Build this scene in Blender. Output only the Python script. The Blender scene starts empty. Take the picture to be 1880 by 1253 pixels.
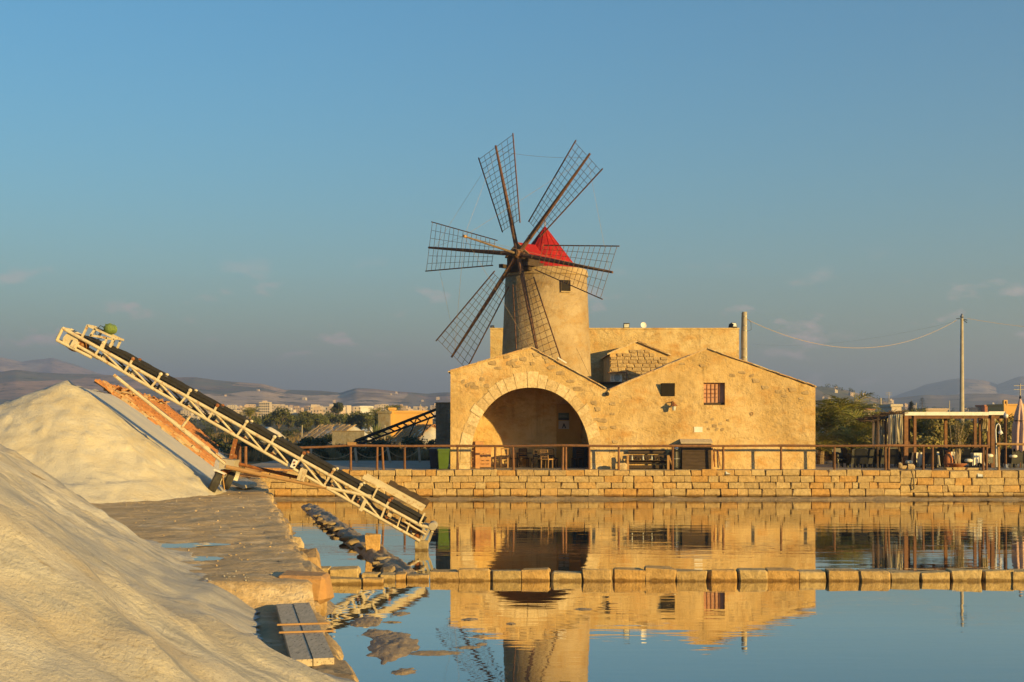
import bpy, bmesh, math, random
import numpy as np
from mathutils import Vector, Matrix, Quaternion

random.seed(7)
R = random.Random(11)
SC = bpy.context.scene
COL = SC.collection
rad = math.radians

# ------------------------------------------------------------------ camera
F = 2470.0                      # focal length in photo pixels (photo 1880 wide)
CAMZ = 3.74                     # eye above the water, horizon at photo row 772
cam_d = bpy.data.cameras.new('camera')
cam = bpy.data.objects.new('camera', cam_d)
COL.objects.link(cam)
cam.location = (0, 0, CAMZ)
cam.rotation_euler = (rad(90), 0, 0)
cam_d.sensor_width = 36
cam_d.lens = 36 * F / 1880
cam_d.shift_y = 145.5 / 1880
cam_d.clip_start = 0.1
cam_d.clip_end = 40000
SC.camera = cam

# ------------------------------------------------------------------ light
SUN_AZ, SUN_EL = 48.0, 8.5      # to the right of straight behind the camera
sv = Vector((math.sin(rad(SUN_AZ)) * math.cos(rad(SUN_EL)), -math.cos(rad(SUN_AZ)) * math.cos(rad(SUN_EL)), math.sin(rad(SUN_EL))))
sun_d = bpy.data.lights.new('sun', 'SUN')
sun_d.energy = 5.0
sun_d.angle = rad(0.5)
sun_d.color = (1.0, 0.665, 0.20)
sun = bpy.data.objects.new('sun', sun_d)
COL.objects.link(sun)
sun.rotation_euler = (-sv).to_track_quat('-Z', 'Y').to_euler()

W = bpy.data.worlds.new('World')
SC.world = W
W.use_nodes = True
nt = W.node_tree
nt.nodes.clear()
def wn(t, **k):
    n = nt.nodes.new(t)
    for a, b in k.items():
        setattr(n, a, b)
    return n
w_out = wn('ShaderNodeOutputWorld')
w_bg = wn('ShaderNodeBackground')
w_bg.inputs['Strength'].default_value = 0.073
sky = wn('ShaderNodeTexSky')
sky.sky_type = 'NISHITA'
sky.sun_disc = False
sky.sun_elevation = rad(SUN_EL)
sky.sun_rotation = rad(180 - SUN_AZ)
sky.air_density = 1.4
sky.dust_density = 0.5
sky.ozone_density = 5.0
w_hsv = wn('ShaderNodeHueSaturation')
w_hsv.inputs['Saturation'].default_value = 1.10
w_hsv.inputs['Hue'].default_value = 0.493
nt.links.new(sky.outputs[0], w_hsv.inputs['Color'])
# thin low evening clouds: noise on the view direction, fading upward
tc = wn('ShaderNodeTexCoord')
mp = wn('ShaderNodeMapping')
mp.inputs['Scale'].default_value = (20, 20, 48)
nt.links.new(tc.outputs['Generated'], mp.inputs['Vector'])
cn = wn('ShaderNodeTexNoise')
cn.inputs['Scale'].default_value = 1.0
cn.inputs['Detail'].default_value = 7
cn.inputs['Roughness'].default_value = 0.55
nt.links.new(mp.outputs[0], cn.inputs['Vector'])
cr = wn('ShaderNodeMapRange')
cr.inputs['From Min'].default_value = 0.585
cr.inputs['From Max'].default_value = 0.68
nt.links.new(cn.outputs['Fac'], cr.inputs['Value'])
sx = wn('ShaderNodeSeparateXYZ')
nt.links.new(tc.outputs['Generated'], sx.inputs[0])
er = wn('ShaderNodeMapRange')
er.inputs['From Min'].default_value = 0.125
er.inputs['From Max'].default_value = 0.065
nt.links.new(sx.outputs['Z'], er.inputs['Value'])
cm = wn('ShaderNodeMath', operation='MULTIPLY')
nt.links.new(cr.outputs[0], cm.inputs[0])
nt.links.new(er.outputs[0], cm.inputs[1])
cm2 = wn('ShaderNodeMath', operation='MULTIPLY')
nt.links.new(cm.outputs[0], cm2.inputs[0])
cm2.inputs[1].default_value = 0.75
cmix = wn('ShaderNodeMix', data_type='RGBA')
nt.links.new(cm2.outputs[0], cmix.inputs['Factor'])
nt.links.new(w_hsv.outputs[0], cmix.inputs['A'])
cmix.inputs['B'].default_value = (4.6, 3.3, 3.0, 1)
nt.links.new(cmix.outputs['Result'], w_bg.inputs['Color'])
nt.links.new(w_bg.outputs[0], w_out.inputs['Surface'])

vs = SC.view_settings
vs.view_transform = 'Standard'
vs.look = 'None'
vs.exposure = 1.54
vs.gamma = 1.0
vs.use_curve_mapping = False
try:
    SC.cycles.use_denoising = True
    SC.cycles.volume_max_steps = 64
    SC.cycles.max_bounces = 8
    SC.cycles.diffuse_bounces = 3
    SC.cycles.volume_bounces = 0
    SC.cycles.caustics_reflective = False
    SC.cycles.caustics_refractive = False
except Exception:
    pass

# ------------------------------------------------------------------ helpers
def at(px, py, Y):
    return Vector(((px - 940) * Y / F, Y, CAMZ + (772 - py) * Y / F))
def gx(px, Y):
    return (px - 940) * Y / F
def gz(py, Y):
    return CAMZ + (772 - py) * Y / F

_tab = {}
def vnoise(x, y, seed=0):
    if seed not in _tab:
        _tab[seed] = np.random.default_rng(seed + 100).random((256, 256))
    t = _tab[seed]
    x = np.asarray(x, float); y = np.asarray(y, float)
    xi = np.floor(x).astype(int); yi = np.floor(y).astype(int)
    fx = x - xi; fy = y - yi
    fx = fx * fx * (3 - 2 * fx); fy = fy * fy * (3 - 2 * fy)
    a = t[xi % 256, yi % 256]; b = t[(xi + 1) % 256, yi % 256]
    c = t[xi % 256, (yi + 1) % 256]; d = t[(xi + 1) % 256, (yi + 1) % 256]
    return (a * (1 - fx) + b * fx) * (1 - fy) + (c * (1 - fx) + d * fx) * fy
def fbm(x, y, octv=4, seed=0, gain=0.5):
    s = 0; a = 1.0; n = 0
    for o in range(octv):
        s = s + a * (vnoise(x * 2 ** o + 17.3 * o, y * 2 ** o + 9.1 * o, seed + o) - 0.5)
        n += a; a *= gain
    return s / n * 2

def tag(o, label=None, cat=None, group=None, kind=None):
    if label: o['label'] = label
    if cat: o['category'] = cat
    if group: o['group'] = group
    if kind: o['kind'] = kind
    return o
def thing(name, label, cat, loc=(0, 0, 0), group=None, rz=0):
    o = bpy.data.objects.new(name, None)
    o.empty_display_size = 0.2
    COL.objects.link(o)
    o.location = loc
    o.rotation_euler = (0, 0, rz)
    return tag(o, label, cat, group)
def wloc(o):
    v = Vector((0, 0, 0))
    while o is not None:
        v += o.location
        o = o.parent
    return v
def link(name, me, m=None, parent=None, loc=None, rot=None, scale=None):
    o = bpy.data.objects.new(name, me)
    COL.objects.link(o)
    if m is not None and len(me.materials) == 0:
        me.materials.append(m)
    if parent is not None:
        o.parent = parent
    if loc is not None: o.location = loc
    if rot is not None: o.rotation_euler = rot
    if scale is not None: o.scale = scale
    return o
def copy_tree(o, parent=None):
    c = o.copy()
    COL.objects.link(c)
    if parent is not None:
        c.parent = parent
    for ch in [k for k in o.children]:
        copy_tree(ch, c)
    return c

class MB:
    def __init__(s):
        s.v = []; s.f = []
    def add(s, vs_, fs):
        n = len(s.v)
        s.v += [tuple(p) for p in vs_]
        s.f += [tuple(i + n for i in q) for q in fs]
        return s
    def box(s, c, d, rot=None):
        x, y, z = d[0] / 2, d[1] / 2, d[2] / 2
        p = [Vector((a * x, b * y, e * z)) for a in (-1, 1) for b in (-1, 1) for e in (-1, 1)]
        if rot is not None:
            p = [rot @ q for q in p]
        c = Vector(c)
        return s.add([q + c for q in p], [(0, 1, 3, 2), (4, 6, 7, 5), (0, 4, 5, 1), (2, 3, 7, 6), (0, 2, 6, 4), (1, 5, 7, 3)])
    def bb(s, x0, x1, y0, y1, z0, z1):
        return s.box(((x0 + x1) / 2, (y0 + y1) / 2, (z0 + z1) / 2), (abs(x1 - x0), abs(y1 - y0), abs(z1 - z0)))
    def beam(s, p, q, w, h, up=(0, 0, 1)):
        p = Vector(p); q = Vector(q); d = q - p; L = d.length
        d.normalize(); up = Vector(up)
        sd = d.cross(up)
        if sd.length < 1e-4: sd = d.cross(Vector((0, 1, 0)))
        sd.normalize(); u = sd.cross(d)
        r = Matrix((d, sd, u)).transposed()
        return s.box((p + q) / 2, (L, w, h), r)
    def tube(s, p, q, r1, r2=None, n=8, cap=True):
        return s.path([p, q], [r1, r1 if r2 is None else r2], n, cap)
    def path(s, pts, rs, n=8, cap=True):
        pts = [Vector(p) for p in pts]
        if not hasattr(rs, '__len__'): rs = [rs] * len(pts)
        V = []; Fc = []
        ref = None
        for i, p in enumerate(pts):
            d = (pts[min(i + 1, len(pts) - 1)] - pts[max(i - 1, 0)]).normalized()
            if ref is None:
                ref = d.cross(Vector((0, 0, 1)))
                if ref.length < 1e-3: ref = d.cross(Vector((0, 1, 0)))
                ref.normalize()
            a = (ref - d * ref.dot(d)).normalized()
            ref = a
            b = d.cross(a)
            for k in range(n):
                t = 2 * math.pi * k / n
                V.append(p + (a * math.cos(t) + b * math.sin(t)) * rs[i])
        for i in range(len(pts) - 1):
            for k in range(n):
                k2 = (k + 1) % n
                Fc.append((i * n + k, i * n + k2, (i + 1) * n + k2, (i + 1) * n + k))
        if cap:
            Fc.append(tuple(range(n))[::-1])
            m = (len(pts) - 1) * n
            Fc.append(tuple(m + k for k in range(n)))
        return s.add(V, Fc)
    def lathe(s, c, prof, n=24, axis=None):
        c = Vector(c)
        V = []; Fc = []
        rot = None
        if axis is not None:
            rot = Vector((0, 0, 1)).rotation_difference(Vector(axis)).to_matrix()
        for (r, z) in prof:
            for k in range(n):
                t = 2 * math.pi * k / n
                q = Vector((r * math.cos(t), r * math.sin(t), z))
                if rot is not None: q = rot @ q
                V.append(c + q)
        for i in range(len(prof) - 1):
            for k in range(n):
                k2 = (k + 1) % n
                Fc.append((i * n + k, i * n + k2, (i + 1) * n + k2, (i + 1) * n + k))
        Fc.append(tuple(range(n))[::-1])
        m = (len(prof) - 1) * n
        Fc.append(tuple(m + k for k in range(n)))
        return s.add(V, Fc)
    def prism(s, poly, ext):
        poly = [Vector(p) for p in poly]; ext = Vector(ext)
        n = len(poly)
        V = poly + [p + ext for p in poly]
        Fc = [tuple(range(n)), tuple(range(2 * n - 1, n - 1, -1))]
        for i in range(n):
            j = (i + 1) % n
            Fc.append((i, i + n, j + n, j))
        return s.add(V, Fc)
    def mesh(s, name, m=None, smooth=False, off=None):
        me = bpy.data.meshes.new(name)
        v = s.v
        if off is not None:
            v = [(a - off[0], b - off[1], c - off[2]) for a, b, c in v]
        me.from_pydata(v, [], s.f)
        bm = bmesh.new(); bm.from_mesh(me)
        bmesh.ops.recalc_face_normals(bm, faces=bm.faces)
        bm.to_mesh(me); bm.free()
        if smooth:
            me.shade_smooth()
        if m is not None: me.materials.append(m)
        return me
    def build(s, name, m, parent=None, smooth=False):
        off = wloc(parent) if parent is not None else None
        return link(name, s.mesh(name, m, smooth, off), None, parent)

def grid_obj(name, X, Y, Z, m, parent=None, mask=None, smooth=True):
    nr, nc = X.shape
    me = bpy.data.meshes.new(name)
    co = np.stack([X, Y, Z], -1).reshape(-1, 3).astype(np.float32)
    if parent is not None:
        co = co - np.array(wloc(parent), dtype=np.float32)
    idx = np.arange(nr * nc).reshape(nr, nc)
    q = np.stack([idx[:-1, :-1], idx[:-1, 1:], idx[1:, 1:], idx[1:, :-1]], -1).reshape(-1, 4)
    if mask is not None:
        q = q[mask.reshape(-1)]
        used = np.unique(q)
        rm = np.zeros(nr * nc, int); rm[used] = np.arange(len(used))
        co = co[used]; q = rm[q]
    # face upward
    if len(q):
        a, b, c = co[q[0, 0]], co[q[0, 1]], co[q[0, 2]]
        if np.cross(b - a, c - a)[2] < 0: q = q[:, ::-1]
    me.vertices.add(len(co)); me.vertices.foreach_set('co', co.ravel())
    me.loops.add(q.size); me.loops.foreach_set('vertex_index', np.ascontiguousarray(q).ravel().astype(np.int32))
    me.polygons.add(len(q))
    me.polygons.foreach_set('loop_start', (np.arange(len(q)) * 4).astype(np.int32))
    me.polygons.foreach_set('loop_total', np.full(len(q), 4, np.int32))
    me.update(calc_edges=True)
    if smooth: me.shade_smooth()
    me.materials.append(m)
    return link(name, me, None, parent)

# ------------------------------------------------------------------ materials
def nmat(name):
    m = bpy.data.materials.new(name)
    m.use_nodes = True
    t = m.node_tree
    b = t.nodes['Principled BSDF']
    return m, t, b
def N(t, typ, ins=None, **k):
    n = t.nodes.new(typ)
    for a, b in k.items(): setattr(n, a, b)
    for a, b in (ins or {}).items():
        if hasattr(b, 'is_output') or isinstance(b, bpy.types.NodeSocket): t.links.new(b, n.inputs[a])
        else: n.inputs[a].default_value = b
    return n
def c4(c): return (c[0], c[1], c[2], 1)
def mixc(t, fac, a, b, blend='MIX'):
    n = t.nodes.new('ShaderNodeMix'); n.data_type = 'RGBA'; n.blend_type = blend
    for k, v in (('Factor', fac), ('A', a), ('B', b)):
        if isinstance(v, bpy.types.NodeSocket): t.links.new(v, n.inputs[k])
        elif k == 'Factor': n.inputs[k].default_value = v
        else: n.inputs[k].default_value = c4(v)
    return n.outputs['Result']
def noise(t, vec, scale, detail=5, rough=0.55, lo=None, hi=None):
    n = N(t, 'ShaderNodeTexNoise', {'Scale': scale, 'Detail': detail, 'Roughness': rough})
    t.links.new(vec, n.inputs['Vector'])
    o = n.outputs['Fac']
    if lo is not None:
        r = N(t, 'ShaderNodeMapRange', {'From Min': lo, 'From Max': hi})
        t.links.new(o, r.inputs['Value'])
        o = r.outputs[0]
    return o
def wpos(t, scale=(1, 1, 1), rot=(0, 0, 0)):
    g = N(t, 'ShaderNodeNewGeometry')
    mp_ = N(t, 'ShaderNodeMapping')
    mp_.inputs['Scale'].default_value = scale
    mp_.inputs['Rotation'].default_value = rot
    t.links.new(g.outputs['Position'], mp_.inputs['Vector'])
    return mp_.outputs[0]
def bump(t, b, h, strength=0.5, dist=0.02):
    n = N(t, 'ShaderNodeBump', {'Strength': strength, 'Distance': dist})
    t.links.new(h, n.inputs['Height'])
    t.links.new(n.outputs[0], b.inputs['Normal'])
def simple(name, c1, c2=None, scale=3.0, rough=0.8, bstr=0.3, bdist=0.02, bscale=25, rnd=0.0, metal=0.0, stretch=(1, 1, 1), c3=None, spec=0.3, lo=0.35, hi=0.65):
    m, t, b = nmat(name)
    v = wpos(t, stretch)
    c2 = c2 or tuple(x * 0.7 for x in c1)
    col = mixc(t, noise(t, v, scale, 6, 0.6, lo, hi), c1, c2)
    if c3 is not None:
        col = mixc(t, noise(t, v, scale * 2.3, 6, 0.65, 0.55, 0.68), col, c3)
    if rnd > 0:
        oi = N(t, 'ShaderNodeObjectInfo')
        mr = N(t, 'ShaderNodeMapRange', {'To Min': 1 - rnd, 'To Max': 1 + rnd})
        t.links.new(oi.outputs['Random'], mr.inputs['Value'])
        hs = N(t, 'ShaderNodeHueSaturation')
        t.links.new(mr.outputs[0], hs.inputs['Value'])
        t.links.new(col, hs.inputs['Color'])
        col = hs.outputs[0]
    t.links.new(col, b.inputs['Base Color'])
    b.inputs['Roughness'].default_value = rough
    b.inputs['Metallic'].default_value = metal
    b.inputs['Specular IOR Level'].default_value = spec
    if bstr > 0:
        bump(t, b, noise(t, v, bscale, 5, 0.6), bstr, bdist)
    return m

def stone_mat(name, cols, rnd=0.22, scale=1.6, lichen=(0.20, 0.155, 0.09), la=0.62, lb=0.75, wet=None):
    m, t, b = nmat(name)
    v = wpos(t)
    oi = N(t, 'ShaderNodeObjectInfo')
    rp = N(t, 'ShaderNodeValToRGB')
    rp.color_ramp.interpolation = 'LINEAR'
    els = rp.color_ramp.elements
    while len(els) < len(cols): els.new(0.5)
    for i, c in enumerate(cols):
        els[i].position = i / (len(cols) - 1)
        els[i].color = c4(c)
    t.links.new(oi.outputs['Random'], rp.inputs[0])
    col = mixc(t, noise(t, v, scale * 4, 6, 0.65, 0.35, 0.7), rp.outputs[0], (0.62, 0.60, 0.56), 'MULTIPLY')
    col = mixc(t, noise(t, v, scale * 2.2, 7, 0.7, la, lb), col, lichen)
    if wet is not None:         # damp band just above the water line
        sp = N(t, 'ShaderNodeSeparateXYZ'); t.links.new(v, sp.inputs[0])
        ad = N(t, 'ShaderNodeMath', operation='MULTIPLY_ADD'); t.links.new(noise(t, v, 3, 4, 0.6), ad.inputs[0]); ad.inputs[1].default_value = -0.16
        t.links.new(sp.outputs['Z'], ad.inputs[2])
        wr = N(t, 'ShaderNodeMapRange', {'From Min': wet - 0.06, 'From Max': wet - 0.10}); t.links.new(ad.outputs[0], wr.inputs['Value'])
        col = mixc(t, wr.outputs[0], col, (0.45, 0.40, 0.33), 'MULTIPLY')
    t.links.new(col, b.inputs['Base Color'])
    b.inputs['Roughness'].default_value = 0.9
    b.inputs['Specular IOR Level'].default_value = 0.2
    n1 = noise(t, v, 9, 8, 0.7)
    bump(t, b, n1, 0.9, 0.06)
    return m

def plaster_mat(name, base, pale, dark, ochre, course=0.0, bscale=1.0):
    m, t, b = nmat(name)
    v = wpos(t)
    big = noise(t, v, 0.55, 6, 0.6, 0.40, 0.62)
    col = mixc(t, big, base, pale)
    col = mixc(t, noise(t, wpos(t, (1, 1, 1.6)), 0.9, 8, 0.68, 0.50, 0.66), col, ochre)
    # worn zones where the plaster has come off and the masonry shows
    wear = noise(t, wpos(t, (0.8, 0.8, 1.3)), 0.7, 8, 0.7, 0.50, 0.64)
    vo = N(t, 'ShaderNodeTexVoronoi', {'Scale': 2.6, 'Randomness': 0.85}, feature='F1')
    t.links.new(wpos(t, (0.8, 0.8, 1.35)), vo.inputs['Vector'])
    vr = N(t, 'ShaderNodeMapRange', {'From Min': 0.15, 'From Max': 0.5})
    t.links.new(vo.outputs['Distance'], vr.inputs['Value'])
    bw = N(t, 'ShaderNodeSeparateColor')
    t.links.new(vo.outputs['Color'], bw.inputs[0])
    stc = mixc(t, bw.outputs[0], dark, tuple(x * 1.45 for x in dark))
    stm = mixc(t, vr.outputs[0], stc, tuple(x * 1.1 for x in base))
    mul = N(t, 'ShaderNodeMath', operation='MULTIPLY')
    t.links.new(wear, mul.inputs[0]); mul.inputs[1].default_value = 0.5
    col = mixc(t, mul.outputs[0], col, stm)
    # vertical run-off stains and fine speckle
    col = mixc(t, noise(t, wpos(t, (2.2, 2.2, 0.18)), 1.0, 5, 0.6, 0.60, 0.82), col, (0.60, 0.57, 0.52), 'MULTIPLY')
    col = mixc(t, noise(t, v, 5, 9, 0.72, 0.60, 0.80), col, tuple(x * 0.9 for x in dark))
    col = mixc(t, noise(t, v, 0.32, 4, 0.5, 0.46, 0.60), col, (0.82, 0.80, 0.76), 'MULTIPLY')
    col = mixc(t, noise(t, wpos(t, (1, 1, 1.5)), 2.1, 9, 0.68, 0.50, 0.72), col, (0.78, 0.74, 0.66), 'MULTIPLY')
    col = mixc(t, noise(t, wpos(t, (1, 1, 1.3)), 1.3, 9, 0.7, 0.60, 0.72), col, tuple(min(1, x * 1.08) for x in pale))
    t.links.new(col, b.inputs['Base Color'])
    b.inputs['Roughness'].default_value = 0.92
    b.inputs['Specular IOR Level'].default_value = 0.15
    h1 = noise(t, v, 3.2, 9, 0.72)
    inv = N(t, 'ShaderNodeMath', operation='MULTIPLY_ADD')
    t.links.new(vr.outputs[0], inv.inputs[0]); inv.inputs[1].default_value = -0.5
    t.links.new(h1, inv.inputs[2])
    hm = N(t, 'ShaderNodeMix')
    t.links.new(wear, hm.inputs[0]); t.links.new(h1, hm.inputs[2]); t.links.new(inv.outputs[0], hm.inputs[3])
    bump(t, b, hm.outputs[0], 0.8, 0.11 * bscale)
    return m

SAND = (0.46, 0.33, 0.185)
M = {}
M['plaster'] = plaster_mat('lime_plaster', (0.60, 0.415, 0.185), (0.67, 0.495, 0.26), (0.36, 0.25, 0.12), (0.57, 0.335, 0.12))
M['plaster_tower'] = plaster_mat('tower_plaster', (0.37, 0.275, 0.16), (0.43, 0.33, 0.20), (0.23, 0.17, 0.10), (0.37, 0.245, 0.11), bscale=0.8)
M['plaster_back'] = plaster_mat('rear_plaster', (0.54, 0.39, 0.18), (0.64, 0.50, 0.27), (0.32, 0.23, 0.12), (0.52, 0.32, 0.12))
M['plaster_shade'] = plaster_mat('shaded_plaster', (0.20, 0.18, 0.14), (0.26, 0.23, 0.18), (0.12, 0.11, 0.08), (0.20, 0.16, 0.1))  # dark copy of the plaster, with shade put into its colour
M['stone'] = stone_mat('wall_stone', [(0.54, 0.385, 0.18), (0.47, 0.335, 0.17), (0.60, 0.455, 0.24), (0.55, 0.32, 0.11), (0.57, 0.42, 0.21), (0.44, 0.32, 0.165)], wet=0.20)
M['voussoir'] = stone_mat('voussoir_stone', [(0.80, 0.62, 0.36), (0.64, 0.47, 0.25), (0.82, 0.66, 0.41), (0.76, 0.58, 0.33)], lichen=(0.58, 0.43, 0.23))
M['block'] = stone_mat('sill_stone', [(0.54, 0.395, 0.19), (0.60, 0.45, 0.23), (0.48, 0.36, 0.18), (0.60, 0.37, 0.135), (0.46, 0.36, 0.20)], wet=0.05)
M['edgestone'] = stone_mat('edge_stone', [(0.50, 0.36, 0.19), (0.45, 0.33, 0.19), (0.54, 0.42, 0.26), (0.48, 0.31, 0.14)])
M['ridgestone'] = stone_mat('ridge_stone', [(0.34, 0.25, 0.14), (0.44, 0.33, 0.18), (0.27, 0.20, 0.115), (0.50, 0.38, 0.21)])
M['redblock'] = simple('red_stone', (0.44, 0.24, 0.10), (0.36, 0.22, 0.10), 2.5, 0.9, 0.8, 0.04, 10)
M['mortar'] = simple('mortar', (0.25, 0.175, 0.095), (0.15, 0.105, 0.06), 5, 0.95, 0.6, 0.03, 14)
M['gablestone'] = stone_mat('gable_stone', [(0.50, 0.36, 0.19), (0.44, 0.315, 0.17), (0.54, 0.40, 0.22)], lichen=(0.2, 0.15, 0.09))
M['wood'] = simple('brown_wood', (0.22, 0.105, 0.048), (0.13, 0.065, 0.035), 6, 0.75, 0.4, 0.01, 30, rnd=0.2)
M['palewood'] = simple('pale_wood', (0.42, 0.25, 0.11), (0.33, 0.19, 0.08), 5, 0.8, 0.3, 0.01, 30, rnd=0.15)
M['sailwood'] = simple('sail_wood', (0.17, 0.085, 0.045), (0.10, 0.05, 0.03), 5, 0.8, 0.3, 0.01, 30)
M['lath'] = simple('sail_lath', (0.19, 0.115, 0.065), (0.12, 0.075, 0.045), 5, 0.8, 0)
M['darkwood'] = simple('dark_wood', (0.075, 0.05, 0.033), (0.045, 0.03, 0.02), 4, 0.85, 0.4, 0.01, 25, stretch=(1, 1, 5))
M['greyboard'] = simple('grey_board', (0.56, 0.46, 0.32), (0.42, 0.35, 0.25), 3.5, 0.85, 0.5, 0.008, 18, stretch=(5, 1, 5), c3=(0.14, 0.11, 0.08))
M['red'] = simple('red_sheet', (0.36, 0.016, 0.016), (0.27, 0.014, 0.014), 1.6, 0.8, 0.5, 0.03, 5, c3=(0.40, 0.05, 0.03), spec=0.15)
M['rope'] = simple('rope', (0.45, 0.33, 0.2), None, 4, 0.9, 0)
M['wire'] = simple('dark_wire', (0.05, 0.045, 0.04), None, 4, 0.7, 0)
M['cream'] = simple('cream_paint', (0.60, 0.52, 0.36), (0.50, 0.42, 0.28), 3.0, 0.5, 0.15, 0.005, 30, c3=(0.36, 0.19, 0.07), spec=0.45)
M['rust'] = simple('rust', (0.30, 0.11, 0.035), (0.16, 0.06, 0.025), 8, 0.85, 0.5, 0.01, 40, c3=(0.45, 0.32, 0.18))
M['rubber'] = simple('black_rubber', (0.018, 0.017, 0.016), (0.03, 0.028, 0.026), 6, 0.75, 0.2, 0.005, 30)
M['tyre'] = simple('tyre_rubber', (0.035, 0.033, 0.03), (0.06, 0.055, 0.045), 6, 0.85, 0.5, 0.01, 40)
M['green'] = simple('green_plastic', (0.075, 0.13, 0.014), (0.06, 0.105, 0.012), 2, 0.45, 0)
M['motor'] = simple('green_motor', (0.18, 0.25, 0.06), (0.10, 0.15, 0.04), 12, 0.5, 0.2, 0.01, 30)
M['bluebin'] = simple('dark_blue_plastic', (0.02, 0.035, 0.06), None, 2, 0.5, 0)
M['white'] = simple('white_paint', (0.78, 0.76, 0.72), (0.66, 0.63, 0.58), 4, 0.55, 0)
M['steel'] = simple('grey_metal', (0.30, 0.30, 0.30), (0.2, 0.2, 0.2), 4, 0.45, 0, metal=0.6)
M['black'] = simple('black_metal', (0.02, 0.02, 0.02), None, 4, 0.5, 0)
M['dark'] = simple('dark_inside', (0.02, 0.016, 0.012), None, 4, 0.9, 0)
M['shutter'] = simple('pink_shutter', (0.56, 0.32, 0.22), (0.46, 0.25, 0.16), 5, 0.8, 0.3, 0.01, 12, stretch=(4, 1, 0.6))
M['cloth'] = simple('white_cloth', (0.74, 0.70, 0.60), (0.66, 0.62, 0.52), 3, 0.95, 0.2, 0.02, 8)
M['curtain'] = simple('cream_curtain', (0.62, 0.55, 0.40), (0.52, 0.46, 0.33), 3, 0.95, 0.2, 0.02, 8)
M['pinkcloth'] = simple('pink_cloth', (0.60, 0.40, 0.32), (0.52, 0.34, 0.27), 3, 0.95, 0.2, 0.02, 8)
M['terracotta'] = simple('terracotta', (0.46, 0.17, 0.07), (0.36, 0.14, 0.06), 6, 0.85, 0.2, 0.01, 30, rnd=0.15)
M['tile'] = stone_mat('roof_tile', [(0.60, 0.31, 0.12), (0.50, 0.21, 0.075), (0.64, 0.41, 0.19), (0.58, 0.45, 0.26), (0.58, 0.28, 0.10), (0.62, 0.36, 0.15)], lichen=(0.35, 0.22, 0.09))
M['rooftile'] = stone_mat('weathered_tile', [(0.66, 0.50, 0.29), (0.58, 0.40, 0.21), (0.70, 0.55, 0.34), (0.60, 0.36, 0.17), (0.68, 0.52, 0.31)])
M['concrete'] = simple('concrete', (0.42, 0.37, 0.29), (0.33, 0.29, 0.23), 2.5, 0.9, 0.3, 0.01, 25)
M['orange'] = simple('orange_crate', (0.54, 0.29, 0.13), (0.46, 0.24, 0.10), 4, 0.7, 0.1, 0.005, 30)
M['yellowwall'] = simple('yellow_wall', (0.42, 0.25, 0.07), (0.36, 0.2, 0.05), 2, 0.9, 0.2, 0.02, 8)
M['poster_teal'] = simple('poster_teal', (0.06, 0.09, 0.09), (0.09, 0.12, 0.11), 4, 0.6, 0)
M['poster_pale'] = simple('poster_pale', (0.36, 0.34, 0.33), (0.30, 0.28, 0.27), 4, 0.6, 0)
M['glass'] = simple('globe_glass', (0.72, 0.68, 0.6), None, 4, 0.25, 0, spec=0.5)
M['paleglass'] = simple('lamp_glass', (0.6, 0.62, 0.6), None, 4, 0.1, 0, spec=0.6)
M['thatch'] = simple('dry_thatch', (0.13, 0.08, 0.045), (0.07, 0.045, 0.028), 9, 0.95, 0.7, 0.03, 30)
M['house'] = stone_mat('house_wall', [(0.62, 0.54, 0.44), (0.52, 0.42, 0.32), (0.58, 0.44, 0.32), (0.68, 0.60, 0.50), (0.50, 0.36, 0.26)], lichen=(0.4, 0.33, 0.26), la=0.7, lb=0.9)
M['houseroof'] = simple('house_roof_tile', (0.42, 0.17, 0.09), (0.34, 0.14, 0.08), 2, 0.9, 0.3, 0.05, 4)
M['houseyellow'] = simple('house_yellow', (0.62, 0.36, 0.10), (0.56, 0.32, 0.09), 1, 0.9, 0)
M['windowdark'] = simple('window_dark', (0.06, 0.06, 0.065), None, 2, 0.3, 0)
M['trunk'] = simple('bark', (0.20, 0.14, 0.09), (0.12, 0.085, 0.055), 6, 0.95, 0.6, 0.03, 14)
M['palebark'] = simple('pale_bark', (0.42, 0.33, 0.22), (0.33, 0.25, 0.16), 6, 0.95, 0.2, 0.01, 14)

def leaf_mat(name, c1, c2, c3=None, scale=1.2, rnd=0.2, trans=0.25):
    m, t, b = nmat(name)
    v = wpos(t)
    col = mixc(t, noise(t, v, scale, 4, 0.6, 0.35, 0.65), c1, c2)
    if c3 is not None:
        col = mixc(t, noise(t, v, scale * 3, 4, 0.7, 0.52, 0.66), col, c3)
    oi = N(t, 'ShaderNodeObjectInfo')
    mr = N(t, 'ShaderNodeMapRange', {'To Min': 1 - rnd, 'To Max': 1 + rnd})
    t.links.new(oi.outputs['Random'], mr.inputs['Value'])
    hs = N(t, 'ShaderNodeHueSaturation')
    t.links.new(mr.outputs[0], hs.inputs['Value'])
    t.links.new(col, hs.inputs['Color'])
    t.links.new(hs.outputs[0], b.inputs['Base Color'])
    b.inputs['Roughness'].default_value = 0.65
    b.inputs['Specular IOR Level'].default_value = 0.25
    tr = N(t, 'ShaderNodeBsdfTranslucent')
    t.links.new(hs.outputs[0], tr.inputs['Color'])
    mx = N(t, 'ShaderNodeMixShader', {0: trans})
    t.links.new(b.outputs[0], mx.inputs[1]); t.links.new(tr.outputs[0], mx.inputs[2])
    t.links.new(mx.outputs[0], t.nodes['Material Output'].inputs['Surface'])
    return m
M['leaf'] = leaf_mat('tree_leaf', (0.085, 0.10, 0.025), (0.13, 0.135, 0.034), (0.17, 0.15, 0.045))
M['leafdark'] = leaf_mat('shrub_leaf', (0.045, 0.06, 0.025), (0.075, 0.085, 0.035), (0.10, 0.09, 0.045))
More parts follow.
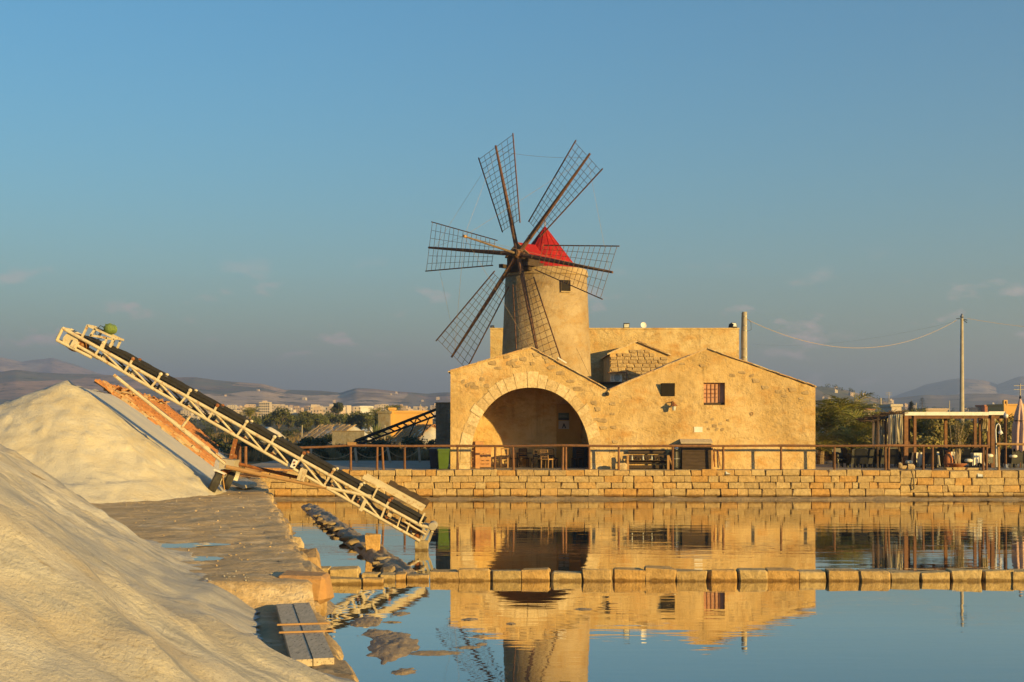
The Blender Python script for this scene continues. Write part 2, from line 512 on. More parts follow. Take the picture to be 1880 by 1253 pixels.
M['palm'] = leaf_mat('palm_leaf', (0.17, 0.19, 0.035), (0.25, 0.23, 0.05), (0.32, 0.23, 0.08), scale=2)
M['palmdry'] = leaf_mat('dry_palm_leaf', (0.26, 0.17, 0.08), (0.20, 0.13, 0.06))
M['oleander'] = leaf_mat('grey_green_leaf', (0.20, 0.19, 0.055), (0.29, 0.24, 0.08), (0.33, 0.23, 0.09), scale=3)
M['grass'] = leaf_mat('dry_grass', (0.22, 0.16, 0.075), (0.30, 0.21, 0.09), (0.12, 0.11, 0.05), scale=0.25)
M['agave'] = leaf_mat('agave_leaf', (0.16, 0.19, 0.09), (0.2, 0.22, 0.1))

# salt ----------------------------------------------------------------
def salt_mat(name, base, warm, grey, stretch, rot, bd=0.05, fine=22, dirty=False):
    m, t, b = nmat(name)
    v = wpos(t)
    vst = wpos(t, stretch, rot)
    col = mixc(t, noise(t, vst, 1.0, 7, 0.62, 0.38, 0.62), base, warm)
    col = mixc(t, noise(t, vst, 2.3, 7, 0.65, 0.50, 0.68), col, grey)
    col = mixc(t, noise(t, v, 0.35, 4, 0.5, 0.50, 0.68), col, grey)
    col = mixc(t, noise(t, v, 6, 8, 0.75, 0.58, 0.70), col, tuple(x * 0.78 for x in warm))
    col = mixc(t, noise(t, v, 14, 9, 0.8, 0.60, 0.70), col, tuple(min(1, x * 1.22) for x in base))
    col = mixc(t, noise(t, v, fine * 2.2, 4, 0.7, 0.56, 0.66), col, (0.70, 0.68, 0.64), 'MULTIPLY')
    if dirty:                   # grey silt streaks down the face; the grey also paints grazing light
        vd = wpos(t, (0.28, 3.4, 1.0), rot)
        col = mixc(t, noise(t, vd, 1.0, 8, 0.66, 0.50, 0.64), col, tuple(x * 0.80 for x in grey))
        col = mixc(t, noise(t, wpos(t, (0.5, 5.5, 1.0), rot), 1.0, 7, 0.66, 0.62, 0.70), col, (0.30, 0.22, 0.12))
    t.links.new(col, b.inputs['Base Color'])
    b.inputs['Roughness'].default_value = 0.75
    b.inputs['Specular IOR Level'].default_value = 0.3
    h = N(t, 'ShaderNodeMath', operation='ADD')
    t.links.new(noise(t, v, fine, 8, 0.75), h.inputs[0])
    t.links.new(noise(t, vst, 3.5, 8, 0.68), h.inputs[1])
    bump(t, b, h.outputs[0], 0.8, bd)
    return m
M['salt'] = salt_mat('salt', (0.66, 0.60, 0.465), (0.58, 0.50, 0.35), (0.52, 0.49, 0.42), (1, 1, 1.5), (0, 0, 0), 0.045)
M['saltsmooth'] = salt_mat('salt_smooth', (0.60, 0.55, 0.45), (0.56, 0.50, 0.40), (0.50, 0.47, 0.41), (1, 1, 1), (0, 0, 0), 0.02)  # greyed copy of the salt; grazing light on the flank is put into the colour
M['saltnear'] = salt_mat('salt_near', (0.66, 0.61, 0.50), (0.50, 0.43, 0.32), (0.40, 0.385, 0.355), (0.5, 1.9, 1.0), (0, 0, rad(24)), 0.04, 26, True)  # its grey also stands in for grazing light on the near heap

def ground_mat(name, c1, c2, c3, stretch=(1, 1, 1), scale=0.8, bd=0.04, wet=0.0, rough=0.9):
    m, t, b = nmat(name)
    v = wpos(t)
    vst = wpos(t, stretch)
    col = mixc(t, noise(t, vst, scale, 7, 0.62, 0.36, 0.64), c1, c2)
    col = mixc(t, noise(t, vst, scale * 2.7, 8, 0.7, 0.52, 0.68), col, c3)
    col = mixc(t, noise(t, v, 11, 8, 0.75, 0.58, 0.75), col, tuple(x * 0.55 for x in c1))
    t.links.new(col, b.inputs['Base Color'])
    b.inputs['Roughness'].default_value = rough
    b.inputs['Specular IOR Level'].default_value = 0.25 + wet
    h = N(t, 'ShaderNodeMath', operation='ADD')
    t.links.new(noise(t, v, 9, 8, 0.72), h.inputs[0])
    t.links.new(noise(t, vst, 2.5, 8, 0.7), h.inputs[1])
    bump(t, b, h.outputs[0], 0.85, bd)
    return m
M['quay'] = ground_mat('packed_earth', (0.66, 0.47, 0.25), (0.46, 0.33, 0.18), (0.78, 0.62, 0.40), (0.75, 1.3, 1), 0.7, 0.10)
M['mud'] = ground_mat('wet_mud', (0.40, 0.29, 0.155), (0.27, 0.20, 0.115), (0.50, 0.37, 0.20), (1, 1, 1), 1.2, 0.08, 0.3, 0.6)
M['terrace'] = ground_mat('terrace_ground', (0.34, 0.29, 0.22), (0.28, 0.24, 0.19), (0.40, 0.33, 0.24), (0.6, 1.4, 1), 0.5, 0.02)
M['bed'] = ground_mat('pool_bed', (0.12, 0.10, 0.07), (0.10, 0.085, 0.06), (0.14, 0.11, 0.08))

def terrain_mat():
    m, t, b = nmat('fields')
    v = wpos(t)
    col = mixc(t, noise(t, v, 0.02, 6, 0.6, 0.40, 0.6), (0.20, 0.155, 0.085), (0.12, 0.115, 0.06))
    # patchwork of fields on the far hills
    vo = N(t, 'ShaderNodeTexVoronoi', {'Scale': 1.0}, feature='F1')
    t.links.new(wpos(t, (0.0058, 0.0024, 0.0)), vo.inputs['Vector'])
    sc = N(t, 'ShaderNodeSeparateColor'); t.links.new(vo.outputs['Color'], sc.inputs[0])
    rp = N(t, 'ShaderNodeValToRGB'); rp.color_ramp.interpolation = 'CONSTANT'
    els = rp.color_ramp.elements
    cs = [(0.46, 0.33, 0.22), (0.28, 0.235, 0.17), (0.55, 0.41, 0.28), (0.21, 0.20, 0.145), (0.42, 0.28, 0.20), (0.16, 0.165, 0.12)]
    while len(els) < len(cs): els.new(0.5)
    for i, c in enumerate(cs):
        els[i].position = i / len(cs); els[i].color = c4(c)
    t.links.new(sc.outputs[0], rp.inputs[0])
    fld = mixc(t, noise(t, v, 0.012, 8, 0.65, 0.44, 0.62), rp.outputs[0], (0.24, 0.18, 0.125))
    fld = mixc(t, noise(t, v, 0.02, 8, 0.7, 0.56, 0.62), fld, (0.06, 0.065, 0.04))
    sp = N(t, 'ShaderNodeSeparateXYZ')
    g = N(t, 'ShaderNodeNewGeometry'); t.links.new(g.outputs['Position'], sp.inputs[0])
    mr = N(t, 'ShaderNodeMapRange', {'From Min': 900, 'From Max': 1500}); t.links.new(sp.outputs['Y'], mr.inputs['Value'])
    col = mixc(t, mr.outputs[0], col, fld)
    t.links.new(col, b.inputs['Base Color'])
    b.inputs['Roughness'].default_value = 1.0
    b.inputs['Specular IOR Level'].default_value = 0.0
    return m
M['terrain'] = terrain_mat()

def water_mat():
    m, t, b = nmat('still_water')
    out = t.nodes['Material Output']
    b.inputs['Base Color'].default_value = (0.035, 0.055, 0.055, 1)
    b.inputs['Roughness'].default_value = 0.6
    b.inputs['Specular IOR Level'].default_value = 0.0
    gl = N(t, 'ShaderNodeBsdfGlossy', {'Color': (0.94, 0.92, 0.86, 1), 'Roughness': 0.015})
    fr = N(t, 'ShaderNodeFresnel', {'IOR': 1.36})
    fm = N(t, 'ShaderNodeMapRange', {'From Min': 0.02, 'From Max': 0.42, 'To Min': 0.04, 'To Max': 0.86})
    t.links.new(fr.outputs[0], fm.inputs['Value'])
    mx = N(t, 'ShaderNodeMixShader')
    t.links.new(fm.outputs[0], mx.inputs[0]); t.links.new(b.outputs[0], mx.inputs[1]); t.links.new(gl.outputs[0], mx.inputs[2])
    t.links.new(mx.outputs[0], out.inputs['Surface'])
    w1 = noise(t, wpos(t, (0.30, 1.3, 1)), 1.0, 3, 0.5)
    w2 = noise(t, wpos(t, (1.1, 4.2, 1)), 1.0, 2, 0.5)
    patch = noise(t, wpos(t, (0.05, 0.12, 1)), 1.0, 2, 0.5, 0.42, 0.66)
    a = N(t, 'ShaderNodeMath', operation='MULTIPLY'); t.links.new(w2, a.inputs[0]); t.links.new(patch, a.inputs[1])
    s = N(t, 'ShaderNodeMath', operation='MULTIPLY_ADD'); t.links.new(a.outputs[0], s.inputs[0]); s.inputs[1].default_value = 0.45
    t.links.new(w1, s.inputs[2])
    bp = N(t, 'ShaderNodeBump', {'Strength': 1.0, 'Distance': 0.0042})
    gp = N(t, 'ShaderNodeNewGeometry'); sy = N(t, 'ShaderNodeSeparateXYZ'); t.links.new(gp.outputs['Position'], sy.inputs[0])
    br_ = N(t, 'ShaderNodeMapRange', {'From Min': 31, 'From Max': 44, 'To Min': 0.9, 'To Max': 1.9}); t.links.new(sy.outputs['Y'], br_.inputs['Value'])
    amp = N(t, 'ShaderNodeMath', operation='MULTIPLY'); t.links.new(s.outputs[0], amp.inputs[0]); t.links.new(br_.outputs[0], amp.inputs[1])
    t.links.new(amp.outputs[0], bp.inputs['Height'])
    t.links.new(bp.outputs[0], gl.inputs['Normal'])
    return m
M['water'] = water_mat()

ORD = ['first', 'second', 'third', 'fourth', 'fifth', 'sixth', 'seventh', 'eighth', 'ninth', 'tenth', 'eleventh', 'twelfth', 'thirteenth', 'fourteenth', 'fifteenth', 'sixteenth', 'seventeenth', 'eighteenth', 'nineteenth', 'twentieth', 'twenty-first', 'twenty-second', 'twenty-third', 'twenty-fourth', 'twenty-fifth']
# ------------------------------------------------------------------ setting: ground, water, hills
QZ = 1.60                                   # top of the quay
DV = Vector((-0.2065, 0.9785, 0)); NV = Vector((-0.9785, -0.2065, 0))   # along the quay edge, and inland from it
def st(s, t):
    return (1.17 + s * DV.x + t * NV.x, s * DV.y + t * NV.y)
def to_st(x, y):
    a = x - 1.17
    return a * DV.x + y * DV.y, a * NV.x + y * NV.y

g = MB(); g.add([(-7000, -1500, -0.8), (7000, -1500, -0.8), (7000, 9000, -0.8), (-7000, 9000, -0.8)], [(0, 1, 2, 3)])
tag(g.build('ground', M['bed']), 'flat muddy ground under the salt pans', kind='structure')
g = MB(); g.add([(-16, -60, 0), (140, -60, 0), (140, 64.3, 0), (-16, 64.3, 0)], [(0, 1, 2, 3)])
tag(g.build('water', M['water']), 'still water of the salt pan', kind='structure')

L2 = [(-900, 700), (-400, 690), (0, 684), (29, 680), (67, 684), (130, 687), (201, 689), (306, 694), (357, 693), (393, 698), (483, 705), (522, 715), (588, 717), (625, 721), (654, 712), (686, 714), (722, 718), (784, 724), (820, 721), (950, 730), (1200, 735), (1500, 735), (1640, 731), (1674, 728), (1697, 725), (1735, 726), (1786, 723), (1837, 723), (1878, 728), (2100, 722), (2800, 730)]
L3 = [(-900, 665), (-300, 668), (0, 657), (40, 664), (96, 657), (130, 666), (180, 685), (260, 705), (400, 740), (1500, 745), (1620, 735), (1656, 723), (1684, 713), (1697, 706), (1735, 698), (1761, 694), (1807, 699), (1832, 706), (1850, 699), (1871, 691), (1930, 688), (2100, 700), (2800, 690)]
L1 = [(1100, 760), (1380, 712), (1450, 708), (1499, 710), (1519, 711), (1537, 714), (1568, 721), (1596, 729), (1622, 736), (1680, 752), (1800, 765)]
LAYERS = [(L1, 1500, 420, 600, 3), (L2, 2700, 1100, 900, 11), (L3, 5200, 1300, 1500, 23)]
def terrain_z(x, y):
    x = np.asarray(x, float); y = np.asarray(y, float)
    px = 940 + F * x / np.maximum(y, 1)
    z = 1.3 + 0 * x
    town = np.clip((y - 500) / 1100, 0, 1)
    z = z + 13 * town * town * (3 - 2 * town) + fbm(x / 14, y / 14, 3, 5) * 0.12 * np.clip((y - 75) / 40, 0, 1)
    for pts, Y0, wf, wb, sd in LAYERS:
        a = np.array(pts, float)
        py = np.interp(px, a[:, 0], a[:, 1], left=775, right=775)
        h = np.maximum(CAMZ + (772 - py) * Y0 / F, 0)
        u = (y - Y0)
        sh = np.where(u < 0, 1 + u / wf, 1 - u / wb)
        sh = np.clip(sh, 0, 1)
        sh = sh * sh * (3 - 2 * sh) * 0.55 + sh * 0.45
        rough_ = fbm(x / (wf * 0.33), y / (wf * 0.33), 5, sd) * 0.30 * np.clip(-u / wf * 3, 0, 1) + fbm(x / 90, y / 90, 3, sd + 40) * 0.02
        z = np.maximum(z, h * sh * (1 + rough_))
    return z
ang = np.concatenate([np.linspace(-62, -26, 60)[:-1], np.linspace(-26, 26, 560), np.linspace(26, 62, 60)[1:]])
rows = np.concatenate([np.geomspace(64.6, 900, 90)[:-1], np.geomspace(900, 8200, 230)])
AA, RR = np.meshgrid(np.tan(np.radians(ang)), rows)
XX = AA * RR; YY = RR
tag(grid_obj('terrain', XX, YY, terrain_z(XX, YY), M['terrain']), 'dry fields rising to brown hills and blue mountains', kind='structure')

# terrace behind the pool wall
g = MB(); g.bb(-14, -3.6, 64.35, 79, 0.2, 1.366); g.bb(-3.6, 60, 64.35, 100, 0.2, 1.37)
tag(g.build('terrace', M['terrace']), 'beaten terrace in front of the mill', kind='structure')

# quay (packed earth) left of the pool
s_ = np.concatenate([np.linspace(-6, 10, 40)[:-1], np.linspace(10, 48, 520)[:-1], np.linspace(48, 68, 90)]); t_ = np.concatenate([np.linspace(0.0, 7, 110)[:-1], np.linspace(7, 40, 60)])
S, T = np.meshgrid(s_, t_, indexing='ij')
edge = fbm(S * 1.1, T * 0 + 3, 4, 31) * 0.16
QX, QY = st(S, np.maximum(T, 0) + np.where(T < 0.01, edge, edge * np.exp(-T)))
def quay_z(s, t):
    z = QZ + fbm(s * 0.35, t * 0.35, 4, 33) * 0.05 + fbm(s * 1.9, t * 0.8, 4, 35) * 0.035 * np.exp(-t / 6)
    z = z + (fbm(s * 1.3, t * 0.9, 5, 37) * 0.040 + fbm(s * 4.0, t * 3.0, 3, 39) * 0.020) * np.clip(1.2 - t / 12, 0.2, 1)
    z = z - 0.34 * np.clip((18.3 - s) / 0.35, 0, 1) * np.clip((1.75 - t) / 0.5, 0, 1)
    z = z - 0.22 * np.clip((s - 50) / 14, 0, 1)
    # shallow hollow that holds a puddle
    z = z - 0.07 * np.exp(-(((s - 24.2) / 0.6) ** 2 + ((t - 2.2) / 0.9) ** 2)) - 0.06 * np.exp(-(((s - 21.9) / 0.6) ** 2 + ((t - 1.8) / 0.7) ** 2))
    return z
QZZ = quay_z(S, T)
QZZ = np.where(T < 0.01, QZZ - 0.05, QZZ)
tag(grid_obj('quay', QX, QY, QZZ, M['quay']), 'packed earth quay beside the salt pan', kind='structure')
g = MB(); a0 = st(-6, 0.12); a1 = st(68, 0.12); b0 = st(-6, 40); b1 = st(68, 40)
g.prism([(a0[0], a0[1], -0.7), (a1[0], a1[1], -0.7), (b1[0], b1[1], -0.7), (b0[0], b0[1], -0.7)], (0, 0, QZ + 0.7 - 0.62))
tag(g.build('quay_bank', M['quay']), 'earth body of the quay', kind='structure')
for nm, s0, t0, rs_, rt_ in (('puddle', 24.2, 2.2, 0.6, 0.9), ('puddle', 21.9, 1.8, 0.55, 0.7)):
    g = MB(); n = 26; ring = []
    z0 = QZ - 0.028
    for k in range(n):
        a = 2 * math.pi * k / n
        q = 1 + 0.25 * math.sin(3 * a + s0) + 0.12 * math.sin(7 * a)
        x, y = st(s0 + rs_ * q * math.cos(a), t0 + rt_ * q * math.sin(a))
        ring.append((x, y, z0))
    g.add(ring, [tuple(range(n))])
    tag(g.build(nm, M['water']), 'shallow puddle on the quay', kind='structure')

# mud banks at the water's edge
def strip(name, pts, width, height, seed, label, skew=0.0, step=0.16, ex=2.2, wv=0.35):
    P = [Vector((p[0], p[1], 0)) for p in pts]
    L = [0]
    for a, b in zip(P, P[1:]): L.append(L[-1] + (b - a).length)
    n = int(L[-1] / step); m = 22
    ss = np.linspace(0, L[-1], n)
    cx = np.interp(ss, L, [p.x for p in P]); cy = np.interp(ss, L, [p.y for p in P])
    tx = np.gradient(cx); ty = np.gradient(cy); ln = np.hypot(tx, ty); tx /= ln; ty /= ln
    w = np.linspace(-1, 1, m)
    A, B = np.meshgrid(ss, w, indexing='ij')
    wd = width * (1 + wv * fbm(A * 0.5, A * 0 + seed, 3, seed))
    X = cx[:, None] + ty[:, None] * B * wd; Y = cy[:, None] - tx[:, None] * B * wd
    pr = np.clip(1 - np.abs(B + skew * (1 - B * B)) ** ex, 0, 1)
    fade = np.clip(np.minimum(A, L[-1] - A) / 0.6, 0, 1)
    Z = (height * pr * (1 + (0.7 if ex < 4 else 0.4) * fbm(A * 1.2, B * 2, 4, seed + 2)) + 0.06 * fbm(A * 4, B * 5, 3, seed + 4)) * fade - 0.10 + 0.05 * pr
    return tag(grid_obj(name, X, Y, Z, M['mud']), label, kind='structure')
strip('mud_ridge', [(-8.9, 58.5), (-8.3, 56), (-6.2, 47.3), (-4.65, 41), (-3.4, 35.8), (-2.6, 32.2), (-2.45, 31.5)], 0.40, 0.20, 51, 'dark mud ridge crossing the shallow water', skew=0.1, ex=6, wv=0.22)
strip('mud_bank', [st(66, -0.25), st(55, -0.35), st(45, -0.4), st(36, -0.3), st(30, -0.35), st(26, -0.3)], 0.75, 0.22, 57, 'wet mud bank along the foot of the quay')
strip('mud_bank', [(-12.5, 63.6), (0, 63.5), (12, 63.55), (30, 63.6)], 0.75, 0.14, 63, 'mud bank along the foot of the far wall', step=0.25)
def isle(cx, cy, rx, ry, h, seed, label):
    u = np.linspace(-1.5, 1.5, 60); A, B = np.meshgrid(u, u, indexing='ij')
    r = np.hypot(A, B) * (1 + 0.55 * fbm(A * 1.5 + seed, B * 1.5, 4, seed))
    Z = h * (1 - r ** 2) * (1 + 0.5 * fbm(A * 5, B * 5, 3, seed + 3)) + 0.01
    tag(grid_obj('mud_island', cx + A * rx, cy + B * ry, np.maximum(Z, -0.05), M['mud']), label, kind='structure')
isle(-1.95, 22.1, 0.42, 1.05, 0.05, 71, 'largest mud patch in the near water')
isle(-2.7, 25.0, 0.26, 0.55, 0.04, 72, 'small mud patch in the near water')
isle(-2.35, 23.6, 0.24, 0.42, 0.03, 73, 'small mud patch in the near water')
isle(-1.6, 20.0, 0.16, 0.2, 0.02, 74, 'small mud patch in the near water')
isle(-2.15, 26.0, 0.12, 0.2, 0.02, 75, 'small mud patch in the near water')
for i_ in range(9):
    isle(R.uniform(-2.6, 1.5), R.uniform(16, 27), R.uniform(0.05, 0.16), R.uniform(0.05, 0.14), 0.012, 140 + i_, 'scrap of floating scum on the near water')
isle(-1.3, 21.6, 0.35, 0.16, 0.02, 76, 'small mud patch in the near water')

# ------------------------------------------------------------------ haze
hz = MB(); hz.bb(-8500, 8500, -1700, 9500, -2.2, 330)
ho = hz.build('haze', None)
hm, ht, hb = nmat('haze_air')
ht.nodes.remove(hb)
pv = ht.nodes.new('ShaderNodeVolumePrincipled')
pv.inputs['Color'].default_value = (0.44, 0.58, 0.95, 1)
pv.inputs['Density'].default_value = 0.00031
pv.inputs['Anisotropy'].default_value = 0.25
ht.links.new(pv.outputs[0], ht.nodes['Material Output'].inputs['Volume'])
ho.data.materials.clear(); ho.data.materials.append(hm)
tag(ho, 'thin evening haze over the plain', kind='stuff')
ho.display_type = 'WIRE'

# ------------------------------------------------------------------ stones
def stone_mesh(name, size, seed, m, inset=0.035, jit=0.012):
    r = random.Random(seed)
    bm = bmesh.new()
    hx, hy, hz_ = size[0] / 2, size[1] / 2, size[2] / 2
    for sx_ in (-1, 1):
        for sy_ in (-1, 1):
            for sz_ in (-1, 1):
                b = inset * (r.uniform(0.4, 1.5) if r.random() > 0.22 else r.uniform(2.2, 3.6))
                c = Vector((sx_ * (hx + r.uniform(-jit, jit) * 2), sy_ * (hy + r.uniform(-jit, jit)), sz_ * (hz_ + r.uniform(-jit, jit))))
                for k in range(3):
                    q = c.copy()
                    for j in range(3):
                        if j != k: q[j] -= math.copysign(b, (sx_, sy_, sz_)[j])
                    bm.verts.new(q)
    bmesh.ops.convex_hull(bm, input=bm.verts)
    bmesh.ops.recalc_face_normals(bm, faces=bm.faces)
    me = bpy.data.meshes.new(name); bm.to_mesh(me); bm.free()
    me.materials.append(m)
    return me
WALLST = [stone_mesh('stone', (0.76, 0.35, 0.3), 200 + i, M['stone'], 0.018, 0.014) for i in range(12)]
def place_stone(meshes, base, parent, c, d, rz=0, jr=0.02, name='stone'):
    me = R.choice(meshes)
    o = link(name, me, None, parent, Vector(c) - wloc(parent), (R.uniform(-jr, jr), R.uniform(-jr, jr) * 0.6, rz + R.choice((0, math.pi)) + R.uniform(-jr, jr)), (d[0] / base[0], d[1] / base[1], d[2] / base[2]))
    return o

# far retaining wall
wall = thing('retaining_wall', 'long low wall of ochre stone blocks along the far side of the pool', 'wall', (6, 64.2, 0))
g = MB(); g.bb(-12.3, 34, 64.1, 64.6, -0.4, 1.36)
g.build('wall_core', M['mortar'], wall)
for (xa, xb, courses) in ((-12.2, 18.45, (0.375, 0.30, 0.31, 0.28)), (18.45, 33.5, (0.20, 0.345, 0.35, 0.33))):
    z = 0.12
    for ci, h in enumerate(courses):
        x = xa
        while x < xb - 0.05:
            w = R.choice((0.5, 0.66, 0.72, 0.78, 0.8, 0.85, 0.9)) if R.random() > 0.12 else R.uniform(0.25, 0.4)
            if xb - x - w < 0.3: w = xb - x
            hh = h * R.uniform(0.94, 1.0) - 0.012
            if ci == len(courses) - 1: hh = h * R.uniform(0.86, 1.06)
            place_stone(WALLST, (0.76, 0.35, 0.3), wall, (x + w / 2, 64.13 + R.uniform(-0.03, 0.03), z + hh / 2), (w - R.uniform(0.004, 0.026), 0.36, hh + 0.006), jr=0.022)
            x += w
        z += h

# row of sill stones across the pool
row = thing('stone_row', 'row of squared stone blocks dividing the pool, just above the water', 'stone row', (5, 31.3, 0))
BLK = [stone_mesh('stone', (0.67, 0.45, 0.6), 300 + i, M['block'], 0.017, 0.026) for i in range(8)]
bx = [605, 661, 698, 726, 746, 789, 841.6, 900.5, 956, 1012.5, 1070.5, 1127, 1184, 1239, 1299, 1353.5, 1409, 1465, 1521, 1576, 1633, 1690, 1747, 1804, 1860, 1916, 1972, 2029, 2086, 2142, 2199, 2256, 2312]
bt = [1043, 1052, 1054, 1053, 1056, 1049, 1045, 1048, 1044.5, 1050, 1047, 1046, 1043, 1048, 1048, 1047, 1046, 1048, 1047, 1049, 1050, 1050, 1047, 1048, 1048, 1047, 1048, 1049, 1047, 1048, 1047, 1049]
for i in range(len(bx) - 1):
    Y = 31.3
    zt = gz(bt[i], Y + 0.1)
    w = (bx[i + 1] - bx[i]) * Y / F
    place_stone(BLK, (0.67, 0.45, 0.6), row, (gx((bx[i] + bx[i + 1]) / 2, Y), Y + 0.2 + R.uniform(-0.03, 0.03), (zt - 0.28) / 2), (w - R.uniform(0.015, 0.06), 0.44, zt + 0.28), jr=0.035)
for i in range(8):      # the row goes on behind the quay edge
    if i < 1:
        place_stone(BLK, (0.67, 0.45, 0.6), row, (-4.6 - i * 0.66, 31.5, 0.0), (0.62, 0.42, 0.56), jr=0.03)
# low tumbled stones at its quay end
for (px, py, w, h) in ((640, 1066, 0.8, 0.18), (686, 1070, 0.45, 0.16)):
    p = at(px, py, 30.85)
    place_stone(BLK, (0.67, 0.45, 0.6), row, (p.x, 30.85, -0.06), (w, 0.4, 0.36), jr=0.10)
rs = thing('stone_edging', 'line of half-sunk rough stones along the dark mud ridge', 'kerb', (-5, 44, 0.1))
RDG = [stone_mesh('stone', (0.5, 0.4, 0.24), 450 + i, M['ridgestone'], 0.05, 0.04) for i in range(6)]
rpts = [(-8.3, 56), (-6.2, 47.3), (-4.65, 41), (-3.4, 35.8), (-2.6, 32.2)]
for i in range(22):
    f = R.random() * 3.999; k = int(f); u = f - k
    x = rpts[k][0] + (rpts[k + 1][0] - rpts[k][0]) * u + R.uniform(-0.42, -0.15); y = rpts[k][1] + (rpts[k + 1][1] - rpts[k][1]) * u
    w = R.uniform(0.16, 0.42)
    place_stone(RDG, (0.5, 0.4, 0.24), rs, (x, y, 0.06 + R.uniform(-0.03, 0.10)), (w, w * R.uniform(0.6, 1.3), R.uniform(0.10, 0.17)), rz=R.uniform(-0.6, 0.6), jr=0.15)
lb = thing('stone_block', 'single squared stone standing on the mud ridge', 'stone', at(685, 1012, 38.0) )
place_stone(BLK, (0.67, 0.45, 0.6), lb, at(685, 1001, 37.3), (0.42, 0.4, 0.6), jr=0.06)

# edge stones of the quay
qe = thing('quay_edging', 'rough line of worn edging stones on the brink of the quay', 'kerb', (-3, 20, QZ))
EDG = [stone_mesh('stone', (0.7, 0.5, 0.4), 400 + i, M['edgestone'], 0.06, 0.04) for i in range(7)]
s = 9.0
while s < 60:
    L = R.uniform(0.5, 0.95)
    x, y = st(s + L / 2, 0.20 + R.uniform(-0.06, 0.06))
    zz = float(quay_z(np.array(s), np.array(0.2)))
    place_stone(EDG, (0.7, 0.5, 0.4), qe, (x, y, zz - 0.23 + R.uniform(-0.04, 0.03) - (0.02 if s > 24 else 0)), (L - 0.03, R.uniform(0.36, 0.6), 0.42), rz=math.atan2(DV.y, DV.x), jr=0.04)
    s += L
# stones on the water side, below the brink
for (sx_, tx_, zt, d) in ((31.5, -0.28, 1.05, (0.8, 0.5, 0.7)), (29.3, -0.3, 1.0, (0.85, 0.6, 0.8)), (27.6, -0.35, 0.62, (0.9, 0.55, 0.7)), (34.2, -0.2, 1.15, (0.7, 0.4, 0.6)), (25.5, -0.3, 1.25, (1.0, 0.5, 0.8)), (23.9, -0.28, 1.2, (0.9, 0.5, 0.8))):
    x, y = st(sx_, tx_)
    place_stone(EDG, (0.7, 0.5, 0.4), qe, (x, y, zt - d[2] / 2), d, rz=math.atan2(DV.y, DV.x), jr=0.06)
rb = thing('stone_block', 'large reddish stone block at the step in the quay', 'stone', (-2.9, 18.3, QZ - 0.2))
RED = stone_mesh('stone', (0.75, 0.5, 0.5), 512, M['redblock'], 0.05, 0.03)
p = at(553, 1068, 18.45)
link('stone', RED, None, rb, Vector((p.x + 0.03, 18.5, QZ - 0.17)) - wloc(rb), (0.05, 0.02, 0.05), (0.98, 1.2, 0.80))

# grey board lying on the quay
bd = thing('board', 'weathered grey double plank with two cross battens lying at the quay edge', 'plank', (-2.15, 13.8, QZ))
zb = QZ - 0.30
c0 = Vector((-3.06, 17.35, zb)); c1 = Vector((-2.2, 13.3, zb))
dd = (c1 - c0).normalized(); nn = Vector((dd.y, -dd.x, 0)) * -1
for k in (0, 1):
    g = MB()
    o0 = c0 + nn * (0.02 + k * 0.215); o1 = c1 + nn * (0.02 + k * 0.215)
    g.prism([o0, o1, o1 + nn * 0.205, o0 + nn * 0.205], (0, 0, 0.07 + 0.006 * k))
    g.build('plank', M['greyboard'], bd)
for f in (0.46, 0.60):
    g = MB(); a = c0.lerp(c1, f)
    g.beam(a - nn * 0.04 + Vector((0, 0, 0.088)), a + nn * 0.56 + Vector((0, 0, 0.088)), 0.024, 0.02)
    g.build('batten', M['palewood'], bd)

# ------------------------------------------------------------------ salt heaps
AS, AT = 41.6, 5.75
def heap1(s, t, rough_=True):
    a = s - AS; b = t - AT
    r0 = np.where(a < 0, np.hypot(a * 0.86, np.where(b < 0, b, b * 0.55)), np.abs(np.where(b < 0, b, b * 0.55)))
    h = 3.24 - 0.765 * (np.sqrt(r0 * r0 + 0.10) - 0.3)
    return h
s_ = np.concatenate([np.arange(34.5, 48, 0.09), np.arange(48, 103, 0.2)]); t_ = np.concatenate([np.arange(-0.2, 10.5, 0.09), np.arange(10.5, 18, 0.2)])
S, T = np.meshgrid(s_, t_, indexing='ij')
H = heap1(S, T)
n1 = fbm(S * 0.35, T * 0.35, 4, 81) * 0.22 + fbm(S * 1.7, T * 1.7, 5, 82) * 0.05 - np.abs(fbm(S * 0.5, T * 1.1, 4, 85)) * 0.09 + np.maximum(fbm(S * 2.6, T * 2.6, 4, 87) - 0.28, 0) * 0.20 + fbm(S * 5, T * 5, 3, 89) * 0.02
Hh = H + n1 * np.clip(H / 0.8, 0.15, 1) * np.where((S > AS) & (T < AT), 0.15, 1)
foot = 0.30 * np.exp(-np.abs(H) * 2.5) * (0.5 + fbm(S * 1.3, T * 1.3, 4, 86))
Z = QZ + Hh + np.clip(foot, 0, 0.08) * (H < 0.5) - 0.04
hX, hY = st(S, T)
fl = (S[:-1, :-1] > AS + 0.25) & (T[:-1, :-1] < AT - 0.05)
inside = (Z[:-1, :-1] > QZ - 0.35)
heap = thing('salt_heap', 'large salt heap under the conveyor, its far flank covered with orange tiles', 'salt heap', (-13.5, 41.5, QZ))
grid_obj('salt', hX, hY, Z, M['salt'], heap, mask=~fl & inside)
Zs = QZ + H - 0.06 + fbm(S * 0.6, T * 0.3, 3, 88) * 0.03
grid_obj('smooth_flank', hX, hY, Zs, M['saltsmooth'], heap, mask=((S[:-1, :-1] > AS + 0.05) & (T[:-1, :-1] < AT + 0.1)) & inside)['label'] = 'smooth flank of the heap, its grey standing in for grazing light'
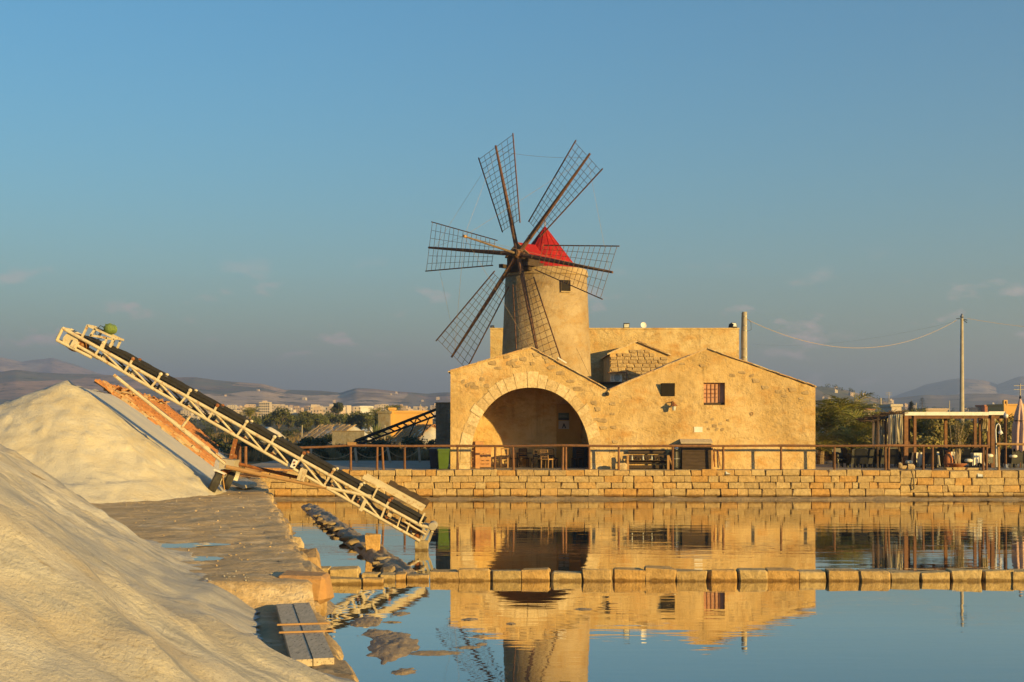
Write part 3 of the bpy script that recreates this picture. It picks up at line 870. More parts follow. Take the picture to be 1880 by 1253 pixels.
# roof tiles on the far part of the flank
def tile_mesh(name, L, w, m, n=5, th=0.02):
    g = MB(); V = []
    for r in (w / 2, w / 2 - th):
        for e in (0, 1):
            for k in range(n + 1):
                a = math.pi * k / n
                rr = r * (1 - 0.16 * e)
                V.append((math.cos(a) * rr, e * L, math.sin(a) * rr * 0.7))
    m_ = n + 1; Fc = []
    for k in range(n):
        Fc.append((k, k + 1, m_ + k + 1, m_ + k))
        Fc.append((2 * m_ + k, 3 * m_ + k, 3 * m_ + k + 1, 2 * m_ + k + 1))
        Fc.append((k, 2 * m_ + k, 2 * m_ + k + 1, k + 1))
    g.add(V, Fc)
    return g.mesh(name, m)
TILE = [tile_mesh('tile', 0.46, 0.26, M['tile']), tile_mesh('tile', 0.42, 0.23, M['tile'])]
sl = 0.765
up = (NV * 1.0 + Vector((0, 0, sl))).normalized()      # up the slope
along = DV
nrm = along.cross(up) if along.cross(up).z > 0 else up.cross(along)
TILES = []
for r_ in range(16):
    for c_ in range(170):
        ss = 54.5 + c_ * 0.27 + R.uniform(-0.08, 0.08) - 0.30 * math.sin(r_ * 0.5) - 0.4 * R.random() * (c_ < 3)
        run = 0.25 + r_ * 0.27
        x, y = st(ss, AT - 4.25 + run)
        z = QZ + sl * run - 0.02 + 0.05
        TILES.append((ss, x, y, z))
TILES.sort()
rest = MB()
base_m = Matrix((along, up, nrm)).transposed()
for i, (ss, x, y, z) in enumerate(TILES):
    q = base_m @ Matrix.Rotation(R.uniform(-0.35, 0.35), 3, 'Z') @ Matrix.Rotation(R.uniform(-0.25, 0.15), 3, 'X')
    zz = z + R.uniform(-0.03, 0.13)
    if i < 300:
        link('tile', R.choice(TILE), None, heap, Vector((x, y, zz)) - wloc(heap), q.to_euler(), (1, 1, 1.2))
    else:
        me = TILE[i % 2]
        rest.add([q @ v.co + Vector((x, y, zz)) for v in me.vertices], [tuple(p.vertices) for p in me.polygons])
tag(rest.build('tiles', M['tile'], heap), kind='stuff')
# a ridge of loose tiles on the crest
for i in range(80):
    x, y = st(55 + i * 0.5, AT - 0.15 + R.uniform(-0.2, 0.2))
    link('tile', TILE[0], None, heap, Vector((x, y, QZ + 3.22 + R.uniform(0, 0.12))) - wloc(heap), (R.uniform(-0.3, 0.3), R.uniform(-0.3, 0.3), R.uniform(0, 6)))

# near heap
poly = [(-1.05, 10.6), (-2.05, 11.9), (-2.85, 13.3), (-3.45, 15.2), (-3.85, 16.9), (-4.3, 18.8), (-5.1, 21.5), (-6.9, 24.5), (-10, 27), (-14, 28), (-24, 28), (-24, 4.6), (-12, 4.6), (-6.5, 5.2), (-3.0, 6.6), (-1.3, 8.6)]
x_ = np.arange(-22, 0.2, 0.07); y_ = np.arange(3.6, 28, 0.08)
X, Y = np.meshgrid(x_, y_, indexing='ij')
def poly_sdf(X, Y, P):
    d = np.full(X.shape, 1e9); ins = np.zeros(X.shape, bool)
    n = len(P)
    for i in range(n):
        (ax, ay), (bx_, by) = P[i], P[(i + 1) % n]
        ex, ey = bx_ - ax, by - ay
        k = np.clip(((X - ax) * ex + (Y - ay) * ey) / (ex * ex + ey * ey), 0, 1)
        d = np.minimum(d, np.hypot(X - ax - k * ex, Y - ay - k * ey))
        c = ((ay > Y) != (by > Y)) & (X < (bx_ - ax) * (Y - ay) / (by - ay + 1e-12) + ax)
        ins ^= c
    return np.where(ins, d, -d)
D = poly_sdf(X, Y, poly)
D = D + fbm(X * 0.8, Y * 0.8, 4, 91) * 0.35 * np.exp(-np.abs(D) / 1.2)
Dp = np.maximum(D, 0)
hh = 0.74 * Dp * Dp / (Dp + 0.62)
hh = np.where(hh > 2.9, 2.9 + (hh - 2.9) * 0.35, hh)
# run-off ribs going down the slope (fall line is roughly +x, -0.45 y)
ca, sa = math.cos(rad(-24)), math.sin(rad(-24))
U = X * ca + Y * sa; V = -X * sa + Y * ca
ribs = fbm(U * 0.20, V * 1.0, 5, 95) * 0.22 + fbm(U * 0.5, V * 2.6, 5, 97) * 0.10 - np.abs(fbm(U * 0.16, V * 1.7, 3, 98)) * 0.14
lumps = fbm(X * 2.4, Y * 2.4, 4, 99) * 0.05 + np.maximum(fbm(X * 1.1, Y * 1.1, 4, 101) - 0.2, 0) * 0.25 * np.exp(-Dp / 1.0)
Z = QZ + hh + (ribs * np.clip(Dp / 1.6, 0.12, 1) + lumps) * np.clip(D / 0.15 + 0.3, 0, 1) + np.where(D < 0, np.maximum(D * 0.5, -0.35), 0)
Z = Z + (fbm(X * 6, Y * 6, 3, 103) * 0.016 + np.maximum(fbm(X * 3.3, Y * 3.3, 4, 104) - 0.30, 0) * 0.12) * np.clip(D / 0.3 + 0.4, 0.2, 1)
ms = D[:-1, :-1] > -0.6
nh = grid_obj('salt_heap', X, Y, Z, M['saltnear'], None, mask=ms)
tag(nh, 'nearest salt heap with run-off ribs, cut by the left edge of the picture', 'salt heap')
# crumbs of salt and earth at its foot
CR = [stone_mesh('salt_lump', (0.1, 0.1, 0.08), 600 + i, M['saltnear'], 0.02, 0.012) for i in range(4)]
me = MB()
for i in range(200):
    k = R.random()
    j = R.randrange(0, 5)
    (ax, ay), (bx_, by) = poly[j], poly[j + 1]
    q = R.random(); x = ax + (bx_ - ax) * q + abs(R.gauss(0, 0.35)); y = ay + (by - ay) * q + R.gauss(0, 0.2)
    s0, t0 = to_st(x, y)
    if t0 < 0.1: continue
    sz = R.uniform(0.006, 0.02)
    z = float(quay_z(np.array(s0), np.array(t0)))
    me.box((x, y, z + sz * 0.3), (sz * R.uniform(1, 1.8), sz, sz), Matrix.Rotation(R.uniform(0, 3), 3, (R.random(), R.random(), R.random() + 0.1)))
tag(me.build('salt_crumbs', M['saltnear']), 'crumbs of salt strewn along the foot of the near heap', kind='stuff')
me = MB()
for i in range(500):
    s0 = R.uniform(17, 44); t0 = R.uniform(0.2, 7)
    x, y = st(s0, t0); sz = R.uniform(0.008, 0.026)
    z = float(quay_z(np.array(s0), np.array(t0)))
    me.box((x, y, z + sz * 0.2), (sz * R.uniform(1, 1.8), sz, sz * 0.8), Matrix.Rotation(R.uniform(0, 3), 3, (R.random(), R.random(), R.random() + 0.1)))
tag(me.build('pebbles', M['quay']), 'small stones scattered over the quay', kind='stuff')

# ------------------------------------------------------------------ buildings
G = 1.37
def interp(pts, x):
    for (a, b), (c, d) in zip(pts, pts[1:]):
        if a <= x <= c:
            return b + (d - b) * (x - a) / (c - a)
    return pts[0][1] if x < pts[0][0] else pts[-1][1]
def wall_slab(g, xs, ztop, holes, y0, y1, zb=0.9, wob=0.0):
    # vertical slices between xs; holes = list of (x0, x1, zlow(x), zhigh(x))
    for xa, xb in zip(xs, xs[1:]):
        xm = (xa + xb) / 2
        segs = [(lambda x: zb, None)]
        hs = sorted([h for h in holes if h[0] <= xm <= h[1]], key=lambda h: h[2](xm))
        lo = lambda x: zb
        cuts = []
        for h in hs:
            cuts.append((lo, h[2])); lo = h[3]
        cuts.append((lo, ztop))
        for f0, f1 in cuts:
            a0, a1, b0, b1 = f0(xa), f1(xa), f0(xb), f1(xb)
            if a1 - a0 < 1e-3 and b1 - b0 < 1e-3: continue
            g.add([(xa, y0, a0), (xb, y0, b0), (xb, y0, b1), (xa, y0, a1), (xa, y1, a0), (xb, y1, b0), (xb, y1, b1), (xa, y1, a1)],
                  [(0, 1, 2, 3), (5, 4, 7, 6), (0, 4, 5, 1), (3, 2, 6, 7)] + ([(0, 3, 7, 4)] if xa in brk else []) + ([(1, 5, 6, 2)] if xb in brk else []))
def dedup(xs):
    xs = sorted(xs); o = []
    for x in xs:
        if not o or x - o[-1] > 1e-4: o.append(x)
    return o

# --- arched mill building -------------------------------------------------
YB = 65.3
arch_b = thing('arch_building', 'ochre gabled stone building with a wide open arch in front of the windmill', 'building', (0.9, YB, G))
xl, xr = gx(827, YB), gx(1118, YB)
topA = [(xl, gz(683, YB)), (gx(975, YB), gz(640, YB)), (gx(1113, YB), gz(715, YB)), (xr, gz(716, YB))]
AC, AR, AZS, AH = gx(974, YB), 110 * YB / F, gz(850, YB), 138 * YB / F
def archz(x, r=AR, h=AH):
    u = min(1, abs((x - AC) / r))
    return AZS + h * max(0, 1 - u ** 2.15) ** (1 / 2.15)
ax = [AC + AR * math.cos(math.pi * k / 60) for k in range(61)]
brk = set()
xs = dedup([xl, xr, topA[1][0], topA[2][0]] + ax)
brk.update([xs[0], xs[-1], min(ax), max(ax)])
for x in xs:
    if abs(x - min(ax)) < 1e-3 or abs(x - max(ax)) < 1e-3: brk.add(x)
g = MB()
wall_slab(g, xs, lambda x: interp(topA, x), [(min(ax), max(ax), lambda x: 0.9, lambda x: archz(x))], YB, YB + 0.6)
g.build('front_wall', M['plaster'], arch_b)
# side and rear walls, floor and vault of the open room
g = MB()
YR = 68.9
g.bb(xl, xl + 0.5, YB + 0.6, YR + 0.4, 0.9, topA[0][1] - 0.05)
g.bb(xr - 0.5, xr - 0.03, YB + 0.6, YR + 0.4, 0.9, topA[2][1] - 0.1)
brk = {xl + 0.5, xr - 0.5}
wall_slab(g, dedup([xl + 0.5, topA[1][0], xr - 0.5]), lambda x: interp(topA, x) - 0.05, [], YR, YR + 0.4)
g.build('rear_wall', M['plaster'], arch_b)
g = MB(); g.bb(gx(1022, YR - 0.3), gx(1067, YR - 0.3), YR - 0.14, YR - 0.01, G, gz(742, YR - 0.3))
g.build('yellow_panel', M['yellowwall'], arch_b)
g = MB()
for (a, b) in ((topA[0], topA[1]), (topA[1], topA[2])):
    dx = b[0] - a[0]; dz = b[1] - a[1]
    q0 = Vector((a[0] - (0.12 if a is topA[0] else 0), YB - 0.04, a[1] - (0.03 if a is topA[0] else 0))); q1 = Vector((b[0], YB - 0.04, b[1]))
    g.prism([q0, q1, q1 + Vector((0, 0, 0.06)), q0 + Vector((0, 0, 0.06))], (0, YR + 0.6 - YB, 0))
rfA = g.build('roof', M['rooftile'], arch_b)
def verge(parent, pts, y, n_, mesh):
    for (a, b) in zip(pts, pts[1:]):
        L = math.hypot(b[0] - a[0], b[1] - a[1]); k = int(L / 0.44)
        an = math.atan2(b[1] - a[1], b[0] - a[0])
        for i in range(k):
            f = (i + 0.5) / k
            x = a[0] + (b[0] - a[0]) * f; z = a[1] + (b[1] - a[1]) * f
            link('tile', mesh, None, parent, Vector((x, y + R.uniform(-0.02, 0.02), z + 0.075 + R.uniform(-0.02, 0.01))) - wloc(parent), (R.uniform(-0.04, 0.04), -an + R.uniform(-0.05, 0.05), R.uniform(-0.06, 0.06)))
VTILE = stone_mesh('tile', (0.46, 0.26, 0.05), 900, M['rooftile'], 0.012, 0.006)
verge(rfA, topA[:3], YB + 0.02, 1, VTILE)
# arch ring
cuts = [0.0]
while cuts[-1] < 1:
    cuts.append(cuts[-1] + R.uniform(0.032, 0.058))
cuts[-1] = 1.0
def ring_pt(u, off):
    t = math.pi * (1 - u)
    # stretched super-ellipse parametrisation
    c, s_n = math.cos(t), math.sin(t)
    e = 2 / 2.15
    x = AC + (AR + off) * math.copysign(abs(c) ** e, c)
    z = AZS + (AH + off) * abs(s_n) ** e
    return x, z
for a, b in zip(cuts, cuts[1:]):
    if b - a < 0.008: continue
    th = R.choice((0.52, 0.56, 0.60, 0.64, 0.50))
    mid = (a + b) / 2
    if abs(mid - 0.5) < 0.06: th += 0.15
    pr = R.uniform(0.015, 0.035)
    a2, b2 = a + 0.0011, b - 0.0011
    inn = [ring_pt(a2 + (b2 - a2) * k / 3, 0.0) for k in range(4)]
    out = [ring_pt(a2 + (b2 - a2) * k / 3, th) for k in range(4)]
    g = MB()
    g.prism([(x, YB - pr, z) for x, z in inn] + [(x, YB - pr, z) for x, z in out[::-1]], (0, 0.3, 0))
    g.build('voussoir', M['voussoir'], arch_b)
for sx_, x0 in ((-1, AC - AR - 0.56), (1, AC + AR)):    # jamb stones below the ring
    z = G - 0.1
    while z < AZS - 0.02:
        h = min(0.32, AZS - z)
        g = MB(); g.bb(x0 + 0.004, x0 + 0.556, YB - 0.025, YB + 0.2, z + 0.006, z + h - 0.006)
        g.build('voussoir', M['voussoir'], arch_b)
        z += h
# masonry showing through the plaster
PATCH = [stone_mesh('stone', (0.4, 0.1, 0.22), 700 + i, M['gablestone'], 0.03, 0.02) for i in range(5)]
for (px, py) in ((872, 712), (893, 708), (886, 697), (850, 701), (914, 676), (938, 668), (948, 673), (960, 660), (985, 652), (1000, 656), (1012, 675), (1028, 685), (1047, 700), (858, 708), (868, 706), (903, 667), (930, 655), (1098, 752), (1095, 770), (1105, 772), (1108, 786), (1090, 740), (1062, 715), (1005, 664), (978, 668), (944, 662)):
    p = at(px, py, YB - 0.005)
    link('stone', R.choice(PATCH), None, arch_b, p + Vector((0, 0.035, 0)) - wloc(arch_b), (0, R.uniform(-0.06, 0.06), 0), (R.uniform(0.6, 1.3), 1, R.uniform(0.6, 1.1)))

# --- gabled storehouse ----------------------------------------------------
YS = 65.3
store = thing('storehouse', 'broad gabled storehouse of weathered plaster with a grilled window and a plank door', 'building', (9.5, YS, G))
xl2, xr2 = gx(1118, YS) + 0.005, gx(1497, YS)
topB = [(xl2, gz(718, YS)), (gx(1298, YS), gz(642, YS)), (xr2, gz(712, YS))]
w1 = (gx(1213, YS), gx(1239, YS), gz(728, YS), gz(704, YS))
w2 = (gx(1292, YS), gx(1331, YS), gz(744, YS), gz(703, YS))
brk = {xl2, xr2, w1[0], w1[1], w2[0], w2[1]}
xs = dedup([xl2, xr2, topB[1][0]] + list(w1[:2]) + list(w2[:2]))
g = MB()
wall_slab(g, xs, lambda x: interp(topB, x), [(w1[0], w1[1], lambda x: w1[2], lambda x: w1[3]), (w2[0], w2[1], lambda x: w2[2], lambda x: w2[3])], YS, YS + 0.5)
g.build('front_wall', M['plaster'], store)
g = MB()
g.bb(xr2 - 0.5, xr2, YS + 0.5, 75, 0.9, topB[2][1] - 0.05)
g.bb(xl2, xl2 + 0.5, YS + 0.5, 75, 0.9, topB[0][1] - 0.05)
brk = {xl2, xr2}
wall_slab(g, dedup([xl2, topB[1][0], xr2]), lambda x: interp(topB, x) - 0.04, [], 75, 75.4)
g.build('side_walls', M['plaster'], store)
g = MB()
for (a, b) in zip(topB, topB[1:]):
    q0 = Vector((a[0] + (0.02 if a is topB[0] else 0), YS - 0.04, a[1])); q1 = Vector((b[0] + (0.05 if b is topB[2] else 0), YS - 0.04, b[1]))
    g.prism([q0, q1, q1 + Vector((0, 0, 0.06)), q0 + Vector((0, 0, 0.06))], (0, 10.2, 0))
rfB = g.build('roof', M['rooftile'], store)
verge(rfB, topB, YS + 0.03, 1, VTILE)
# small dark window with a tilted panel
wn1 = MB(); wn1.bb(w1[0] - 0.02, w1[1] + 0.02, YS + 0.42, YS + 0.47, w1[2] - 0.02, w1[3] + 0.02)
wo = wn1.build('window', M['dark'], store)
g = MB()
g.add([(w1[0] + 0.02, YS - 0.02, w1[2] + 0.02), (w1[1] - 0.02, YS - 0.02, w1[2] + 0.02), (w1[1] - 0.02, YS - 0.24, w1[3] - 0.01), (w1[0] + 0.02, YS - 0.24, w1[3] - 0.01),
       (w1[0] + 0.02, YS + 0.01, w1[2] + 0.02), (w1[1] - 0.02, YS + 0.01, w1[2] + 0.02), (w1[1] - 0.02, YS - 0.21, w1[3]), (w1[0] + 0.02, YS - 0.21, w1[3])],
      [(0, 1, 2, 3), (7, 6, 5, 4), (0, 4, 5, 1), (3, 2, 6, 7), (0, 3, 7, 4), (1, 5, 6, 2)])
g.build('shutter', M['dark'], wo)
# grilled window
g = MB(); g.bb(w2[0] - 0.03, w2[1] + 0.03, YS + 0.30, YS + 0.36, w2[2] - 0.02, w2[3] + 0.02)
wo = g.build('window', M['shutter'], store); wo['label'] = 'window with pink shutter behind an iron grille'
for k in range(4):
    x = w2[0] + (w2[1] - w2[0]) * (0.17 + 0.19 * k)
    g = MB(); g.tube((x, YS + 0.10, w2[2] + 0.16), (x, YS + 0.10, w2[3] - 0.04), 0.017, n=6); g.build('bar', M['rust'], wo)
for f in (0.28, 0.47, 0.64):
    z = w2[3] - (w2[3] - w2[2]) * f
    g = MB(); g.tube((w2[0] + 0.03, YS + 0.12, z), (w2[1] - 0.2, YS + 0.12, z), 0.013, n=6); g.build('bar', M['rust'], wo)
g = MB(); g.bb(w2[0] + 0.06, w2[1] - 0.02, YS + 0.16, YS + 0.30, w2[2] + 0.01, w2[2] + 0.11); g.build('sill', M['darkwood'], wo)
for k in range(5):
    x = w2[0] + (w2[1] - w2[0]) * k / 5
    g = MB(); g.bb(x + 0.006, x + (w2[1] - w2[0]) / 5 - 0.006, YS + 0.275, YS + 0.298, w2[2] + 0.12, w2[3]); g.build('plank', M['shutter'], wo)
# door cupboard with a sloping hood
dx0, dx1 = gx(1252, YS - 0.4), gx(1306, YS - 0.4); dz1 = gz(814, YS - 0.4)
door = MB(); door.bb(dx0, dx1, YS - 0.38, YS - 0.01, G - 0.02, dz1 - 0.03)
dr = door.build('door', M['darkwood'], store)
n = 7
for k in range(n):
    z0 = G + (dz1 - G - 0.05) * k / n; z1 = G + (dz1 - G - 0.05) * (k + 1) / n
    g = MB(); g.bb(dx0 + 0.01, dx1 - 0.01, YS - 0.41 - R.uniform(0, 0.012), YS - 0.383, z0 + 0.012, z1 - 0.008); g.build('plank', M['darkwood'], dr)
g = MB(); g.prism([(dx0 - 0.06, YS - 0.47, dz1 - 0.02), (dx0 - 0.06, YS - 0.47, dz1 + 0.03), (dx0 - 0.06, YS - 0.005, dz1 + 0.20), (dx0 - 0.06, YS - 0.005, dz1 + 0.14)], (dx1 - dx0 + 0.12, 0, 0)); g.build('hood', M['greyboard'], dr)
g = MB(); g.bb(dx1 + 0.012, dx1 + 0.09, YS - 0.32, YS - 0.01, G, dz1 - 0.05); g.build('lit_strip', M['palewood'], dr)  # pale strip standing in for the sunlit edge right of the door
for (px, py, sx_, sz_) in ((1297, 775, .7, .7), (1308, 770, .6, .7), (1312, 783, .7, .9), (1322, 778, .6, .9), (1316, 789, .8, .8), (1326, 789, .6, .8), (1336, 772, .5, .6), (1301, 788, .5, .6), (1388, 700, 1.2, 1.1), (1405, 712, 1.3, .9), (1430, 720, 1.2, .9), (1455, 716, 1.3, 1), (1478, 722, 1.2, .9), (1345, 690, 1, .8), (1362, 684, 1.2, .8), (1124, 742, .9, .8), (1124, 760, .8, .8), (1126, 785, .9, .8), (1130, 812, .9, .8), (1124, 830, .9, .7), (1380, 690, 1., .8), (1252, 668, .9, .7), (1290, 672, 1., .7), (1440, 728, .9, .7), (1470, 732, .9, .7)):
    p = at(px, py, YS - 0.005)
    link('stone', R.choice(PATCH), None, store, p + Vector((0, 0.037, 0)) - wloc(store), (0, R.uniform(-0.1, 0.1), 0), (sx_ * R.uniform(0.7, 0.9), 1, sz_ * 0.9))
g = MB(); p = at(1282, 789, YS); g.box(p + Vector((0, -0.012, 0)), (0.40, 0.03, 0.26)); pl = g.build('plaque', M['white'], store)
# iron ring on the wall
g = MB(); p = at(1380, 760, YS)
g.path([p + Vector((0.07 * math.cos(t), -0.03, 0.07 * math.sin(t))) for t in [2 * math.pi * k / 10 for k in range(11)]], 0.012, 5, False); g.build('iron_ring', M['rust'], store)

# --- windmill -------------------------------------------------------------
mill = thing('windmill', 'round stone windmill tower with a red conical cap and six bare lattice sails', 'windmill', (1.93, 76, G))
TX, TY = 1.93, 76.0
def tr(z): return 2.53 - (z - 6.5) * 0.043
ztop = gz(497, 76); zled = gz(510, 76)
g = MB()
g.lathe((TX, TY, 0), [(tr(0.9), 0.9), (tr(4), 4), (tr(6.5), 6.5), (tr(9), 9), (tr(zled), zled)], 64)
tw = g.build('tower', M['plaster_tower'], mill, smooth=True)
tw.data.polygons.foreach_set('use_smooth', [len(p.vertices) == 4 for p in tw.data.polygons])
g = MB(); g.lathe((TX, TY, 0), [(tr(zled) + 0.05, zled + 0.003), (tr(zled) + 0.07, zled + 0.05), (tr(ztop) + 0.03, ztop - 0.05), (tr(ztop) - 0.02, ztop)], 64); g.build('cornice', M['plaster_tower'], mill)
# tower window
ta = rad(25); zc = gz(525, 74); rr = tr(zc)
wd = Vector((math.sin(ta), -math.cos(ta), 0)); ws = Vector((math.cos(ta), math.sin(ta), 0))
rm = Matrix((ws, wd, Vector((0, 0, 1)))).transposed()
g = MB(); g.box(Vector((TX, TY, zc)) + wd * (rr - 0.06), (0.50, 0.2, 0.60), rm); wi = g.build('window', M['dark'], tw)
for o_, d_ in (((0.29, 0.32), (0.08, 0.26, 0.66)), ((-0.29, 0.32), (0.08, 0.26, 0.66)), ((0, 0.34), (0.66, 0.26, 0.08))):
    pass
g = MB(); g.box(Vector((TX, TY, zc - 0.345)) + wd * (rr + 0.0), (0.6, 0.2, 0.07), rm); g.build('sill', M['plaster_tower'], wi)
g = MB()
for sgn in (-1, 1): g.box(Vector((TX, TY, zc)) + wd * (rr - 0.0) + ws * sgn * 0.28, (0.05, 0.14, 0.60), rm)
g.build('frame', M['darkwood'], wi)
# cap
HUB = at(951, 467, 73.5)
AXI = Vector((-0.64873, -0.75106, 0.12274)).normalized()
UU = Vector((0.75678, -0.65367, 0)); WW = Vector((0.08023, 0.09288, 0.99244))
AH2 = Vector((AXI.x, AXI.y, 0)).normalized(); SD = Vector((-AH2.y, AH2.x, 0))
capx = Vector((1.86, TY, 0))
cr0 = 1.86
zc0 = ztop + 0.02; zap = gz(417, 76)
g = MB()
pr_ = [(cr0 + 0.04, zc0 - 0.03), (cr0, zc0 + 0.05), (cr0 * 0.66, zc0 + (zap - zc0) * 0.36), (cr0 * 0.32, zc0 + (zap - zc0) * 0.69), (0.03, zap)]
g.lathe(capx, pr_, 28); cap = g.build('cap', M['red'], mill)
for k in range(14):
    a = 2 * math.pi * k / 14
    g = MB(); g.tube(capx + Vector((math.cos(a) * (cr0 + 0.01), math.sin(a) * (cr0 + 0.01), zc0 + 0.04)), capx + Vector((math.cos(a) * 0.04, math.sin(a) * 0.04, zap)), 0.014, n=4); g.build('seam', M['red'], cap)
g = MB(); g.tube((capx.x, capx.y, zap - 0.1), (capx.x, capx.y, zap + 0.36), 0.03, 0.025, 6); g.build('finial', M['palewood'], cap)
# dormer carrying the wind shaft
tc_ = Vector((TX, TY, 0))
f0, f1, hw = 0.2, 2.45, 0.80
z0_, z1_, z2_ = ztop - 0.25, ztop + 0.62, ztop + 1.30
g = MB()
prof = [SD * -hw + Vector((0, 0, z0_)), SD * hw + Vector((0, 0, z0_)), SD * hw + Vector((0, 0, z1_)), Vector((0, 0, z2_ - 0.06)), SD * -hw + Vector((0, 0, z1_))]
g.prism([tc_ + AH2 * f0 + p for p in prof], AH2 * (f1 - f0)); dm = g.build('dormer', M['darkwood'], mill)
g = MB()
for sgn in (-1, 1):
    e0 = SD * sgn * (hw + 0.10) + Vector((0, 0, z1_ - 0.08)); e1 = Vector((0, 0, z2_))
    g.prism([tc_ + AH2 * f0 + e0, tc_ + AH2 * f0 + e1, tc_ + AH2 * f0 + e1 + Vector((0, 0, 0.05)), tc_ + AH2 * f0 + e0 + Vector((0, 0, 0.05))], AH2 * (f1 - f0 + 0.06))
g.build('dormer_roof', M['red'], dm)
for k in range(7):
    y_ = -hw + 0.03 + k * (2 * hw - 0.06) / 6.99
    w_ = (2 * hw - 0.06) / 7
    zt = z1_ + (z2_ - z1_) * (1 - abs(y_ + w_ / 2) / hw) - 0.12
    g = MB(); b0 = tc_ + AH2 * f1 + SD * (y_ + w_ / 2); g.box(b0 + Vector((0, 0, (z0_ + zt) / 2 + 0.02)) + AH2 * 0.015, (w_ - 0.02, 0.03, zt - z0_), Matrix((SD, AH2, Vector((0, 0, 1)))).transposed()); g.build('plank', M['darkwood'], dm)
for sgn in (-1, 1):
    g = MB(); b0 = tc_ + AH2 * (f1 + 0.05)
    g.beam(b0 + SD * sgn * (hw + 0.05) + Vector((0, 0, z1_ - 0.05)), b0 + Vector((0, 0, z2_ - 0.02)), 0.06, 0.12); g.build('barge_board', M['palewood'], dm)
# curb beams at the tower top (left)
g = MB(); g.beam(tc_ + AH2 * 0.6 + SD * -1.0 + Vector((0, 0, ztop + 0.08)), tc_ + AH2 * 2.9 + SD * -0.9 + Vector((0, 0, ztop + 0.08)), 0.2, 0.2); g.build('curb_beam', M['darkwood'], mill)
g = MB(); g.beam(tc_ + AH2 * 0.6 + SD * 1.0 + Vector((0, 0, ztop + 0.08)), tc_ + AH2 * 2.9 + SD * 0.9 + Vector((0, 0, ztop + 0.08)), 0.2, 0.2); g.build('curb_beam', M['darkwood'], mill)
# shaft, hub, bowsprit
g = MB(); g.tube(HUB - AXI * 1.9, HUB + AXI * 0.35, 0.21, 0.2, 12); g.build('wind_shaft', M['darkwood'], mill)
g = MB(); g.tube(HUB - AXI * 0.18, HUB + AXI * 0.28, 0.27, 0.24, 10); g.build('hub', M['sailwood'], mill)
BOW = HUB + AXI * 4.35
g = MB(); g.tube(HUB + AXI * 0.2, BOW, 0.07, 0.045, 8); g.build('bowsprit', M['trunk'], mill)
g = MB(); g.tube(BOW - AXI * 0.12, BOW + AXI * 0.05, 0.08, n=8); g.build('bowsprit_tip', M['palewood'], mill)
# sails
sail_def = [(-19.96, 6.81), (41.56, 6.75), (102.8, 6.72), (160.5, 6.85), (218.0, 7.06), (277.9, 6.99)]
bet = 0.086
tips = []
for th, RRr in sail_def:
    th = rad(th)
    sd = UU * math.sin(th) + WW * math.cos(th)
    pd = UU * math.cos(th) - WW * math.sin(th)
    wdv = pd * math.cos(bet) + AXI * math.sin(bet)
    tip = HUB + sd * RRr
    tips.append((tip, sd, wdv, RRr))
    g = MB(); g.path([HUB - sd * 0.5, HUB + sd * 1.5, HUB + sd * 4.5, tip], [0.13, 0.125, 0.09, 0.06], 8)
    sl_ = g.build('sail', M['sailwood'], mill)
    ri, rt = 1.74, RRr - 0.18
    def P(r, w, back=0.07): return HUB + sd * r + wdv * w + AXI * back
    wp = lambda r: 0.68 + (1.455 - 0.68) * (r - ri) / (rt - ri)
    wm = lambda r: 0.73 + (1.37 - 0.73) * (r - ri) / (rt - ri)
    for nm, a, b in (('rail', P(ri - 0.15, wp(ri - 0.15)), P(rt + 0.14, wp(rt + 0.14))), ('rail', P(ri - 0.05, -wm(ri)), P(rt + 0.14, -wm(rt + 0.14)))):
        g = MB(); g.beam(a, b, 0.055, 0.05, AXI); g.build(nm, M['sailwood'], sl_)
    n = 14
    for k in range(n + 1):
        r = ri + (rt - ri) * k / n
        g = MB(); j0, j1 = R.uniform(-0.03, 0.03), R.uniform(-0.03, 0.03)
        g.beam(P(r + j0, wp(r) + 0.02, 0.11), P(r + j1, -wm(r) - 0.02, 0.11), 0.019, 0.019, AXI); g.build('crossbar', M['lath'], sl_)
    for f in (0.36, 0.68, -0.36, -0.68):
        g = MB()
        g.beam(P(ri, (wp(ri) if f > 0 else wm(ri)) * f, 0.08), P(rt, (wp(rt) if f > 0 else wm(rt)) * f, 0.08), 0.018, 0.018, AXI); g.build('lath', M['lath'], sl_)
    g = MB(); g.box(HUB + sd * 1.15 + AXI * 0.02, (0.2, 0.2, 0.2)); g.build('wedge', M['darkwood'], sl_)
def rope(parent, a, b, sag=0.0, r=0.009, m=None, name='rope'):
    a = Vector(a); b = Vector(b)
    n = 2 if sag == 0 else 18
    pts = [a.lerp(b, k / n) - Vector((0, 0, sag * 4 * (k / n) * (1 - k / n))) for k in range(n + 1)]
    g = MB(); g.path(pts, r, 4, False)
    return g.build(name, m or M['rope'], parent)
for i, (tip, sd, wdv, RRr) in enumerate(tips):
    rope(mill, BOW, HUB + sd * (RRr - 0.3), 0, 0.006)
for i, j, sg in ((0, 1, 0.15), (5, 0, 0.0), (1, 2, 0.0), (4, 5, 0.0)):
    rope(mill, HUB + tips[i][1] * 6.5, HUB + tips[j][1] * 6.5, sg, 0.007)
rope(mill, HUB + AXI * 1.0, HUB - AXI * 1.0 + SD * -1.2 - Vector((0, 0, 1)), 0, 0.007, M['wire'])
rope(mill, HUB - AXI * 1.5 + Vector((0, 0, -0.2)), (4.6, 73.9, 5.5), 0, 0.007, M['wire'])
rope(mill, Vector((TX, TY - 2.3, 12)), (-0.3, 71.5, 6.0), 0, 0.006, M['wire'])

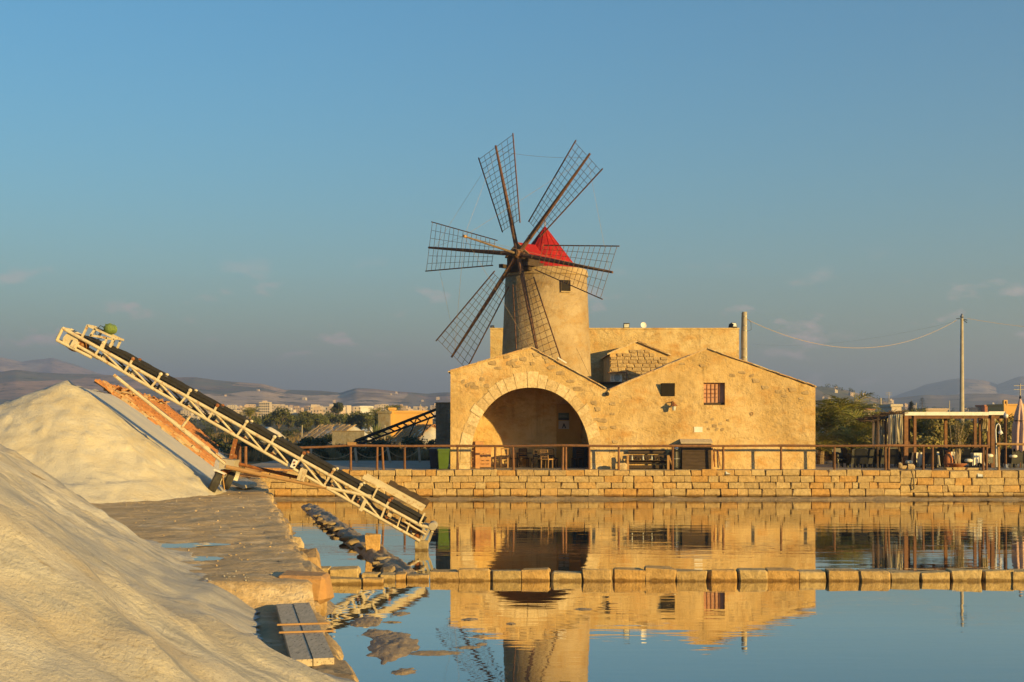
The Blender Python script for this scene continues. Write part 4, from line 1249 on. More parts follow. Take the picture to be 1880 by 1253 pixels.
# --- rear block, small gabled house, left shed ----------------------------
YK = 84.0
rear = thing('rear_building', 'long flat-topped building of orange plaster behind the windmill', 'building', (6, YK, G))
kx0, kx1, kz = gx(900, YK), gx(1357, YK), gz(605, YK)
g = MB(); g.bb(kx0, kx1, YK, YK + 8, 0.9, kz); g.build('wall', M['plaster_back'], rear)
g = MB(); g.bb(kx0 - 0.03, kx1 + 0.02, YK - 0.035, YK + 0.3, kz - 0.001, kz + 0.09); g.build('coping', M['plaster_back'], rear)
YH = 78.0
gh = thing('gabled_house', 'small gabled house of bare coursed stone between the tower and the storehouse', 'building', (7.3, YH, G))
hx0, hx1 = gx(1120, YH), gx(1226, YH)
topC = [(hx0, gz(650, YH)), (gx(1170, YH), gz(628, YH)), (hx1, gz(651, YH))]
g = MB(); brk = {hx0, hx1}
wall_slab(g, dedup([hx0, topC[1][0], hx1]), lambda x: interp(topC, x), [], YH + 0.05, YK - 0.01)
g.build('wall', M['plaster'], gh)
CS = [stone_mesh('stone', (0.42, 0.12, 0.2), 800 + i, M['gablestone'], 0.02, 0.012) for i in range(6)]
z = gz(703, YH); r_ = 0
while z < gz(643, YH):
    x = hx0 + 0.02; h = R.uniform(0.18, 0.24)
    while x < hx1 - 0.05:
        w = R.uniform(0.28, 0.55)
        if x + w > hx1 - 0.15: w = hx1 - x
        if z + h < interp(topC, x + w / 2) - 0.2:
            link('stone', R.choice(CS), None, gh, Vector((x + w / 2, YH + 0.045, z + h / 2)) - wloc(gh), (0, R.uniform(-0.01, 0.01), 0), ((w - 0.025) / 0.42, 1, (h - 0.02) / 0.2))
        x += w
    z += h; r_ += 1
g = MB()
for a, b in zip(topC, topC[1:]):
    q0 = Vector((a[0] - (0.16 if a is topC[0] else 0), YH - 0.12, a[1] - (0.07 if a is topC[0] else 0))); q1 = Vector((b[0] + (0.16 if b is topC[2] else 0), YH - 0.12, b[1] - (0.07 if b is topC[2] else 0)))
    g.prism([q0, q1, q1 + Vector((0, 0, 0.09)), q0 + Vector((0, 0, 0.09))], (0, YK - YH + 0.1, 0))
rfC = g.build('roof', M['rooftile'], gh)
verge(rfC, topC, YH - 0.02, 1, VTILE)
# flat low roof in the valley, and the air conditioner on it
fl_ = thing('flat_annex', 'dark flat-roofed annex in the valley between the two gables', 'building', (5.7, 76.5, G))
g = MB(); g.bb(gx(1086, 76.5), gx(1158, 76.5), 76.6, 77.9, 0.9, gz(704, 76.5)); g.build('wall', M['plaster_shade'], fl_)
g = MB(); g.bb(gx(1083, 76.5), gx(1150, 76.5), 76.3, 77.95, gz(704, 76.5), gz(701.5, 76.5)); g.build('roof', M['darkwood'], fl_)
ac = thing('air_conditioner', 'white air conditioner unit in a brown frame on the flat annex', 'air conditioner', at(1132, 702, 76.9))
p0, p1 = at(1121, 701, 76.9), at(1142, 687, 76.9)
g = MB(); g.bb(p0.x, p1.x, 76.9, 77.2, p0.z, p1.z); acb = g.build('body', M['white'], ac)
g = MB(); cxx = (p0.x + p1.x) / 2 + 0.05; g.lathe((cxx, 76.89, (p0.z + p1.z) / 2), [(0.19, -0.02), (0.19, 0.02)], 20, (0, -1, 0)); g.build('fan_grille', M['steel'], acb)
for k in range(4):
    g = MB(); g.bb(p0.x + 0.04, p0.x + 0.15, 76.885, 76.899, p0.z + 0.06 + k * 0.08, p0.z + 0.10 + k * 0.08); g.build('slat', M['steel'], acb)
a, b = at(1116, 684.5, 76.8), at(1151, 684.5, 76.8)
g = MB(); g.beam(a, b, 0.6, 0.06); g.build('frame', M['wood'], ac)
g = MB(); g.beam(b - Vector((0.03, 0.27, 0.02)), b - Vector((0.03, 0.27, 0.58)), 0.06, 0.06); g.build('frame_post', M['wood'], ac)
# left shed in shade
sh = thing('shed', 'dark flat shed in the shade at the left side of the arch building', 'building', (-4, 73, G))
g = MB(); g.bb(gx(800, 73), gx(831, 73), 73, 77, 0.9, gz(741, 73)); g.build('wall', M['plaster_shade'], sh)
g = MB(); g.bb(gx(799, 73), gx(832, 73), 72.95, 77.1, gz(741, 73) + 0.002, gz(739, 73)); g.build('roof', M['mortar'], sh)

# --- small things on the buildings ---------------------------------------
def floodlight(px, py, Y, label, rz=0.0, tilt=0.3, s=1.0, group=None):
    p = at(px, py, Y)
    t = thing('floodlight', label, 'floodlight', p, group, rz)
    r = Matrix.Rotation(tilt, 3, 'X')
    def mk(nm, m, c, d, par, off):
        g = MB(); g.box(r @ Vector(c) * s, [x * s for x in d], r); me = g.mesh(nm, m); return link(nm, me, None, par)
    hd = mk('housing', M['black'], (0, 0.05, 0.22), (0.36, 0.12, 0.28), t, 0)
    mk('lens', M['paleglass'], (0, -0.018, 0.22), (0.30, 0.012, 0.22), t, 0)
    g = MB(); g.beam(Vector((-0.17, 0.05, 0.2)) * s, Vector((-0.17, 0.05, 0)) * s, 0.03 * s, 0.03 * s); g.beam(Vector((0.17, 0.05, 0.2)) * s, Vector((0.17, 0.05, 0)) * s, 0.03 * s, 0.03 * s); g.beam(Vector((-0.17, 0.05, 0.02)) * s, Vector((0.17, 0.05, 0.02)) * s, 0.03 * s, 0.03 * s)
    link('bracket', g.mesh('bracket', M['black']), None, t)
    return t
floodlight(1150, 604.5, 84.1, 'floodlight on the flat parapet left of the satellite dish', 0.1)
floodlight(1350, 603.5, 84.1, 'floodlight at the right end of the parapet by the thick pole', 0.6, -0.4, 1.1)
floodlight(1342, 603.5, 84.1, 'small floodlight turned away, left of the one at the parapet end', 2.4, 0.3, 0.8)
floodlight(904, 606.5, 84.1, 'floodlight at the left corner of the rear building, behind the sails', -0.8, 0.3, 0.8)
floodlight(1337, 874, 63.9, 'floodlight fixed low on the stone wall below the storehouse', 0.2, -0.3, 0.75)
floodlight(1800, 879, 63.9, 'floodlight fixed low on the stone wall below the pergola', 0.1, -0.3, 0.8)
ds = thing('satellite_dish', 'white satellite dish on the parapet of the rear building', 'satellite dish', at(1181, 604, 84.3))
pp = wloc(ds)
g = MB(); ax_ = Vector((0.25, -0.9, 0.3)).normalized()
g.lathe(pp + Vector((0, 0, 0.20)) , [(0.02, 0.0), (0.12, 0.012), (0.17, 0.04), (0.20, 0.07), (0.19, 0.08), (0.16, 0.05), (0.11, 0.025), (0.02, 0.012)], 20, ax_); g.build('dish', M['white'], ds)
g = MB(); g.tube(pp - Vector((0, 0, 0.05)), pp + Vector((0, 0.05, 0.2)), 0.02, n=6); g.build('mast', M['steel'], ds)
g = MB(); g.tube(pp + Vector((0, 0, 0.06)), pp + Vector((0, 0, 0.12)) + ax_ * 0.26, 0.008, n=5); g.build('feed_arm', M['steel'], ds)
ln = thing('wall_lantern', 'old iron lantern with pale glass bracketed to the storehouse wall', 'lantern', at(1235, 745, YS))
p = wloc(ln)
g = MB(); g.path([p + Vector((-0.02, 0, 0.12)), p + Vector((-0.02, -0.15, 0.2)), p + Vector((0, -0.3, 0.17)), p + Vector((0.02, -0.32, 0.08))], 0.018, 6); g.tube(p + Vector((-0.02, -0.005, -0.02)), p + Vector((-0.02, -0.03, 0.2)), 0.03, n=6); g.build('bracket', M['rust'], ln)
g = MB(); c = p + Vector((0.02, -0.32, 0)); g.lathe(c, [(0.19, -0.03), (0.15, 0.03), (0.06, 0.09), (0.03, 0.16)], 8); g.build('lamp_cap', M['rust'], ln)
g = MB(); g.lathe(c, [(0.07, -0.24), (0.115, -0.032)], 8); g.build('lamp_glass', M['paleglass'], ln)
vb = thing('junction_box', 'small dark lamp in the valley where the two roofs meet', 'lamp', at(1115, 724, YS - 0.1))
p = wloc(vb); g = MB(); g.lathe(p, [(0.04, -0.09), (0.1, -0.05), (0.1, 0.05), (0.05, 0.1)], 10); g.build('lamp_body', M['black'], vb)
g = MB(); g.tube(p + Vector((0, 0, 0.08)), p + Vector((0, 0.12, 0.2)), 0.02, n=6); g.build('bracket', M['black'], vb)
# white bracket on the roof slope of the arch building
wb = thing('roof_bracket', 'small pale metal bracket on the right roof slope of the arch building', 'bracket', at(1030, 661, 65.4))
a, b = at(1024, 657, 65.35), at(1040, 667, 65.35)
g = MB(); g.beam(a, b, 0.05, 0.06); g.build('bar', M['white'], wb)
g = MB(); g.beam(a, a + Vector((0, 0.1, -0.15)), 0.04, 0.04); g.build('foot', M['steel'], wb)

# --- poles and cables -----------------------------------------------------
YP = 84.7
pole1 = thing('concrete_pole', 'thick concrete pole standing behind the storehouse roof', 'pole', (gx(1367, YP), YP, G))
x = gx(1367, YP)
g = MB(); g.tube((x, YP, 1.0), (x, YP, gz(573, YP)), 0.21, 0.155, 14); g.build('shaft', M['concrete'], pole1)
for py in (582, 599, 608, 642, 657):
    g = MB(); g.tube((x, YP, gz(py, YP)), (x, YP, gz(py, YP) + 0.05), 0.172 + (py - 573) * 0.0002, n=14); g.build('band', M['steel'], pole1)
g = MB(); g.path([(x - 0.24, YP - 0.12, gz(660, YP)), (x - 0.22, YP - 0.12, gz(620, YP)), (x - 0.18, YP - 0.12, gz(575, YP))], 0.03, 6); g.build('conduit', M['wire'], pole1)
g = MB(); g.path([(x + 0.15, YP, gz(585, YP)), (x + 0.4, YP, gz(592, YP)), (x + 0.42, YP, gz(606, YP)), (x + 0.12, YP, gz(609, YP))], 0.012, 5); g.build('loose_wire', M['wire'], pole1)
Y2 = 105.0
pole2 = thing('lamp_pole', 'tall pale pole with a small cap rising behind the pergola', 'pole', (gx(1766, Y2), Y2, 1.3))
x2 = gx(1766, Y2)
g = MB(); g.tube((x2, Y2, 1.0), (x2, Y2, gz(585, Y2)), 0.21, 0.11, 14); g.build('shaft', M['concrete'], pole2)
g = MB(); g.lathe((x2, Y2, gz(582, Y2)), [(0.1, -0.1), (0.15, 0.0), (0.1, 0.14), (0.03, 0.25)], 12); g.build('cap', M['steel'], pole2)
for d in ((-0.45, 0.02), (0.4, -0.1), (0.38, -0.3)):
    g = MB(); g.tube((x2, Y2, gz(586, Y2)), (x2 + d[0], Y2 - 0.05, gz(586, Y2) + d[1]), 0.03, n=6); g.build('insulator_arm', M['black'], pole2)
def cable(label, a, b, sag, r, m):
    a = Vector(a); b = Vector(b); n = 40
    pts = [a.lerp(b, k / n) - Vector((0, 0, sag * 4 * (k / n) * (1 - k / n))) for k in range(n + 1)]
    g = MB(); g.path(pts, r, 5, False)
    return tag(g.build('cable', m), label, 'cable')
cable('twisted cable sagging between the thick concrete pole and the tall pale pole', (x + 0.16, YP, gz(587, YP)), (x2 - 0.4, Y2, gz(588, Y2)), 1.98, 0.014, M['rope'])
cable('cable leaving the tall pale pole towards the right edge', (x2 + 0.4, Y2, gz(585, Y2)), (gx(2150, 105), 105, gz(605, 105)), 0.5, 0.013, M['rope'])
cable('thin upper wire running left from the tall pale pole', (x2 - 0.4, Y2, gz(590, Y2)), (gx(1380, 160), 160, gz(632, 160)), 0.8, 0.004, M['concrete'])

# ------------------------------------------------------------------ wooden railing
def railing(name, label, segs, posts, Y, m, zb):
    t = thing(name, label, 'railing', (at(segs[0][0], 820, Y).x, Y, zb))
    for (pa, ya, pb, yb) in segs:
        a, b = at(pa, ya, Y), at(pb, yb, Y)
        g = MB(); mid = a.lerp(b, 0.5) + Vector((0, R.uniform(-0.02, 0.02), R.uniform(-0.03, 0.01)))
        g.path([a - (b - a).normalized() * 0.08, mid, b + (b - a).normalized() * 0.08], [0.062, 0.054, 0.058], 9); g.build('rail', m, t)
    for px, lean in posts:
        x = gx(px, Y + 0.04)
        g = MB(); g.tube((x, Y + 0.05, zb - 0.1), (x + lean, Y + 0.03, gz(821, Y)), 0.06, 0.052, 9); g.build('post', m, t)
    return t
rl = railing('wooden_railing', 'long brown pole railing on top of the stone wall', [(541, 822.5, 640, 818), (640, 818, 840, 819), (840, 819, 1035, 818), (1035, 818, 1235, 819), (1235, 819, 1432, 818.5), (1432, 818.5, 1630, 818.5), (1630, 818, 1812, 819)],
        [(644, 0), (692, 0.02), (704, -0.06), (743, 0), (840, 0), (908, 0.03), (943, -0.03), (1033, 0.02), (1039, 0), (1082, 0), (1136, 0), (1235, 0), (1328, 0), (1434, 0), (1532, 0), (1626, -0.02), (1631, 0.02), (1695, 0), (1712, 0), (1805, 0.0), (1811, 0.02)], 64.22, M['wood'], 1.40)
g = MB(); p = at(646, 815, 64.15); g.box(p, (0.42, 0.04, 0.14)); sgn = g.build('rail_sign', M['palewood'], rl)
railing('wooden_railing', 'short light-coloured pole railing at the right edge, newer than the brown one', [(1832, 815.5, 1960, 816)], [(1834, -0.04), (1958, 0)], 64.2, M['palewood'], 1.40)
for (pxs, lab) in (((440, 451), 'pair of short wooden posts beside the conveyor at the quay end'),):
    t = thing('wooden_post', lab, 'post', (gx(445, 62), 62, 1.4))
    for px in pxs:
        g = MB(); g.tube((gx(px, 62), 62, 1.0), (gx(px, 62), 62.0, gz(820, 62)), 0.075, 0.07, 9); g.build('post', M['wood'], t)
    rope(t, (gx(440, 62), 62, gz(832, 62)), (gx(400, 64), 64, gz(828, 64)), 0.12, 0.02)
ro = thing('rope_fence', 'leaning pale posts with a slack rope at the edge of the shaded field', 'fence', (-9, 78, 1.37))
prev = None
for i, (px, yt, yb, ln_) in enumerate(((571, 824, 845, 0), (655, 822, 851, 3), (717, 820, 848, 6), (771, 821, 845, 2))):
    a = at(px, yb, 76); b = at(px - ln_, yt, 76); a.z = 1.3
    g = MB(); g.beam(a, b, 0.13, 0.13); g.build('post', M['concrete'], ro)
    if prev is not None: rope(ro, prev, b - Vector((0, 0, 0.15)), 0.45, 0.02)
    prev = b - Vector((0, 0, 0.15))

# ------------------------------------------------------------------ belt conveyor
YN, YF = 38.65, 39.35
cv = thing('belt_conveyor', 'long cream lattice conveyor with black belt rising from the pool over the salt heap', 'conveyor', (gx(400, 39), 39, QZ))
def tp(px): return 603 + 0.5515 * (px - 115)
def bp_(px): return 632 + 0.572 * (px - 137)
tops = [183, 237, 288, 342, 392, 446, 497, 551, 606, 656, 708]
bots = [174, 228, 277, 330, 381, 434, 485, 538, 594, 645, 699]
def W3(px, py, near=True):
    q = at(px, py, YN)
    if not near: q.y = YF
    return q
for near in (True, False):
    def q(px, py): return W3(px, py, near)
    for a, b, r in (((115, 603), (776, tp(776)), 0.052), ((137, 632), (771, 994), 0.046), ((104, 625), (168, 657), 0.046), ((104, 625), (115, 603), 0.046)):
        g = MB(); g.tube(q(*a), q(*b), r, n=10); g.build('chord', M['cream'], cv, smooth=False)
    for i in range(len(tops)):
        g = MB(); g.beam(q(tops[i], tp(tops[i])), q(bots[i], bp_(bots[i])), 0.055, 0.06, (0, 1, 0)); g.build('upright', M['cream'], cv)
        if i < len(tops) - 1:
            g = MB(); g.tube(q(tops[i] + 2, tp(tops[i]) + 2), q(bots[i + 1] - 2, bp_(bots[i + 1]) - 2), 0.03, n=8); g.build('diagonal', M['cream'], cv)
    for i in range(len(tops)):
        a = q(tops[i] + 1, tp(tops[i])); b = q(tops[i] + 7, tp(tops[i]) - 11)
        g = MB(); g.beam(a, b, 0.06, 0.065, (0, 1, 0)); br_ = g.build('idler_bracket', M['cream'], cv)
        g = MB(); g.lathe(b, [(0.03, -0.05), (0.055, -0.03), (0.055, 0.03), (0.03, 0.05)], 10, (0, 1, 0)); g.build('roller_end', M['rust'] if i % 3 == 1 else M['cream'], br_)
        if near:
            c = q(tops[i] + 8, tp(tops[i]) + 15)
            g = MB(); g.box(c + Vector((0, 0.1, 0)), (0.13, 0.06, 0.17), Matrix.Rotation(rad(29), 3, 'Y')); g.build('bearing_plate', M['cream'], cv)
for i in range(len(tops)):
    for (dpx, dpy, r) in ((7, -6, 0.05), (2, 20, 0.05)):
        a = W3(tops[i] + dpx, tp(tops[i]) + dpy); b = a.copy(); a.y = YN + 0.06; b.y = YF - 0.06
        g = MB(); g.tube(a, b, r, n=8); g.build('roller', M['rust'] if dpy > 0 else M['steel'], cv)
    a = W3(bots[i], bp_(bots[i])); b = a.copy(); b.y = YF
    g = MB(); g.beam(a, b, 0.06, 0.06); g.build('cross_member', M['cream'], cv)
# troughed belt and its return run
ca_ = W3(150, tp(150)); cb_ = W3(774, tp(774)); dv = (cb_ - ca_).normalized(); nv = Vector((-dv.z, 0, dv.x)); nv = nv if nv.z > 0 else -nv
secs = [(0.0, 0.19), (0.10, 0.13), (0.22, 0.085), (0.48, 0.085), (0.60, 0.13), (0.70, 0.20)]
g = MB(); V = []; n = 60
for k in range(n + 1):
    c = ca_.lerp(cb_, k / n)
    rise = min(1, k / 6)
    for up_ in (0, 0.035):
        for (y_, h) in secs:
            hh_ = 0.085 + (h - 0.085) * rise + up_ + 0.006 * math.sin(k * 2.1)
            V.append(Vector((c.x, YN + 0.0 + y_, c.z)) + nv * hh_)
m_ = len(secs); Fc = []
for k in range(n):
    for l in (0, m_):
        for j in range(m_ - 1):
            o = k * 2 * m_ + l + j; o2 = o + 2 * m_
            Fc.append((o, o + 1, o2 + 1, o2))
    for j in (0, m_ - 1):
        o = k * 2 * m_ + j; o2 = o + 2 * m_
        Fc.append((o, o + m_, o2 + m_, o2))
g.add(V, Fc); g.build('belt', M['rubber'], cv)
g = MB(); g.beam(W3(160, tp(160) + 20) + Vector((0, 0.35, 0)), W3(765, tp(765) + 17) + Vector((0, 0.35, 0)), 0.6, 0.02); g.build('return_belt', M['rubber'], cv)
# near flank of belt seen above the chord: skirt strip
g = MB(); g.beam(W3(170, tp(170)) + nv * 0.15 + Vector((0, 0.02, 0)), W3(770, tp(770)) + nv * 0.12 + Vector((0, 0.02, 0)), 0.015, 0.09); g.build('belt_edge', M['rubber'], cv)
# head drum, head frame and motor
g = MB(); c = W3(136, 629); g.lathe(Vector((c.x, YN + 0.06, c.z)), [(0.1, 0), (0.26, 0.0), (0.27, 0.28), (0.26, 0.56), (0.1, 0.56)], 20, (0, 1, 0)); hd = g.build('head_drum', M['rust'], cv)
g = MB(); g.lathe(Vector((c.x - 0.12, YN + 0.03, c.z + 0.05)), [(0.05, 0), (0.22, 0), (0.22, 0.03), (0.05, 0.03)], 20, (0, 1, 0)); g.build('drum_cheek', M['cream'], hd)
g = MB(); g.box(Vector((c.x + 0.03, YN - 0.02, c.z - 0.05)), (0.18, 0.08, 0.22), Matrix.Rotation(rad(29), 3, 'Y')); g.build('bearing_block', M['cream'], cv)
for near in (True, False):
    q = lambda px, py: W3(px, py, near)
    for a, b in (((150, 621), (161, 598)), ((161, 598), (213, 622)), ((197, 620), (186, 645)), ((166, 616), (197, 621)), ((208, 624), (202, 638)), ((175, 604), (166, 617))):
        g = MB(); g.beam(q(*a), q(*b), 0.06, 0.06, (0, 1, 0)); g.build('head_frame', M['cream'], cv)
for px, py in ((161, 598), (213, 622), (104, 625), (115, 603)):
    g = MB(); g.beam(W3(px, py), W3(px, py, False), 0.06, 0.06); g.build('cross_member', M['cream'], cv)
mc = W3(193, 603); mc.y = 39.0
g = MB(); g.lathe(mc - Vector((0, 0.16, 0)), [(0.05, -0.03), (0.12, 0.0), (0.145, 0.06), (0.145, 0.3), (0.12, 0.34), (0.04, 0.36)], 18, (0.3, 1, 0)); mo = g.build('motor', M['motor'], cv)
for k in range(9):
    a = 2 * math.pi * k / 9
    g = MB(); g.beam(mc + Vector((0.15 * math.cos(a), -0.08, 0.15 * math.sin(a))), mc + Vector((0.15 * math.cos(a) + 0.03, 0.14, 0.15 * math.sin(a))), 0.02, 0.03); g.build('fin', M['motor'], mo)
g = MB(); g.path([mc, mc + Vector((-0.25, 0, 0.1)), mc + Vector((-0.4, 0, -0.1)), mc + Vector((-0.3, 0, -0.3)), mc + Vector((-0.1, 0, -0.22))], 0.012, 5); g.build('cable', M['wire'], cv)
# hopper: side boards and rubber flap at the foot
a, b = W3(662, 884), W3(772, 944)
for near in (True, False):
    o = Vector((0, 0.0 if near else 0.72, 0.0))
    g = MB(); g.beam(a + o + nv * 0.16, b + o + nv * 0.16, 0.02, 0.14); g.build('side_board', M['cream'], cv)
for px in (684, 770):
    g = MB(); g.beam(W3(px, tp(px) - 2) - Vector((0, 0.03, 0)), W3(px + 10, tp(px) - 22) - Vector((0, 0.03, 0)), 0.05, 0.08, (0, 1, 0)); g.build('board_post', M['cream'], cv)
g = MB(); f0_, f1_ = W3(704, 899, False), W3(778, 938, False); n = 10; V = []
for k in range(n + 1):
    c = f0_.lerp(f1_, k / n)
    for h in (0.02, 0.15, 0.27):
        V.append(Vector((c.x, YF + 0.02 + h * 0.3 + 0.02 * math.sin(k * 1.3), c.z)) + nv * (h + 0.02 * math.sin(k * 2.2)))
for k in range(n + 1):
    for h in (0.02, 0.15, 0.27):
        c = f0_.lerp(f1_, k / n)
        V.append(Vector((c.x, YF + 0.045 + h * 0.3 + 0.02 * math.sin(k * 1.3), c.z)) + nv * (h + 0.02 * math.sin(k * 2.2)))
Fc = []
o = 3 * (n + 1)
for k in range(n):
    for j in (0, 1):
        Fc += [(k * 3 + j, k * 3 + j + 1, k * 3 + j + 4, k * 3 + j + 3), (o + k * 3 + j, o + k * 3 + j + 3, o + k * 3 + j + 4, o + k * 3 + j + 1)]
    for j in (0, 2):
        Fc.append((k * 3 + j, k * 3 + 3 + j, o + k * 3 + 3 + j, o + k * 3 + j))
g.add(V, Fc); g.build('rubber_flap', M['darkwood'], cv)
g = MB(); g.beam(W3(660, 880, False), W3(705, 903, False), 0.03, 0.06); g.build('flap_rail', M['darkwood'], cv)
# tail end: pulley, rusty drive, feet on a block
g = MB(); c = W3(794, 967); g.lathe(Vector((c.x, YN - 0.05, c.z)), [(0.05, 0), (0.11, 0.0), (0.125, 0.06), (0.11, 0.12), (0.11, 0.6), (0.125, 0.66), (0.11, 0.72)], 16, (0, 1, 0)); g.build('tail_pulley', M['concrete'], cv)
for a, b, r in (((776, 966), (792, 970), 0.05), ((742, 958), (782, 982), 0.03), ((735, 950), (729, 968), 0.025), ((752, 960), (746, 978), 0.025)):
    for near in (True, False):
        g = MB(); g.tube(W3(*a, near), W3(*b, near), r, n=8); g.build('tail_strut', M['cream'], cv)
for px, py, s_q in ((752, 968, 0.13), (760, 974, 0.11), (745, 963, 0.09), (764, 986, 0.09)):
    c = W3(px, py); g = MB(); g.lathe(Vector((c.x, YN + 0.12, c.z)), [(s_q * 0.4, 0), (s_q, 0.03), (s_q, 0.3), (s_q * 0.4, 0.33)], 10, (0.3, 1, 0.1)); g.build('drive_part', M['rust'], cv)
for a, b in (((788, 972), (774, 998)), ((779, 968), (771, 996)), ((794, 976), (786, 996))):
    g = MB(); g.beam(W3(*a), W3(*b) + Vector((0, 0.2, 0)), 0.07, 0.07, (0, 1, 0)); g.build('tail_leg', M['cream'], cv)
fb = thing('stone_block', 'stone block in the water carrying the foot of the conveyor', 'stone', W3(774, 1004))
place_stone(BLK, (0.67, 0.45, 0.6), fb, W3(774, 1003) + Vector((0, 0.2, -0.12)), (0.38, 0.45, 0.52), jr=0.05)
# control box
g = MB(); c = W3(541, 852); g.box(c - Vector((0, 0.09, 0)), (0.14, 0.1, 0.24), Matrix.Rotation(rad(25), 3, 'Y')); cb2 = g.build('control_box', M['white'], cv)
for dz, m in ((0.05, 'rust'), (-0.04, 'black')):
    g = MB(); g.lathe(c + Vector((0.02, -0.145, dz)), [(0.03, 0), (0.03, 0.02)], 8, (0, -1, 0)); g.build('switch', M[m], cb2)
for a, b in (((556, 860), (548, 882)), ((562, 862), (555, 884)), ((672, 918), (662, 938))):
    g = MB(); g.beam(W3(*a) - Vector((0, 0.04, 0)), W3(*b) - Vector((0, 0.04, 0)), 0.10, 0.06, (0, 1, 0)); g.build('clamp', M['cream'], cv)
# undercarriage
YA = 39.0
def A3(px, py, Y=YA): return at(px, py, Y)
for a, b, Y_, m in (((433, 806), (424, 843), YN, 'rust'), ((439, 815), (431, 842), YF, 'rust')):
    g = MB(); g.beam(A3(*a, Y_), A3(*b, Y_), 0.11, 0.08, (0, 1, 0)); g.build('leg', M[m], cv)
for a, b, Y_, r, m in (((413, 852), (209, 689), YN, 0.05, 'cream'), ((416, 850), (209, 689), YF, 0.045, 'cream'), ((415, 857), (480, 872), YN, 0.065, 'palewood'), ((480, 872), (600, 896), YN, 0.05, 'palewood'), ((600, 896), (682, 912), YN, 0.05, 'cream'), ((437, 852), (560, 880), YF, 0.05, 'rust'), ((349, 764), (331, 789), YN, 0.04, 'cream'), ((415, 850), (331, 789), YN, 0.03, 'rust')):  # far tow arm takes the darker rust colour in place of its shade
    g = MB(); g.tube(A3(*a, Y_), A3(*b, Y_), r, n=9); g.build('tow_arm' if a[0] > 412 and b[0] > 450 else 'brace', M[m], cv)
g = MB(); g.box(A3(421, 852), (0.42, 0.75, 0.28), Matrix.Rotation(rad(8), 3, 'Y')); g.build('axle_box', M['concrete'], cv)
g = MB(); g.beam(A3(402, 871) + Vector((0, -0.3, 0)), A3(424, 862) + Vector((0, 0.3, 0)), 0.14, 0.14); g.build('axle', M['rust'], cv)
def wheel(c, lean, yaw, rr=0.32):
    axd = Vector((math.cos(lean) * math.cos(yaw), math.sin(yaw), -math.sin(lean)))
    hw_ = 0.115
    g = MB(); g.lathe(c - axd * hw_, [(rr * 0.62, 0.0), (rr * 0.9, 0.01), (rr, 0.05), (rr, 0.18), (rr * 0.9, 0.22), (rr * 0.62, 0.23)], 28, axd)
    w = g.build('wheel', M['tyre'], cv)
    g = MB(); g.lathe(c - axd * hw_ * 0.9, [(0.03, -0.02), (0.08, 0.0), (rr * 0.64, 0.02), (rr * 0.64, 0.19), (0.08, 0.2), (0.03, 0.22)], 20, axd); g.build('rim', M['rust'], w)
    n_ = axd.cross(Vector((0, 1, 0))).normalized()
    u_ = axd.cross(n_).normalized(); 
    if n_.z < 0: n_ = -n_
    V = []; ks = 9
    for sgn_ in (-1, 1):
        for k in range(ks + 1):
            t = rad(-95 + 118 * k / ks)
            V.append(c + axd * sgn_ * 0.17 + (n_ * math.cos(t) + Vector((0, -1, 0)) * math.sin(t)) * (rr + 0.06))
    g = MB(); g.add(V, [(k, k + 1, ks + 2 + k, ks + 1 + k) for k in range(ks)])
    f = g.build('fender', M['white'], w)
    sm = f.modifiers.new('thick', 'SOLIDIFY'); sm.thickness = 0.015
wheel(A3(395, 887, 38.75), rad(24), rad(8))
wheel(A3(421, 880, 39.3), rad(22), rad(10))
rope(cv, A3(407, 862), A3(412, 900), 0, 0.02, M['palewood'], 'hose')
# plates and rubble behind the wheels
pb = thing('concrete_slab', 'grey slab lying on the quay in the shadow behind the conveyor wheels', 'slab', A3(445, 893, 41))
g = MB(); c = A3(440, 893, 41.0); g.prism([A3(424, 889, 42.5), A3(452, 884, 43.4), A3(472, 893, 41.5), A3(446, 898, 40.4)], (0, 0, 0.10)); g.build('slab', M['greyboard'], pb)
# timber baulks and planks on the slope by the far wall
tb = thing('timber_pile', 'heap of orange broken planks and tiles between the conveyor axle and the far wall', 'timber', A3(455, 868, 50))
for i in range(16):
    a = at(R.uniform(425, 470), R.uniform(858, 874), R.uniform(44, 52)); a.z = max(a.z, 1.5)
    an = R.uniform(-0.5, 0.3); L = R.uniform(0.6, 1.6)
    b = a + Vector((math.cos(an) * L, math.sin(an) * L * 0.6, R.uniform(-0.25, 0.05)))
    g = MB(); g.beam(a, b, R.uniform(0.08, 0.16), R.uniform(0.03, 0.08)); g.build('plank', M[R.choice(('palewood', 'wood', 'orange', 'tile'))], tb)

